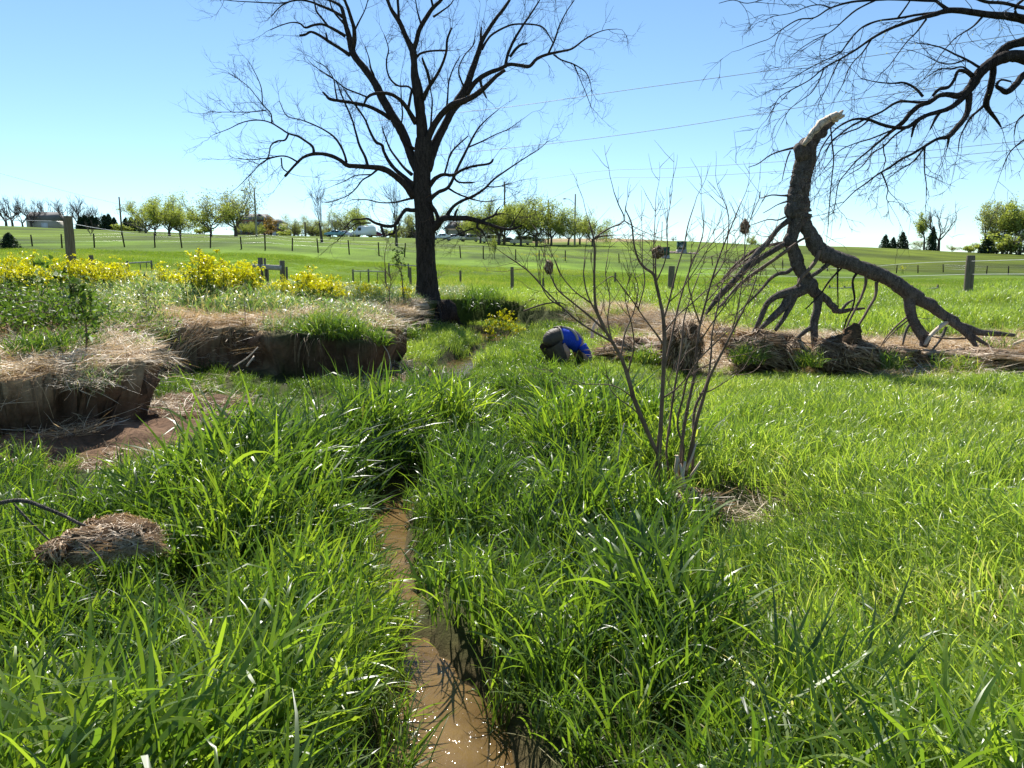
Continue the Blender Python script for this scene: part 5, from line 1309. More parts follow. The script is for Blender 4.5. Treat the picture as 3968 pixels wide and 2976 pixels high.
def brace(name, label, posts, rails, Y, wp, wr, minor=()):
    """posts: (u, vtop); rails: index pairs with v at both ends"""
    u0 = posts[0][0]; a = P(u0, posts[0][1], Y); org = np.array((a[0], Y, Hs(a[0], Y)))
    root = empty(name, org, label, 'fence')
    for (u, vt) in posts + list(minor):
        ww = wp if (u, vt) in posts else wp * .45
        t = P(u, vt, Y); mb = MB(org); zb = Hs(t[0], Y) - .3
        mb.tube(np.linspace((t[0], Y, zb), t, 5), ww / 2 * Y / FS, 10, rough=.06, seed=int(u) % 50); mb.build('post', M['woodpost'], root, True)
    for (ua, va, ub, vb) in rails:
        mb = MB(org); A = P(ua, va, Y - .03); B = P(ub, vb, Y - .03)
        mb.tube(np.linspace(A, B, 5), wr / 2 * Y / FS, 10, rough=.04, seed=3); mb.build('rail', M['rail'], root, True)
    return root
X1 = lambda x: c1(x, 0)[0]; Y1 = lambda y: c1(0, y)[1]; X2 = lambda x: c2(x, 0)[0]; Y2 = lambda y: c2(0, y)[1]
brace('brace_fence', 'low rail on two posts behind the gap between the yellow flower patches on the left', [(X1(1090), Y1(688)), (X1(1296), Y1(683))], [(X1(1000), Y1(712), X1(1296), Y1(696))], 32, 7, 6, [(X1(1200), Y1(700)), (X1(1254), Y1(690))])
brace('brace_fence', 'heavy horse-jump-like brace with a thick pale rail between two posts, beside the tall yellow flowers', [(X2(18), Y2(660)), (X2(205), Y2(686))], [(X2(-60), Y2(738), X2(20), Y2(738)), (X2(30), Y2(738), X2(205), Y2(748))], 17.5, 19, 21, [(X2(80), Y2(745)), (X2(243), Y2(738)), (X2(57), Y2(664))])
brace('brace_fence', 'three-post rail fence in the pasture left of the big tree', [(X2(812), Y2(760)), (X2(945), Y2(758)), (X2(1090), Y2(768))], [(X2(812), Y2(775), X2(945), Y2(776)), (X2(945), Y2(776), X2(1090), Y2(782))], 36, 7, 5, [(X2(875), Y2(775)), (X2(1022), Y2(778))])
brace('brace_fence', 'two-post rail fence whose right end passes behind the big tree trunk', [(X2(1121), Y2(704)), (X2(1287), Y2(710))], [(X2(1121), Y2(720), X2(1287), Y2(727)), (X2(1287), Y2(727), X2(1400), Y2(732))], 48, 6, 5)
brace('brace_fence', 'small rail fence seen under the arch of the fallen trunk', [(c5(35, 0)[0], c5(0, 958)[1]), (c5(172, 0)[0], c5(0, 965)[1]), (c5(243, 0)[0], c5(0, 950)[1])], [(c5(35, 0)[0], c5(0, 985)[1], c5(172, 0)[0], c5(0, 990)[1]), (c5(172, 0)[0], c5(0, 985)[1], c5(243, 0)[0], c5(0, 980)[1])], 31, 7, 6)
brace('brace_fence', 'sloping rail ending at a single post, showing above the right leg of the fallen trunk', [(c5(1030, 0)[0], c5(0, 955)[1])], [(c5(860, 0)[0], c5(0, 1004)[1], c5(1030, 0)[0], c5(0, 985)[1])], 30, 7, 6)
brace('brace_fence', 'short dark crossbar between stakes seen through the leaning branches', [(cD(990, 0)[0], cD(0, 1100)[1]), (cD(1320, 0)[0], cD(0, 1125)[1])], [(cD(980, 0)[0], cD(0, 1103)[1], cD(1330, 0)[0], cD(0, 1130)[1])], 27, 5, 5)
# far fence line: one fence, many posts
Fp = [(c1(x, 0)[0], Y1(t), Y1(b)) for x, t, b in ((266, 470, 548), (522, 458, 576), (800, 452, 570), (1052, 450, 560), (1320, 450, 562), (1546, 455, 562), (1800, 450, 568), (2062, 480, 580))]
Fp += [(X2(x), Y2(t), Y2(b)) for x, t, b in ((55, 450, 585), (291, 490, 595), (508, 495, 605), (775, 510, 618), (1032, 528, 625), (1257, 535, 638), (1732, 558, 652), (1930, 560, 662))]
Fp += [(cE(x, 0)[0], cE(0, t)[1], cE(0, b)[1]) for x, t, b in ((272, 735, 842), (524, 745, 838), (804, 747, 855), (1080, 770, 866), (1380, 780, 882))]
Fp += [(cD(x, 0)[0], cD(0, t)[1], cD(0, b)[1]) for x, t, b in ((495, 800, 910), (720, 808, 918), (968, 850, 925), (1478, 850, 945))]
Fp += [(c5(x, 0)[0], c5(0, t)[1], c5(0, b)[1]) for x, t, b in ((15, 790, 835), (450, 765, 860), (655, 778, 860), (850, 780, 866), (1080, 790, 850), (1292, 797, 880), (1482, 805, 885), (1680, 810, 895))]
Fp = [(-260, 912, 948), (-130, 908, 948)] + Fp + [(4100, 1048, 1080), (4300, 1050, 1082)]
pts3 = []
root = empty('wire_fence', (0, 60, 3), 'long line of thin dark posts with wire crossing the whole pasture below the rise', 'fence')
g = RS(77)
for u, vt, vb in Fp:
    yb = None
    # walk out until the ground is seen at the post's foot
    for Yd in np.arange(45, 130, .5):
        q = P(u, vb, Yd)
        if Hs(q[0], Yd) >= q[2]: yb = Yd; break
    if yb is None or not (50 <= yb <= 110): yb = np.interp(u, [0, 1600, 2400, 3968], [64, 72, 88, 98])
    yb = .5 * yb + .5 * np.interp(u, [0, 1600, 2400, 3968], [64, 72, 88, 98])
    t = P(u, vt, yb); zb = Hs(t[0], yb)
    zt = max(t[2], zb + 1.0)
    mb = MB((0, 60, 3)); l = g.normal(0, .04)
    mb.tube([(t[0] - l, yb, zb - .2), (t[0], yb, (zt + zb) / 2), (t[0] + l, yb, zt)], [.065, .065, .06], 8); mb.build('post', M['bark'], root, True)
    pts3.append((t[0], yb, zb, zt))
pts3.sort()
for fr in (.45, .75, .95):
    mb = MB((0, 60, 3)); mb.tube([(a, b, c + (d - c) * fr) for a, b, c, d in pts3], .005, 4, cap=False); mb.build('wire', M['wire'], root)
# near wires on the right post, and from the left corner post
def wire_thing(label, pts, r=.004, cat='wire', name='fence_wire', mat='wire'):
    mb = MB(pts[0]); mb.tube(catmull(pts, 3), r, 4, cap=False); o = mb.build(name, M[mat]); o.location = pts[0]; return tag(o, label, cat)
pr = P(3763, 1012, 20.4); pr2 = P(3763, 1063, 20.4)
wire_thing('upper strand of fence wire running through the thick post near the right edge', [P(4250, 1000, 14), pr, P(3500, 1022, 27), P(3200, 1042, 42), P(2700, 1040, 62)], .006)
wire_thing('lower strand of fence wire below the other at the thick post near the right edge', [P(4250, 1062, 14), pr2, P(3500, 1070, 27), P(3200, 1074, 42), P(2700, 1060, 62)], .006)
wire_thing('slack wire sloping from the top of the thick left corner post', [P(-60, 850, 15), P(165, 856, 15), P(248, 862, 15), P(400, 888, 22), P(520, 905, 34)], .006)

# ============================================================ POLES, LAMPS, POWER LINES
def ground_hit(u, v, a, b):
    for Yd in np.arange(a, b, 1.0):
        q = P(u, v, Yd)
        if Hs(q[0], Yd) >= q[2]: return Yd
    return b
def pole(u, vt, vb, Y, w, label, lamp=None, ltop=None):
    t = P(u, vt, Y); zb = Hs(t[0], Y); org = np.array((t[0], Y, zb))
    root = empty('street_lamp' if lamp else 'utility_pole', org, label, 'street lamp' if lamp else 'utility pole')
    mb = MB(org); r = w / 2 * Y / FS
    mb.tube([(t[0], Y, zb - .4), (t[0], Y, (zb + t[2]) / 2), tuple(t)], [r * 1.15, r, r * .8], 10); mb.build('pole', M['rail'] if lamp else M['woodpost'], root, True)
    if lamp:
        (u1, v1), (u2, v2) = lamp
        A = P(u1, v1, Y); B = P(u2, v2, Y)
        mb = MB(org); mb.tube(catmull([A, (A + B) / 2 + np.array((0, 0, .35)), B], 4), .05, 6); mb.build('arm', M['rail'], root, True)
        mb = MB(org); mb.tube([B + (.25, 0, 0), B + (-.1, 0, .03), B + (-.45, 0, -.02)], [.09, .15, .07], 8); mb.build('lamp_head', M['rail'], root, True)
    else:
        mb = MB(org); mb.tube([(t[0] - .1, Y, t[2] - .3), (t[0] - .1, Y, t[2] + .05)], [.05, .05], 6); mb.build('insulator', M['rail'], root)
    return t
ta = pole(X1(1020), Y1(140), 0, 150, 6, 'lone weathered pole on the rise between the two tree groups at the far left')
pole(X1(2178), Y1(62), 0, 150, 7, 'lamp post in front of the brick house, its arm pointing left', ((X1(2172), Y1(150)), (X1(2080), Y1(85))))
tb = pole(cT(1597, 0)[0], 972 / 1.3825, 0, 166, 7, 'tall dark pole above the green trees right of the big bare tree')
tc_ = pole(cE(623, 0)[0], cE(0, 203)[1], 0, 168, 6, 'bare pole rising behind the row of green trees, left of the lamp post')
pole(cE(911, 0)[0], cE(0, 143)[1], 0, 160, 7, 'lamp post with left arm at the right end of the row of green trees', ((cE(900, 0)[0], cE(0, 245)[1]), (cE(800, 0)[0], cE(0, 195)[1])))
pole(X2(402), Y2(356), 0, 170, 7, 'short grey pole right of the house garage')
pole(1286, 848, 0, 175, 4, 'small lamp post behind the blue car', ((1288, 856), (1302, 858)))
td = pole(cD(183, 0)[0], cD(0, 440)[1], 0, 235, 3, 'thin distant pole on the skyline above the green boxes')
te = pole(cD(890, 0)[0], cD(0, 545)[1], 0, 235, 3, 'tiny distant pole with a crossbar on the skyline left of the fallen trunk')
def cable(label, uv, Ys):
    pts = [P(u, v, Y) for (u, v), Y in zip(uv, Ys)]
    wire_thing(label, pts, .022, 'power line', 'power_line', 'cable')
cable('uppermost power line slanting up to the right behind the trees', [(1440, 470), (1950, 417), (2420, 350), (3040, 265), (3968, 130), (4500, 40)], [75, 72, 68, 63, 56, 52])
cable('second power line, below the uppermost, crossing the sky behind the trees', [(1440, 625), (2120, 558), (2600, 495), (3040, 425), (3968, 290), (4500, 210)], [75, 72, 68, 63, 56, 52])
cable('third power line, nearly level, behind the fallen trunk', [(tb[0] * 0 + 1955, 715), (2300, 665), (2600, 652), (3040, 625), (3500, 592), (3968, 545), (4400, 500)], [160, 120, 100, 85, 75, 68, 60])
cable('lowest power line, nearly level, behind the fallen trunk', [(2125, 775), (2300, 698), (2600, 688), (3040, 662), (3500, 622), (3968, 577), (4400, 535)], [165, 120, 100, 85, 75, 68, 60])
cable('faint power line low in the sky at the far left', [(-300, 590), (466, 792), (690, 792), (1200, 870)], [120, 150, 155, 172])

# ============================================================ CARS
M['glass'] = simple('dark_car_glass', (.012, .016, .022), (.03, .035, .045), 3, .08, 0, .8)
M['tyre'] = simple('tyre_rubber', (.012, .012, .012), (.03, .03, .03), 9, .8, 0)
M['hub'] = simple('wheel_hub', (.4, .4, .42), (.55, .55, .56), 3, .35, 0, .5, metal=.6)
def paint(name, c):
    return simple(name, c, tuple(a * 1.06 for a in c), 2, .22, 0, .6)
PROF = {
 'van': [(-2.5, .35), (-2.5, 1.0), (-2.42, 1.75), (-2.25, 1.92), (.6, 1.95), (1.05, 1.85), (1.75, 1.15), (2.4, .95), (2.52, .7), (2.5, .35)],
 'cargo': [(-2.6, .4), (-2.6, 1.2), (-2.55, 2.2), (-2.4, 2.35), (.9, 2.35), (1.25, 2.2), (1.9, 1.3), (2.5, 1.05), (2.6, .75), (2.6, .4)],
 'suv': [(-2.3, .4), (-2.32, 1.0), (-2.1, 1.65), (-1.9, 1.76), (.3, 1.76), (.6, 1.68), (1.15, 1.15), (2.1, 1.0), (2.28, .75), (2.28, .4)],
 'sedan': [(-2.3, .35), (-2.35, .8), (-2.1, 1.0), (-1.6, 1.05), (-1.0, 1.42), (.2, 1.45), (1.0, 1.0), (2.0, .85), (2.3, .65), (2.3, .35)]}
WIN = {'van': [(-2.3, -1.55), (-1.45, -.1), (0, 1.0)], 'cargo': [(.55, 1.25)], 'suv': [(-1.95, -1.15), (-1.05, -.1), (0, .75)], 'sedan': [(-1.05, -.15), (-.05, .65)]}
WZ = {'van': (1.12, 1.75), 'cargo': (1.35, 2.05), 'suv': (1.1, 1.62), 'sedan': (.98, 1.36)}
def car(kind, colr_, u, Y, face, label, name='parked_car', cat='car', rack=False, W=1.85):
    """seen side on; face +1 = nose to the right"""
    c = P(u, 900, Y); zb = max(Hs(c[0], Y), Hs(c[0], Y - .9)) ; org = np.array((c[0], Y, zb))
    root = empty(name, org, label, cat)
    def pt(a, b, z): return (a * face, b, z)
    pr = PROF[kind]; n = len(pr); yy = [-W / 2, -W / 2 + .06, W / 2 - .06, W / 2]
    V = []; 
    zmax = max(p[1] for p in pr)
    for j, b in enumerate(yy):
        for a, z_ in pr:
            edge = j in (0, 3); k = max(0, (z_ - .95) / (zmax - .9))
            bb = b * (1 - .16 * k) if True else b
            V.append(pt(a * (.985 if edge else 1), bb, z_ - (.03 if edge and z_ > .9 else 0)))
    F = []
    for j in range(3):
        for i in range(n):
            i2 = (i + 1) % n
            F.append((j * n + i, j * n + i2, (j + 1) * n + i2, (j + 1) * n + i))
    mb = MB(); mb.add(V, [np.array(F), np.array([list(range(n))[::-1]]), np.array([[3 * n + i for i in range(n)]])])
    o = mb.build('body', colr_, root)
    z0, z1 = WZ[kind]
    for a0, a1 in WIN[kind]:
        for s in (-1, 1):
            k0 = max(0, (z0 - .95) / (zmax - .9)); k1 = max(0, (z1 - .95) / (zmax - .9))
            def top(a):  # roof height over a
                q = [p for p in pr[1:-1]]
                return np.interp(a, [p[0] for p in q], [p[1] for p in q]) - .09
            za, zb_ = min(z1, top(a0)), min(z1, top(a1))
            mb = MB(); th = .012
            ring = [(a0, z0), (a1, z0), (a1, max(zb_, z0 + .05)), (a0, max(za, z0 + .05))]
            V = []
            for d in (0, th):
                for a, z_ in ring:
                    k = max(0, (z_ - .95) / (zmax - .9)); V.append(pt(a, s * (W / 2 * (1 - .16 * k) + d), z_))
            mb.add(V, [np.array([(0, 1, 2, 3), (7, 6, 5, 4), (0, 4, 5, 1), (1, 5, 6, 2), (2, 6, 7, 3), (3, 7, 4, 0)])])
            mb.build('window', M['glass'], root)
    # windscreen and rear glass
    for idx in ((n - 5, n - 4),) + (((1, 2),) if kind != 'cargo' else ()):
        (a, za), (b, zb2) = pr[idx[0]], pr[idx[1]]
        if kind == 'sedan' and idx == (1, 2): (a, za), (b, zb2) = pr[3], pr[4]
        mb = MB(); V = []
        for t, s in ((.12, -1), (.12, 1), (.88, 1), (.88, -1)):
            A, Z = a + (b - a) * t, za + (zb2 - za) * t
            off = .015
            V.append(pt(A + (off if idx[0] > 3 else -off), s * W / 2 * .76, Z + off))
        V += [tuple(np.array(v) - np.array((0, 0, .03))) for v in V]
        mb.add(V, [np.array([(0, 1, 2, 3), (7, 6, 5, 4), (0, 4, 5, 1), (1, 5, 6, 2), (2, 6, 7, 3), (3, 7, 4, 0)])]); mb.build('windscreen', M['glass'], root)
    for a in (-1.45, 1.5):
        for s in (-1, 1):
            mb = MB(); mb.tube([pt(a, s * (W / 2 - .2), .34), pt(a, s * (W / 2 + .02), .34)], .34, 16, cap=False); mb.tube([pt(a, s * (W / 2 - .03), .34), pt(a, s * (W / 2 - .01), .34)], .33, 12)
            w_ = mb.build('wheel', M['tyre'], root, False)
            mb = MB(); mb.tube([pt(a, s * (W / 2 - .02), .34), pt(a, s * (W / 2 + .03), .34)], .2, 12); mb.build('hub', M['hub'], w_)
    for s in (-1, 1):
        mb = MB(); mb.box(pt(pr[-2][0] - .02, s * W * .36, .72), (.08, .3, .14)); mb.build('headlight', M['hub'], root)
    if rack:
        for b in (-.5, .1, .5):
            mb = MB(); mb.box((-.5 * face, b, 2.55), (3.4, .08, .06)); mb.build('roof_rack', M['rail'], root)
        mb = MB(); mb.box((-.5 * face, 0, 2.47), (.08, 1.5, .05)); mb.box((.6 * face, 0, 2.47), (.08, 1.5, .05)); mb.build('rack_bar', M['rail'], root)
    return root
white = paint('white_paint', (.86, .87, .89))
car('sedan', paint('teal_paint', (.22, .42, .48)), X2(658), 172, -1, 'light blue-green hatchback parked leftmost on the rise')
car('sedan', paint('pearl_paint', (.7, .68, .72)), X2(748), 176, 1, 'pale sedan parked behind the nose of the light blue-green hatchback')
car('cargo', white, X2(910), 172, -1, 'white work van with ladder rack on its roof, left of the big tree', 'parked_van', 'van', True)
car('sedan', paint('maroon_paint', (.09, .012, .02)), X2(1015), 176, 1, 'dark red car parked right behind the white work van')
car('sedan', white, X2(1572), 170, -1, 'white sedan parked just right of the big tree trunk')
car('sedan', paint('white_paint_b', (.84, .84, .84)), X2(1690), 170, 1, 'white sedan between the first sedan and the silver wagon')
car('suv', paint('silver_paint', (.32, .34, .36)), X2(1812), 171, -1, 'silver station wagon with dark windows among the white cars')
car('van', white, X2(1995), 170, -1, 'white van half hidden by tree trunks, left of the low dark car')
car('sedan', paint('navy_paint', (.012, .02, .06)), X2(2125), 175, -1, 'low dark blue car between the two white vans')
car('van', white, cE(330, 0)[0], 168, -1, 'white minivan with four dark side windows, rightmost of the parked cars', 'parked_van', 'van')
car('sedan', paint('black_paint', (.012, .013, .015)), cE(475, 0)[0], 178, 1, 'black car whose nose shows behind the rightmost white minivan')

# ============================================================ HOUSES
M['brick'] = simple('brick_wall', (.13, .07, .055), (.22, .13, .10), 20, .9, .2)
M['roofing'] = simple('grey_shingles', (.15, .145, .14), (.24, .23, .22), 12, .9, .2)
M['trim'] = simple('white_trim', (.6, .62, .65), (.72, .73, .75), 3, .6, 0)
M['beige'] = simple('beige_siding', (.4, .36, .3), (.5, .46, .4), 4, .8, 0)
YH = 236
def HX(u): return P(u, 900, YH)[0]
def HZ(v): return P(1000, v, YH)[2]
def H4(x, y): return 850 + x / 7.373, 780 + y / 7.373
zg = HZ(921)
org = np.array((HX(1010), YH, Hs(HX(1010), YH)))
HO = empty('brick_house', org, 'large two-storey brick house with grey roof and two garage doors beyond the lamp post', 'house')
def wall_box(name, u0, u1, v0, v1, y0, y1, mat, parent=HO):
    mb = MB(org); x0, x1 = HX(u0), HX(u1); z0, z1 = HZ(v1), HZ(v0)
    mb.box(((x0 + x1) / 2, (y0 + y1) / 2, (z0 + z1) / 2), (x1 - x0, y1 - y0, z1 - z0)); return mb.build(name, M[mat], parent)
def gable(name, u0, u1, ve, vr, y0, y1, mat='roofing', along='x', over=.4, inset=0.0):
    mb = MB(org); x0, x1 = HX(u0) - over, HX(u1) + over; ze, zr = HZ(ve), HZ(vr); ym = (y0 + y1) / 2; xm = (x0 + x1) / 2
    if along == 'x':
        V = [(x0, y0 - over, ze), (x1, y0 - over, ze), (x1, y1 + over, ze), (x0, y1 + over, ze), (x0 + inset, ym, zr), (x1 - inset, ym, zr)]
        mb.add(V, [np.array([(0, 1, 5, 4), (2, 3, 4, 5), (3, 2, 1, 0)]), np.array([(1, 2, 5), (3, 0, 4)])])
    else:
        V = [(x0, y0 - over, ze), (x1, y0 - over, ze), (x1, y1, ze), (x0, y1, ze), (xm, y0 - over, zr), (xm, y1, zr)]
        mb.add(V, [np.array([(1, 2, 5, 4), (3, 0, 4, 5), (3, 2, 1, 0)]), np.array([(0, 1, 4), (2, 3, 5)])])
    return mb.build(name, M[mat], HO)
wall_box('wall', 915, 1040, 852, 930, YH, YH + 9, 'brick')
gable('roof', 912, 1042, 853, 824, YH, YH + 9, inset=2.0)
wall_box('wall', 1040, 1088, 862, 930, YH - 1, YH + 8, 'beige')
gable('roof', 1038, 1090, 864, 847, YH - 1, YH + 8, inset=1.5)
wall_box('wall', 1060, 1108, 888, 930, YH - 3, YH + 6, 'brick')
gable('roof', 1058, 1110, 889, 876, YH - 3, YH + 6, inset=.5)
wall_box('wall', 996, 1034, 852, 930, YH - 1.6, YH, 'brick')
gable('roof', 994, 1036, 853, 829, YH - 1.6, YH + 3, along='y')
# gable front under the cross roof
mb = MB(org); x0, x1 = HX(999), HX(1031); V = [(x0, YH - 1.9, HZ(852)), (x1, YH - 1.9, HZ(852)), ((x0 + x1) / 2, YH - 1.9, HZ(833))]
V += [(a, b + .4, c) for a, b, c in V]; mb.add(V, [np.array([(0, 1, 2), (5, 4, 3)]), np.array([(0, 3, 4, 1), (1, 4, 5, 2), (2, 5, 3, 0)])]); mb.build('gable_wall', M['brick'], HO)
mb = MB(org); mb.tube([(HX(1016), YH - 2.0, HZ(839)), (HX(1016), YH - 1.8, HZ(839))], .42, 12); mb.build('round_window', M['trim'], HO)
def window(u0, u1, v0, v1, y):
    f = wall_box('window', u0, u1, v0, v1, y - .12, y, 'trim')
    du = (u1 - u0); 
    for k in range(2):
        a = u0 + du * (.08 + .47 * k); wall_box('pane', a, a + du * .37, v0 + (v1 - v0) * .1, v1 - (v1 - v0) * .1, y - .15, y - .1, 'glass', f)
for u in (930, 950, 970): 
    window(u, u + 8, 858, 873, YH); window(u, u + 8, 892, 908, YH)
window(1002, 1012, 862, 874, YH - 1.6); window(1016, 1026, 862, 874, YH - 1.6); window(1003, 1020, 890, 908, YH - 1.6); window(1074, 1086, 866, 880, YH - 1)
for u in (1067, 1086.5):
    d = wall_box('garage_door', u, u + 15, 900, 921, YH - 3.08, YH - 3, 'trim')
    for k in range(1, 4): wall_box('door_panel', u + .5, u + 14.5, 900 + k * 5 - 4, 900 + k * 5 + .2, YH - 3.12, YH - 3.07, 'trim', d)
mb = MB(org); mb.box((HX(940), YH + 5, HZ(822)), (1.0, 1.0, 3)); mb.build('chimney', M['brick'], HO)
c = P(c1(395, 0)[0], 860, 262); org = np.array((c[0], 262, Hs(c[0], 262)))
HO2 = empty('shed', org, 'low grey gabled shed behind the bare trees at the far left', 'shed')
mb = MB(); mb.box((0, 0, 1.6), (10, 6, 3.2)); mb.build('wall', M['beige'], HO2)
mb = MB(); mb.add([(-5.4, -3.4, 3.2), (5.4, -3.4, 3.2), (5.4, 3.4, 3.2), (-5.4, 3.4, 3.2), (-5.2, 0, 6.2), (5.2, 0, 6.2)], [np.array([(0, 1, 5, 4), (2, 3, 4, 5), (3, 2, 1, 0)]), np.array([(1, 2, 5), (3, 0, 4)])]); mb.build('roof', M['roofing'], HO2)
mb = MB(); mb.box((1.2, -3.03, 1.2), (2.2, .08, 2.3)); mb.build('door', M['trim'], HO2)
# a low wide roof showing between the trees above the cars
c = P(1820, 890, 226); org = np.array((c[0], 226, Hs(c[0], 226)))
H3 = empty('low_building', org, 'low building with a pale blue-grey roof behind the parked cars right of the big tree', 'building')
mb = MB(); mb.box((0, 0, 1.5), (14, 8, 3)); mb.build('wall', M['beige'], H3)
mb = MB(); mb.add([(-7.5, -4.5, 3), (7.5, -4.5, 3), (7.5, 4.5, 3), (-7.5, 4.5, 3), (-5.5, 0, 5.4), (5.5, 0, 5.4)], [np.array([(0, 1, 5, 4), (2, 3, 4, 5), (3, 2, 1, 0)]), np.array([(1, 2, 5), (3, 0, 4)])]); mb.build('roof', M['roofing'], H3)
mb = MB(); mb.box((-2, -4.03, 1.4), (1.4, .08, 1.2)); mb.box((2, -4.03, 1.4), (1.4, .08, 1.2)); mb.build('window', M['glass'], H3)

# ============================================================ GREEN UTILITY BOXES
M['boxgreen'] = simple('dark_green_steel', (.012, .045, .035), (.025, .075, .055), 4, .45, 0, .5)
M['concrete'] = simple('grey_concrete', (.25, .24, .24), (.36, .35, .35), 8, .9, .3)
M['rubble'] = simple('brown_rubble', (.26, .18, .13), (.5, .4, .32), 5, .95, .6, bdist=.1)
def cG(x, y): return 2500 + x / 8.848, 880 + y / 8.848
def ubox(x0, x1, y0, y1, yb, Y, label, stripes=False):
    a = P(*cG(x0, y0), Y); b = P(*cG(x1, y1), Y); zb = P(*cG(x1, yb), Y)[2]
    w = b[0] - a[0]; h = a[2] - b[2]
    gz_ = Hs((a[0] + b[0]) / 2, Y)
    org = np.array(((a[0] + b[0]) / 2, Y, gz_))
    root = empty('utility_box', org, label, 'utility box')
    mb = MB(); mb.box((0, 0, (b[2] + gz_ - .4) / 2 - gz_), (w * 1.06, .96, b[2] - gz_ + .4)); mb.build('plinth', M['concrete'], root)
    mb = MB(); mb.box((0, 0, (a[2] + b[2]) / 2 - gz_), (w, .85, h)); cab = mb.build('cabinet', M['boxgreen'], root)
    mb = MB(); mb.box((0, 0, a[2] - gz_ + .03), (w * 1.08, .95, .07)); mb.build('lid', M['boxgreen'], root)
    mb = MB(); mb.box((w * .0, -.44, (a[2] + b[2]) / 2 - gz_), (.02, .03, h * .9)); mb.build('door_seam', M['tyre'], root)
    if stripes:
        t = P(*cG(1235, 570), Y); l = P(*cG(1110, 740), Y); r_ = P(*cG(1330, 740), Y)
        for q in (l, r_):
            mb = MB(org); mb.tube([(q[0], Y - .5, q[2]), (t[0], Y - .5, t[2])], .045, 6); mb.build('frame_strut', M['rail'], root)
        mb = MB(org); mb.box((t[0], Y - .47, (t[2] + l[2]) / 2 - .1), (.45, .04, .5)); mb.build('vent', M['hub'], root)
        p = P(*cG(1350, 690), Y); mb = MB(org); mb.tube([(p[0], Y - .75, p[2] - 1.5), (p[0], Y - .75, p[2])], .06, 8); mb.build('marker_post', M['rail'], root)
    return root
YB = ground_hit(cG(1200, 900)[0], cG(0, 900)[1], 60, 150)
ubox(1105, 1395, 505, 765, 880, YB, 'dark green steel cabinet with a pale A-shaped frame, on rubble on the hillside', True)
YB2 = ground_hit(cG(700, 1075)[0], cG(0, 1075)[1], 60, 150)
ubox(590, 815, 695, 975, 1075, YB2, 'dark green steel cabinet on a pale plinth, lower down the slope left of the other')
g = RS(91); c = P(*cG(1240, 930), YB - 1.2)
ctr = np.array((c[0] + .2, YB - .8, Hs(c[0], YB - .8)))
RB = empty('rubble_pile', ctr, 'pale brown rubble spread round the upper green cabinet', 'rubble')
for k in range(90):
    a = g.uniform(-2.6, 2.4); b = g.uniform(-1.2, 1.2)
    r = g.uniform(.12, .3); q = np.array((ctr[0] + a, ctr[1] + b, Hs(ctr[0] + a, ctr[1] + b) + r * .3))
    blob('stone', q, (r, r * .8, r * .6), M['rubble'], RB, ctr, .15, k % 40, 8, 6)
mb = MB(); 

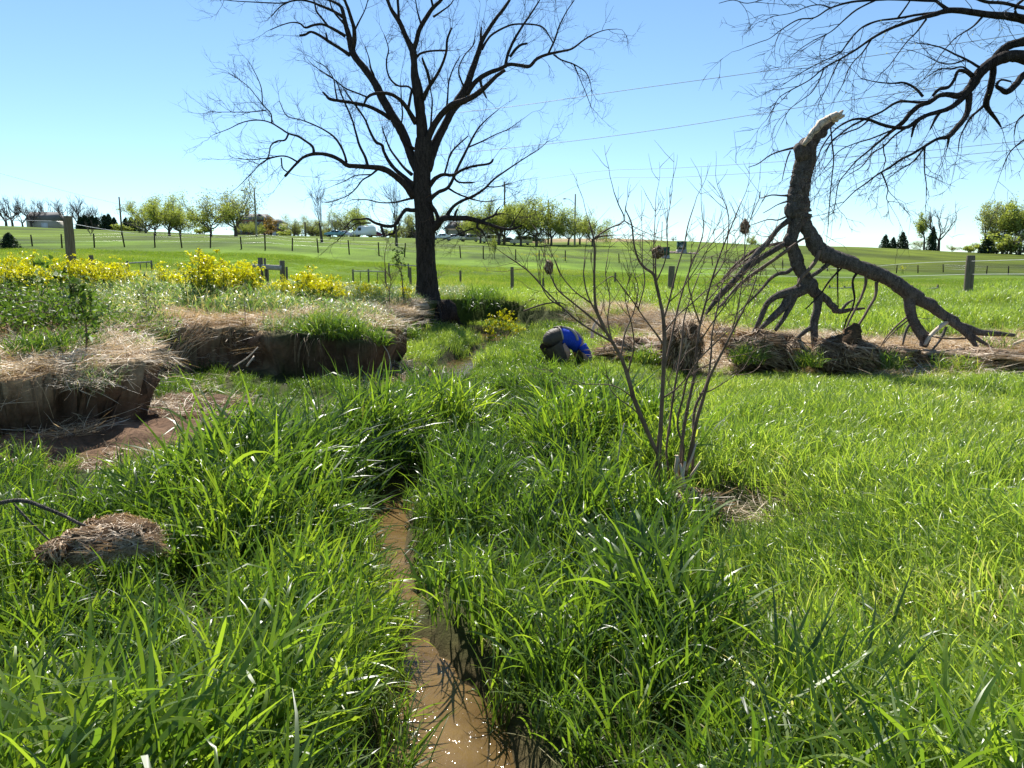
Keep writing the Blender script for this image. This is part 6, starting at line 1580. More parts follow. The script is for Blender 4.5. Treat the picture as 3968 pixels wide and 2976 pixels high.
# ============================================================ FAR TREES
def ftree(seed, h, w, trunk_h, leafy, leafmat_='treeleaf', nleaf=2600, lsz=.22, shape='round', fork=3, nb=30, bark='bark_far', tw=1.0, lr=.11):
    """returns (trunk mesh, branch mesh, leaf mesh or None), base at the origin"""
    g = RS(seed); mb = MB(); tr = h * .022 * tw + .04
    lean = g.normal(0, .03, 2) * h
    tp_ = catmull([(0, 0, -.4), (lean[0] * .2, lean[1] * .2, trunk_h * .6), (lean[0] * .5, lean[1] * .5, trunk_h * 1.15)], 4)
    mb.tube(tp_, np.linspace(tr * 1.3, tr * .8, len(tp_)), 8, rough=.1, seed=seed); tm = mb.mesh('trunk', M[bark], True)
    mb = MB(); tips = []
    top = tp_[-1]
    def br(p, d, L, r, lvl):
        n = 4; pts = [p]; dd = d
        for i in range(n):
            dd = dd + g.normal(0, .16, 3) + np.array((0, 0, .10 if shape != 'droop' else .02)); dd /= np.linalg.norm(dd)
            pts.append(pts[-1] + dd * L / n)
        mb.tube(pts, np.linspace(r, r * .5, n + 1), 4 if lvl < 2 else 3, cap=False)
        if lvl < 3:
            for k in range(g.randint(3, 5 + (lvl == 0))):
                i = g.randint(1, n + 1); t = dd
                s = np.cross(t, g.normal(0, 1, 3)); s /= np.linalg.norm(s); a = g.uniform(.35, .85)
                br(pts[i], t * math.cos(a) + s * math.sin(a), L * g.uniform(.45, .7), r * .55, lvl + 1)
        for q in pts[1:]:
            if lvl >= 1: tips.append(q)
    nf = fork
    for k in range(nf + 2):
        a = k * 2.4 + g.uniform(-.4, .4); sp_ = (w / h) * g.uniform(.7, 1.5)
        z0 = g.uniform(.6, 1.0) if k else 1.0
        d = np.array((math.cos(a) * sp_, math.sin(a) * sp_, 1.0)); d /= np.linalg.norm(d)
        br(tp_[int(z0 * (len(tp_) - 1))], d, (h - trunk_h) * g.uniform(.5, .68), tr * .6, 0)
    V = np.concatenate(mb.V)
    # bring the crown to its height and width
    zmx = V[:, 2].max(); k3 = (h - trunk_h * .6) / max(zmx - trunk_h * .6, .1); rm = np.percentile(np.hypot(V[:, 0], V[:, 1]), 97); k1 = (w / 2) / rm
    def fit(A):
        A = A.copy(); m_ = A[:, 2] > trunk_h * .6
        A[m_, 2] = trunk_h * .6 + (A[m_, 2] - trunk_h * .6) * k3; f = sstep(trunk_h * .6, trunk_h * 1.4, A[:, 2])[:, None]
        A[:, :2] = A[:, :2] * (1 - f) + A[:, :2] * k1 * f; return A
    mb.V = [fit(V)]; bm_ = mb.mesh('branches', M[bark])
    lm = None
    if leafy:
        tp2 = fit(np.array(tips)); idx = g.randint(0, len(tp2), nleaf)
        c = tp2[idx] + g.normal(0, lsz * 1.5, (nleaf, 3))
        q = c[:, None, :] + g.normal(0, lr, (nleaf, 4, 3))
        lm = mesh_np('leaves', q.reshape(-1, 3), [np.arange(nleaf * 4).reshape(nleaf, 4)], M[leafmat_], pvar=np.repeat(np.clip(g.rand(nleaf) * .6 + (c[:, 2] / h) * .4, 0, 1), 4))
    return tm, bm_, lm
def conifer(seed, h, w):
    g = RS(seed); mb = MB(); mb.tube([(0, 0, -.3), (0, 0, h * .9)], [h * .025, h * .005], 6); tm = mb.mesh('trunk', M['bark_far'], True)
    n = 1500; z_ = g.rand(n) ** 1.3; a = g.rand(n) * 6.28; r = (w / 2) * (1 - z_) ** .7 * np.sqrt(g.rand(n)) * (1 + .25 * np.sin(a * 3 + seed))
    c = np.stack([r * np.cos(a), r * np.sin(a), h * (.04 + .96 * z_)], 1)
    q = c[:, None, :] + g.normal(0, h * .035, (n, 4, 3))
    return tm, None, mesh_np('needles', q.reshape(-1, 3), [np.arange(n * 4).reshape(n, 4)], M['conifer'], pvar=np.repeat(g.rand(n), 4))
PT = {}
for i in range(4): PT['leafy%d' % i] = ftree(600 + i, 9, 11.8, 1.6, True, nleaf=7500, lsz=.34, lr=.085)
for i in range(2): PT['pale%d' % i] = ftree(610 + i, 9, 10.5, 1.5, True, 'treeleaf_b', 4500, lsz=.36, lr=.08)
for i in range(4): PT['bare%d' % i] = ftree(620 + i, 13, 11, 3.0, False, tw=1.2)
PT['bronze'] = ftree(630, 6, 4.5, 1.6, True, 'orangeleaf', 1500, lsz=.15)
for i in range(2): PT['con%d' % i] = conifer(640 + i, 5, 4.4)
for i in range(2): PT['big%d' % i] = ftree(650 + i, 16, 10, 5, True, 'treeleaf', 3600, lsz=.35, lr=.17)
PT['bigpale'] = ftree(655, 16, 10, 4, True, 'treeleaf_b', 2200, lsz=.35, lr=.16)
PT['shrub0'] = ftree(660, 3, 4, .2, True, 'treeleaf', 1400, lsz=.15, fork=4)
PT['shrubbare'] = ftree(661, 3, 4, .2, False, fork=4)
PT['narrow'] = ftree(662, 13, 5, 3, False, tw=.6)
def put(kind, u, Y, h, label, cat='tree', group=None, name=None, rz=None, wx=1.0, vb=None, sink=0.0):
    q = P(u, 900, Y); zb = Hs(q[0], Y) - sink
    tm, bm_, lm = PT[kind]
    base = {'leafy': 9, 'pale': 9, 'bare': 13, 'bronze': 6, 'con': 5, 'bigpale': 16, 'big': 16, 'shrub0': 3, 'shrubbare': 3, 'narrow': 13}
    bh = next(v for k, v in base.items() if kind.startswith(k))
    s = h / bh
    root = empty(name or ('conifer' if 'con' in kind else 'shrub' if 'shrub' in kind else 'bare_tree' if kind.startswith(('bare', 'narrow')) else 'leafy_tree'), (q[0], Y, zb), label, cat, group)
    root.rotation_euler = (0, 0, rz if rz is not None else (u * 1.7) % 6.28); root.scale = (s * wx, s * wx, s)
    link('trunk', tm, root)
    if bm_: o = link('branches', bm_, root); o['kind'] = 'stuff'
    if lm: o = link('crown', lm, root); o['kind'] = 'stuff'
    return root
# bare trees, far left
for k, (x_, h, lab) in enumerate(((60, 12.5, 'leafless tree at the far left edge of the skyline'), (115, 12, 'leafless tree second from the left edge on the skyline'), (200, 10, 'smaller leafless tree third from the left on the skyline'),
      (275, 11.5, 'forked leafless tree left of the shed roof on the skyline'), (350, 11, 'leafless tree directly over the shed on the skyline'), (415, 11.5, 'leafless tree just right of the shed, left of the corner post'),
      (560, 11, 'leafless tree rising behind the top of the thick corner post'), (685, 13, 'crooked taller leafless tree right of the corner post'), (745, 12.5, 'twisted dark leafless tree next to the crooked one above the evergreens'), (822, 9, 'thin pale leafless tree at the right end of the far left group'))):
    put('bare%d' % (k % 4), X1(x_), 258 + (k % 3) * 4, h, lab, group='bare trees on the left skyline')
for k, (x_, w_) in enumerate(((700, 'first'), (735, 'second'), (770, 'third'), (800, 'fourth'), (835, 'fifth'))):
    put('con%d' % (k % 2), X1(x_), 256, 4.6 + (k % 2) * .5, w_ + ' dark evergreen of the hedge-like row, counted rightwards from the corner post', group='evergreens in the row on the left skyline', wx=1.15)
for x_, h, lab in ((905, 5.2, 'dark pointed evergreen left of the lone weathered pole'), (940, 5.6, 'tallest dark evergreen just left of the lone weathered pole'), (985, 4.6, 'evergreen whose edge passes behind the lone weathered pole'),
                   (1085, 4.6, 'dark evergreen right of the lone weathered pole'), (1130, 4.9, 'evergreen at the left foot of the leafy trees'), (1185, 5.6, 'dark evergreen behind the leftmost leafy tree')):
    put('con%d' % (int(x_) % 2), X1(x_), 250, h, lab, wx=1.0)
put('pale0', X1(1250), 190, 9.5, 'tall wispy tree behind the leftmost leafy trees')
put('shrub0', X1(1060), 246, 2.6, 'low reddish brush under the lone weathered pole', 'bush', wx=2.2)
put('shrubbare', X1(1260), 225, 4.2, 'brown brush behind the leftmost leafy trees', 'bush', wx=2.4)
Q = ground_hit
put('leafy0', X1(1330), 150, 6.6, 'leafy tree with a tangled low trunk, leftmost of the orchard-like group')
put('leafy1', X1(1450), 148, 8.6, 'round leafy tree with a forked trunk, left of centre in the orchard-like group')
put('leafy2', X1(1545), 152, 6.8, 'smaller leafy tree between the two big round ones on the left')
put('leafy3', X1(1805), 146, 8.4, 'round leafy tree between the fence posts left of the tallest one')
put('pale1', X1(2020), 150, 11.3, 'tallest loose-crowned tree just left of the lamp post by the house')
put('bronze', 850 + 1460 / 7.373, 205, 6.0, 'small bronze-leaved tree in front of the brick house')
put('bronze', 850 + 1400 / 7.373, 185, 1.9, 'low bronze bush on the grass below the house', 'bush', wx=1.5)
put('leafy2', 850 + 700 / 7.373, 200, 3.6, 'green bush left of the lamp post at the foot of the house', 'bush', wx=1.2)
put('leafy1', 850 + 1080 / 7.373, 205, 4.0, 'green bush right of the lamp post at the foot of the house', 'bush', wx=1.1)
put('pale1', X2(310), 215, 6.5, 'broad pale green tree right of the garage', wx=1.2)
put('pale0', X2(470), 220, 6.6, 'pale green tree behind the short grey pole', wx=1.2)
for k, (u_, kd, hh, w_) in enumerate(((700, 'shrubbare', 3.2, 'left of the lamp post, under the orchard-like trees'), (790, 'shrub0', 3.0, 'between two trunks of the orchard-like trees'), (1130, 'shrub0', 3.8, 'right beside the brick house garage'), (1165, 'shrubbare', 3.6, 'left of the short grey pole'), (1225, 'shrub0', 4.2, 'just right of the short grey pole'),
      (1262, 'shrubbare', 4.0, 'behind the slender young tree on the slope'), (1350, 'shrub0', 3.6, 'behind the pale sedan'), (1470, 'shrubbare', 4.2, 'behind the dark red car'), (1530, 'shrub0', 3.8, 'under the drooping stub branch of the big tree'), (1580, 'shrubbare', 4.4, 'touching the left side of the big trunk'), (1900, 'shrub0', 3.6, 'behind the left white van'))):
    put(kd, u_, 222 + k % 3 * 3, hh, ('leafy' if kd == 'shrub0' else 'brown leafless') + ' background bush ' + w_, 'bush', wx=1.5)
put('narrow', X2(545), 100, 9.4, 'slender leafless young tree on the slope above the wire fence')
put('pale0', X2(620), 215, 6.5, 'hazy green tree behind the blue-green hatchback', wx=1.2)
put('leafy0', X2(850), 215, 8.8, 'broad green tree behind the white work van', wx=1.2)
put('pale1', X2(740), 218, 6.8, 'pale tree between the hatchback and the work van', wx=1.1)
put('narrow', X2(1185), 105, 10.5, 'thin sapling trunk on the slope just left of the big tree')
put('bare1', X2(1240), 220, 8, 'small grey leafless tree behind the cars, left of the big trunk')
put('con0', X2(1310), 222, 5.2, 'dark conifer tip behind the cars, touching the left side of the big trunk')
put('pale0', X2(1340), 212, 9.2, 'pale tree partly behind the big trunk')
for k, (x_, h, kd, lab) in enumerate(((1530, 9.5, 'pale1', 'pale tree just right of the big trunk, behind the white sedans'), (1620, 7.5, 'bare2', 'grey leafless tree behind the two white sedans'), (1720, 8, 'bare0', 'grey leafless tree above the silver wagon'),
      (1790, 7, 'shrubbare', 'grey brush above the roof of the silver wagon'), (1850, 8.2, 'pale0', 'pale tree above the right half of the silver wagon'))):
    put(kd, X2(x_), 208 + k, h, lab, wx=.9 if 'shrub' not in kd else 1.2)
# the row of green trees by the cars
for k, (u, Yt, h, kd, lab) in enumerate(((X2(1905), 164, 8.6, 'leafy3', 'green tree in the car park row, leftmost, behind the drooping limb'), (X2(2065), 163, 9.8, 'leafy0', 'green tree whose trunk hides the middle of the white van'), (X2(2110), 167, 9.2, 'leafy2', 'green tree right beside the tall dark pole'),
     (cE(328, 0)[0], 162, 9.4, 'leafy1', 'green tree in front of the rightmost white minivan'), (cE(497, 0)[0], 161, 10.8, 'leafy2', 'tallest green tree of the row, right of the white minivan'), (cE(655, 0)[0], 160, 8.6, 'leafy0', 'green tree beside the bare pole in the row'),
     (cE(835, 0)[0], 160, 7.4, 'leafy3', 'green tree just left of the right-hand lamp post'), (cE(960, 0)[0], 166, 7.6, 'pale1', 'thin pale tree directly behind the right-hand lamp post'), (cE(1095, 0)[0], 158, 6.6, 'leafy1', 'rightmost round tree of the row, standing apart on the slope'))):
    put(kd, u, Yt, h, lab)
put('bare3', cE(745, 0)[0], 205, 8, 'leafless tree top showing above the row near the bare pole', wx=.6)
put('bare1', cD(490, 0)[0], 250, 5.0, 'faint leafless tree on the skyline above the green cabinets', wx=.9)
put('bare2', cD(320, 0)[0], 252, 4.0, 'fainter, lower leafless tree left of the other on the skyline', wx=.9)
put('leafy1', cD(1150, 0)[0], 262, 4.6, 'lone round bush on the skyline left of the fallen trunk', 'bush')
put('bare0', cD(1000, 0)[0], 264, 2.8, 'tiny leafless bush beside the lone round bush', 'bush')
X5 = lambda x: c5(x, 0)[0]
for x_, h, lab in ((555, 6.0, 'leftmost of the three small pines on the right skyline'), (628, 5.2, 'middle and lowest of the three small pines on the right skyline'), (712, 7.2, 'tallest pine of the three on the right skyline')):
    put('con%d' % (int(x_) % 2), X5(x_), 268, h * .9, lab, wx=.9)
put('big0', X5(915), 268, 14, 'ivy-green tree with two trunks on the right skyline', wx=.85, rz=1.0)
put('con1', X5(990), 266, 8.5, 'narrow dark cedar between the ivy-green tree and the tall leafless one', wx=.5)
put('bare2', X5(1050), 268, 17.5, 'tall leafless tree beside the ivy-green one on the right skyline', wx=.85)
put('pale0', X5(880), 270, 4.6, 'low pale bush at the foot of the ivy-green tree', 'bush', wx=1.3)
put('pale1', X5(1175), 270, 3.0, 'small pale bush right of the tall leafless tree', 'bush', wx=1.5)
put('shrub0', X5(1330), 250, 2.8, 'low green bush just left of the right-hand wood', 'bush', wx=1.3)
for k, (x_, Yw, h, kd, lab) in enumerate(((1470, 236, 16, 'bigpale', 'pale feathery tree on the left corner of the right-hand wood'), (1550, 238, 18, 'big1', 'tall tree with a dark visible trunk in the right-hand wood'), (1640, 234, 15, 'big0', 'green tree in the middle of the right-hand wood'),
    (1720, 236, 16, 'bigpale', 'greyish tree right of the middle one in the right-hand wood'), (1800, 232, 16.5, 'big1', 'tree of the right-hand wood cut by the picture edge'), (1900, 234, 16, 'big0', 'tree of the right-hand wood just outside the picture edge'))):
    put(kd, X5(x_), Yw, h, lab, wx=1.0)
for x_, h, kd, lab in ((1490, 5, 'con0', 'very dark evergreen bush at the foot of the right-hand wood'), (1590, 6, 'shrub0', 'green undergrowth bush in the middle of the right-hand wood edge'), (1680, 7, 'shrubbare', 'brown leafless undergrowth in the right-hand wood edge'), (1770, 6.5, 'shrub0', 'undergrowth bush at the right picture edge below the wood')):
    put(kd, X5(x_), 226, h, lab, 'bush', wx=1.25 if 'shrub' in kd else 1.2)
put('shrubbare', X1(775), 118, 2.6, 'small leafless bush on the slope right of the corner post', 'bush', wx=.6)
put('con0', 31, 62, 1.3, 'round dark evergreen bush at the left edge of the pasture', 'bush', wx=1.5)
put('leafy0', cE(45, 0)[0], 84, 2.4, 'small light green conifer-like sapling on the slope behind the wire fence', 'bush', wx=.4)

# ============================================================ FLOWERS, TUSSOCKS, BRAMBLE
def mustard(name, label, u0, u1, vt, vb, Y, n, seed, dy=.5, hmin=.5):
    """clump of yellow-flowered plants: many stems topped with flower heads"""
    g = RS(seed)
    a = P(u0, vt, Y); b = P(u1, vt, Y); zt = a[2]
    xm = (a[0] + b[0]) / 2; gz_ = Hs(xm, Y); org = np.array((xm, Y, gz_))
    root = empty(name, org, label, 'flowers')
    st = MB(org); fl = []; lf = []; fv = []; lv_ = []
    for _ in range(n):
        x_ = g.uniform(a[0], b[0]); y_ = Y + g.uniform(-dy, dy); z0 = Hs(x_, y_)
        e_ = 1 - abs((x_ - xm) / max((b[0] - a[0]) / 2, .01)) ** 2 * .45
        h = max(hmin, (zt - z0)) * g.uniform(.62, 1.0) * e_
        p0 = np.array((x_, y_, z0)); top_ = p0 + np.array((g.normal(0, .06), g.normal(0, .06), h))
        mid = (p0 + top_) / 2 + g.normal(0, .02, 3)
        st.tube([p0, mid, top_], [.006, .005, .003], 3, cap=False, var=g.rand())
        heads = [top_]
        for k in range(g.randint(2, 5)):
            t = g.uniform(.55, .9); q = p0 + (top_ - p0) * t; e2 = q + np.array((g.normal(0, .09), g.normal(0, .09), g.uniform(.06, .2) * 1.2))
            st.tube([q, e2], [.003, .002], 3, cap=False, var=g.rand()); heads.append(e2)
        for hh in heads:
            m_ = g.randint(9, 16); c = hh + np.stack([g.normal(0, .024, m_), g.normal(0, .024, m_), g.normal(-.008, .018, m_)], 1)
            fl.append(c[:, None, :] + g.normal(0, .0145, (m_, 4, 3))); fv.append(np.repeat(g.rand(m_), 4))
        m_ = g.randint(8, 14); t = g.rand(m_) ** 1.3 * .75; c = p0 + (top_ - p0) * t[:, None] + g.normal(0, .05, (m_, 3))
        lf.append(c[:, None, :] + g.normal(0, .028, (m_, 4, 3))); lv_.append(np.repeat(g.rand(m_), 4))
    o = st.build('stems', M['weedleaf'], root); o['kind'] = 'stuff'
    for nm, L_, v_, mt in (('flowers', fl, fv, 'yellow'), ('leaves', lf, lv_, 'weedleaf')):
        A = np.concatenate(L_) - org; o = link(nm, mesh_np(nm, A.reshape(-1, 3), [np.arange(len(A) * 4).reshape(-1, 4)], M[mt], pvar=np.concatenate(v_)), root); o['kind'] = 'stuff'
    return root
mustard('yellow_flowers', 'tall yellow mustard flowers in the far left corner, left of the corner post', -120, 110, 975, 0, 12.2, 48, 301, 1.2)
mustard('yellow_flowers', 'yellow mustard flowers directly left of the thick corner post', 120, 245, 1005, 0, 13.0, 30, 302, 1.2)
mustard('yellow_flowers', 'dense low band of yellow flowers right of the thick corner post', 290, 380, 1012, 0, 14.2, 38, 303, .8)
mustard('yellow_flowers', 'yellow flowers at the right end of the band by the low rail', 380, 450, 1015, 0, 14.4, 32, 304, .8)
mustard('yellow_flowers', 'sparse yellow flowers under the low two-post rail', 470, 560, 1060, 0, 15, 14, 305, .6, .3)
mustard('yellow_flowers', 'few yellow heads between the rail and the big round clump', 600, 690, 1035, 0, 15, 16, 306, .6, .3)
mustard('yellow_flowers', 'big round bushy clump of yellow flowers standing taller than the rest', 745, 840, 960, 0, 12.4, 46, 307, .4)
mustard('yellow_flowers', 'small yellow clump between the big round clump and the heavy brace', 855, 905, 1010, 0, 13, 16, 308, .4)
mustard('yellow_flowers', 'yellow clump in front of the heavy brace with the thick rail', 905, 990, 1010, 0, 13.4, 34, 309, .5)
mustard('yellow_flowers', 'low yellow flowers right below the end of the heavy brace', 1075, 1130, 1080, 0, 14.5, 14, 310, .4, .25)
mustard('yellow_flowers', 'wide sprawling yellow clump halfway between the heavy brace and the big tree', 1145, 1250, 1055, 0, 15, 34, 311, .6, .3)
mustard('yellow_flowers', 'lower trailing end of the sprawling yellow clump', 1235, 1330, 1085, 0, 15, 24, 312, .6, .25)
mustard('yellow_flowers', 'scattered yellow heads just left of the big tree foot', 1385, 1470, 1100, 0, 17, 16, 313, .5, .25)
mustard('yellow_flowers', 'single orange-yellow tuft beside the big tree foot', 1545, 1580, 1115, 0, 18.5, 7, 314, .3, .2)
mustard('yellow_flowers', 'leafy yellow-flowered plant by the stream between the big tree and the person', 1885, 2010, 1195, 0, 17.8, 22, 315, .4, .4)
mustard('yellow_flowers', 'distant yellow flowers behind the wire fence below the white minivan', 2015, 2190, 985, 0, 84, 26, 316, 2.0, .8)
mustard('yellow_flowers', 'distant single yellow plant beyond the fallen trunk on the right', 3490, 3515, 1050, 0, 88, 8, 317, .3, .9)

def tussock(label, u, v, Y, r, h, n, seed, W=(.006, .013), dz=0.0, tone=(.05, .75), droop=(.5, 1.6), name='grass_tussock', mat=None):
    q = P(u, v, Y)
    if dz < 5: q[2] = Hs(q[0], Y) + dz
    A = blades(RS(seed), n, r, (h * .6, h * 1.2), W, (.0, .9), droop, kink=.25, var=tone)
    V = A[0] * np.array((1, .8, 1)); V[:, 2] += -((A[0][:, 0] ** 2 + A[0][:, 1] ** 2) * .4)
    o = link(name, mesh_np(name, V, [A[1]], mat or M['grass_lush_solo'], True, pvar=A[2]), None, q)
    return tag(o, label, 'grass tuft')
M['grass_lush_solo'] = leafmat('tussock_grass', [(0, (.035, .07, .018)), (.4, (.06, .12, .02)), (.8, (.12, .19, .03)), (1, (.3, .3, .12))], inst=False, trans=.45, tmul=2.0)
tussock('big lush grass tussock hanging over the lip of the eroded bank', 1275, 1290, 10.5, .46, .42, 1000, 401, dz=9, tone=(.4, .9))
tussock('spilling green tuft at the lip of the far-left hollow, left one', 150, 1375, 6.9, .28, .32, 420, 411, dz=9, tone=(.2, .9))
tussock('green tuft over the lip near the dark leafy sapling', 400, 1395, 7.8, .26, .3, 380, 412, dz=9, tone=(.2, .9))
tussock('low green clump where the straw meets the notch of dead stems', 560, 1330, 10.4, .34, .34, 420, 413, dz=9, tone=(.2, .9))
tussock('fresh green tuft in the gap between the dark tall straw heap and the broad dome', 2900, 1405, 10.1, .22, .34, 260, 415, dz=9, tone=(.4, 1))
tussock('green tuft in front of the upright prop between two straw heaps', 3140, 1420, 9.9, .16, .3, 160, 416, dz=9, tone=(.4, 1))
tussock('green tuft right of the necked straw heap', 3440, 1425, 9.9, .24, .3, 240, 417, dz=9, tone=(.4, 1))
tussock('green tuft in front of the long straw drift near the right edge', 3700, 1430, 9.8, .3, .28, 260, 418, dz=9, tone=(.4, 1))
tussock('green tuft at the right end of the pale straw bank behind the shrub', 2500, 1400, 10.8, .2, .3, 200, 419, dz=9, tone=(.4, 1))
tussock('thin green tuft beside the right end of the eroded bank', 1560, 1300, 12.5, .3, .3, 300, 414, dz=9, tone=(.2, .9))
tussock('second tussock joined to the right side of the big one on the bank lip', 1420, 1330, 10.7, .32, .34, 420, 402, dz=9, tone=(.3, .9))
tussock('small green tuft on top of the bank notch, left of the dead stems', 470, 1395, 9.6, .2, .3, 220, 403)
tussock('ragged tuft on the bank lip above the dark hollow at the far left', 300, 1370, 7.3, .28, .3, 260, 404, dz=.05)
tussock('short tuft on the muddy ledge beside the thick bundle of dead stems', 800, 1420, 10.2, .26, .26, 260, 405)
tussock('dark dense tussock in the grass in front of the person', 1700, 1530, 8.4, .55, .62, 800, 406, tone=(0, .5))
tussock('green tuft at the left foot of the eroded bank next to the mud', 620, 1560, 8.5, .4, .32, 420, 407)
tussock('tuft hanging on the low bank near the big tree', 1640, 1330, 15.2, .4, .4, 300, 408)
tussock('shaggy tussock on the slope just right of the big tree trunk', 1860, 1150, 21.8, .9, .55, 600, 409, W=(.01, .02))
tussock('green tuft on the far bank behind the person, left of the straw', 2130, 1270, 17.5, .5, .5, 350, 410, W=(.01, .018))

# slanting dead stems over the bank notch, sticks and the pale stone
DS = empty('reed_bundle', P(690, 1390, 9.9), 'thick fan of pale dead stems slanting down over a notch in the left bank', 'dry stems')
g = RS(411); org = np.array(DS.location)
mb = MB(org)
for _ in range(150):
    t = g.rand(); a = P(770 + g.normal(0, 38) - 40 * t, 1275 + g.uniform(-10, 60), 10.0 + g.uniform(-.3, .5)); b = P(540 + 150 * g.rand(), 1400 + g.uniform(0, 75), 9.7 + g.uniform(-.4, .3))
    a[2] += g.uniform(0, .12)
    mb.tube(catmull([a, (a + b) / 2 + g.normal(0, .03, 3) + (0, 0, .06), b], 3), g.uniform(.003, .008), 3, cap=False, var=g.rand())
o = mb.build('stalks', M['straw_hi'], DS); o['kind'] = 'stuff'
def stick(label, uv, Ys, r0, r1, mat='woodpale', name='dead_stick', lift=.0):
    pts = [P(u, v, Y) for (u, v), Y in zip(uv, Ys)]
    mb = MB(pts[0]); c = catmull(pts, 4); mb.tube(c, np.linspace(r0, r1, len(c)), 7, rough=.2, seed=3)
    o = mb.build(name, M[mat], None, True); o.location = pts[0]; return tag(o, label, 'stick')
stick('long pale stick lying along the edge of the mud below the left bank', [(175, 1742), (260, 1738), (350, 1722), (450, 1700), (520, 1670)], [7.0, 7.05, 7.2, 7.35, 7.5], .012, .007)
stick('pale stick leaning across the dark face of the eroded bank', [(905, 1422), (960, 1385), (1000, 1345)], [9.7, 9.75, 9.8], .011, .008)
stick('shorter stick leaning beside the longer one on the bank face', [(955, 1420), (985, 1380)], [9.6, 9.7], .014, .01)
stick('thin curved root dangling from the right end of the bank', [(1470, 1320), (1500, 1360), (1512, 1400), (1515, 1435)], [10.8, 10.7, 10.65, 10.6], .008, .005)
stick('pale broken stake standing in the grass behind the shrub, right of the person', [(2293, 1310), (2300, 1270), (2315, 1240)], [12.3, 12.3, 12.3], .03, .022)
stick('dry twig lying on the far bank behind the person', [(2030, 1205), (2100, 1180), (2160, 1172), (2190, 1180)], [16.5, 16.3, 16.2, 16], .02, .012, 'twig')
stick('pale bent stick at the right edge on the straw drift', [(3968, 1370), (3930, 1385), (3900, 1410), (3880, 1440)], [10.6, 10.5, 10.4, 10.3], .03, .018)
stick('dead grey stalk standing in the grass left of the shrub foot', [(2404, 2080), (2400, 1960), (2392, 1830), (2402, 1720), (2420, 1640)], [4.6, 4.6, 4.6, 4.6, 4.6], .006, .004)
c = P(245, 1695, 7.0); 
st_ = blob('stone', (0, 0, 0), (.055, .05, .048), simple('pale_stone', (.16, .16, .18), (.27, .26, .29), 6, .8, .3), None, (0, 0, 0), .08, 7)
st_.location = (c[0], c[1], Hs(c[0], c[1]) + .07); tag(st_, 'pale rounded stone lying in the dark hollow under the left bank', 'stone')
# two grey stumps / logs among the flowers
for k, (x0, x1, yv, lab) in enumerate(((640, 745, 930, 'grey weathered log lying below the sprawling yellow flowers'), (760, 875, 942, 'brown decayed log lying right of the grey one, left of the big tree'))):
    a = P(X2(x0), Y2(yv), 17.0); b = P(X2(x1), Y2(yv), 16.8); a[2] = Hs(a[0], 17) + .05; b[2] = Hs(b[0], 16.8) + .05
    mb = MB(a); mb.tube(catmull([a, (a + b) / 2 + (0, 0, .05), b], 4), np.array([.04, .08, .09, .09, .10, .09, .09, .08, .05])[:9], 12, rough=.25, seed=k + 4)
    o = mb.build('log', M['bark_log'] if k == 0 else M['straw_dark'], None, True); o.location = a; tag(o, lab, 'log')
# saplings left of the big tree
def sapling(label, uvs, Y, r, leaves=0, seed=0, name='sapling', mat='twig', sub=3, L=.35):
    g = RS(seed); pts = np.array([P(u, v, Y) for u, v in uvs]); pts[0][2] = Hs(pts[0][0], Y) - .02
    org = pts[0]; root = empty(name, org, label, 'sapling'); c = catmull(pts, 5)
    mb = MB(org); mb.tube(c, np.linspace(r, r * .4, len(c)), 6); mb.build('stem', M[mat], root, True)
    mb = MB(org); buds_ = []
    for k in range(sub * 4):
        i = g.randint(len(c) // 4, len(c) - 1); a = g.uniform(0, 6.28)
        twig(mb, c[i], np.array((math.cos(a), math.sin(a) * .6, .8)), L * g.uniform(.5, 1.2), r * .4, 1, g, .04, 4, .25, (1, 4), buds=buds_)
    mb.build('twigs', M[mat], root)['kind'] = 'stuff'
    if leaves:
        q = np.array(buds_ + [p for p in c[len(c) // 4:]]); q = q[g.randint(0, len(q), leaves)] + g.normal(0, .035, (leaves, 3))
        A = q[:, None, :] + g.normal(0, .022, (leaves, 4, 3)) - org
        link('leaves', mesh_np('leaves', A.reshape(-1, 3), [np.arange(leaves * 4).reshape(-1, 4)], M['weedleaf'], pvar=np.repeat(g.rand(leaves), 4)), root)['kind'] = 'stuff'
    return root
sapling('thin bare sapling with drooping tip just left of the big tree', [c2(1110, 960), c2(1090, 760), c2(1085, 640), c2(1110, 520), c2(1118, 490)], 19, .012, 0, 501)
sapling('leaning young sapling with fresh green leaves beside the big tree trunk', [c2(1262, 945), c2(1235, 850), c2(1215, 760), c2(1195, 690), c2(1175, 640)], 18, .016, 160, 502, L=.25)
sapling('wispy pinkish bare bush in the weeds left of the big tree', [c2(1130, 1090), c2(1125, 950), c2(1140, 860), c2(1130, 800)], 16, .012, 0, 503, sub=7, L=.4)
sapling('dark leafy sapling standing on the lip of the left bank in front of the bramble', [(330, 1380), (335, 1290), (320, 1200), (280, 1130), (265, 1080)], 7.0, .010, 260, 504, L=.2)
for k, (x_, y0, y1) in enumerate(((1250, 440, 60), (1165, 420, 30), (1175, 260, 20))):
    pass
for k, (uu_, v0, v1, lab) in enumerate(((565, 1285, 1130, 'upright grey dead weed stalks on the left bank, left one'), (600, 1270, 1150, 'upright grey dead weed stalk on the left bank, right of its neighbour'), (945, 1240, 1175, 'dark dry stalk standing alone on the bank above the tussock'))):
    sapling(lab, [(uu_, v0), (uu_ + 4, (v0 + v1) / 2), (uu_ - 3, v1)], 9.8 + k * .3, .007, 20, 510 + k, 'dead_stalk', sub=3, L=.22)
_rm = blob('root_mass', (bx + .25, by - .25, .42), (.55, .42, .5), M['bark'], BT, (bx, by, .75), .35, 12, 26, 18)
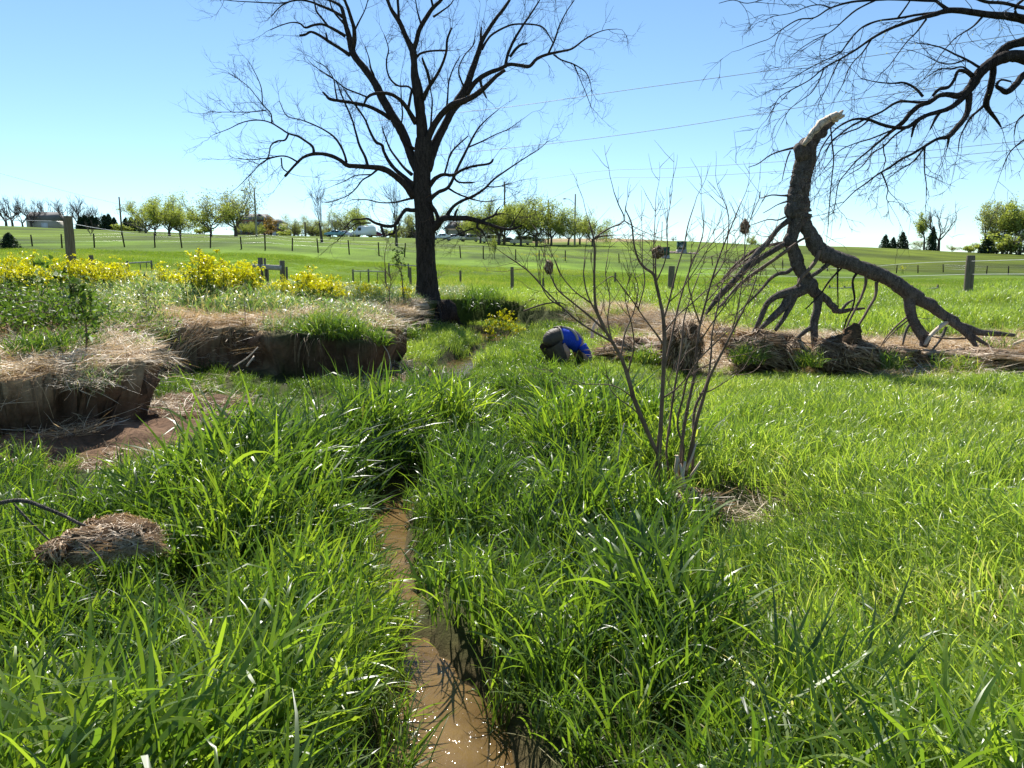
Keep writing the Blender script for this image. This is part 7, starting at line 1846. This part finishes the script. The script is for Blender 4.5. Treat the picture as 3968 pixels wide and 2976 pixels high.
for k in range(7):
    _g = RS(700 + k); _a = np.array((bx + _g.uniform(-.1, .6), by - .55, _g.uniform(.3, .75))); _b = _a + (_g.uniform(-.2, .5), -_g.uniform(.1, .5), 0); _b[2] = .02
    mb = MB((bx, by, .75)); mb.tube(catmull([_a, (_a + _b) / 2 + (.05, -.1, .1), _b], 5), np.linspace(.06, .02, 11), 7, rough=.2); mb.build('root', M['bark'], BT, True)
# bramble bush at the left edge
g = RS(520); c = P(120, 1180, 8.6); gz_ = Hs(c[0], 8.6); org = np.array((c[0], 8.6, gz_))
BRB = empty('bramble_bush', org, 'sprawling bramble bush with small glossy leaves at the left edge on the bank', 'bush')
mb = MB(org); tips = []
for k in range(95):
    a = g.uniform(0, 6.28); rr_ = g.uniform(0, .85) ** .8; p = np.array((org[0] + rr_ * math.cos(a) * 1.15, 8.6 + rr_ * math.sin(a) * .8, 0)); p[2] = Hs(p[0], p[1])
    az2 = g.uniform(0, 6.28); hgt = g.uniform(.2, .58) * (1.15 - .5 * rr_)
    q = catmull([p, p + (math.cos(az2) * .15, math.sin(az2) * .15, hgt * .8), p + (math.cos(az2) * .4, math.sin(az2) * .35, hgt), p + (math.cos(az2) * .7, math.sin(az2) * .55, hgt * .75)], 4)
    mb.tube(q, np.linspace(.006, .003, len(q)), 4, cap=False, var=g.rand()); tips.append(q[3:])
mb.build('canes', M['twig'], BRB)['kind'] = 'stuff'
tp3 = np.concatenate(tips); n = 6500; q = tp3[g.randint(0, len(tp3), n)] + g.normal(0, .05, (n, 3))
s1 = g.normal(0, 1, (n, 3)); s1 /= np.linalg.norm(s1, axis=1)[:, None]; s2 = np.cross(s1, g.normal(0, 1, (n, 3))); s2 /= np.linalg.norm(s2, axis=1)[:, None]
l_ = g.uniform(.014, .032, n)[:, None]
A = np.stack([q - s1 * l_, q + s2 * l_ * .55, q + s1 * l_, q - s2 * l_ * .55], 1) - org
link('leaves', mesh_np('leaves', A.reshape(-1, 3), [np.arange(n * 4).reshape(-1, 4)], M['weedleaf'], pvar=np.repeat(g.rand(n), 4)), BRB)['kind'] = 'stuff'
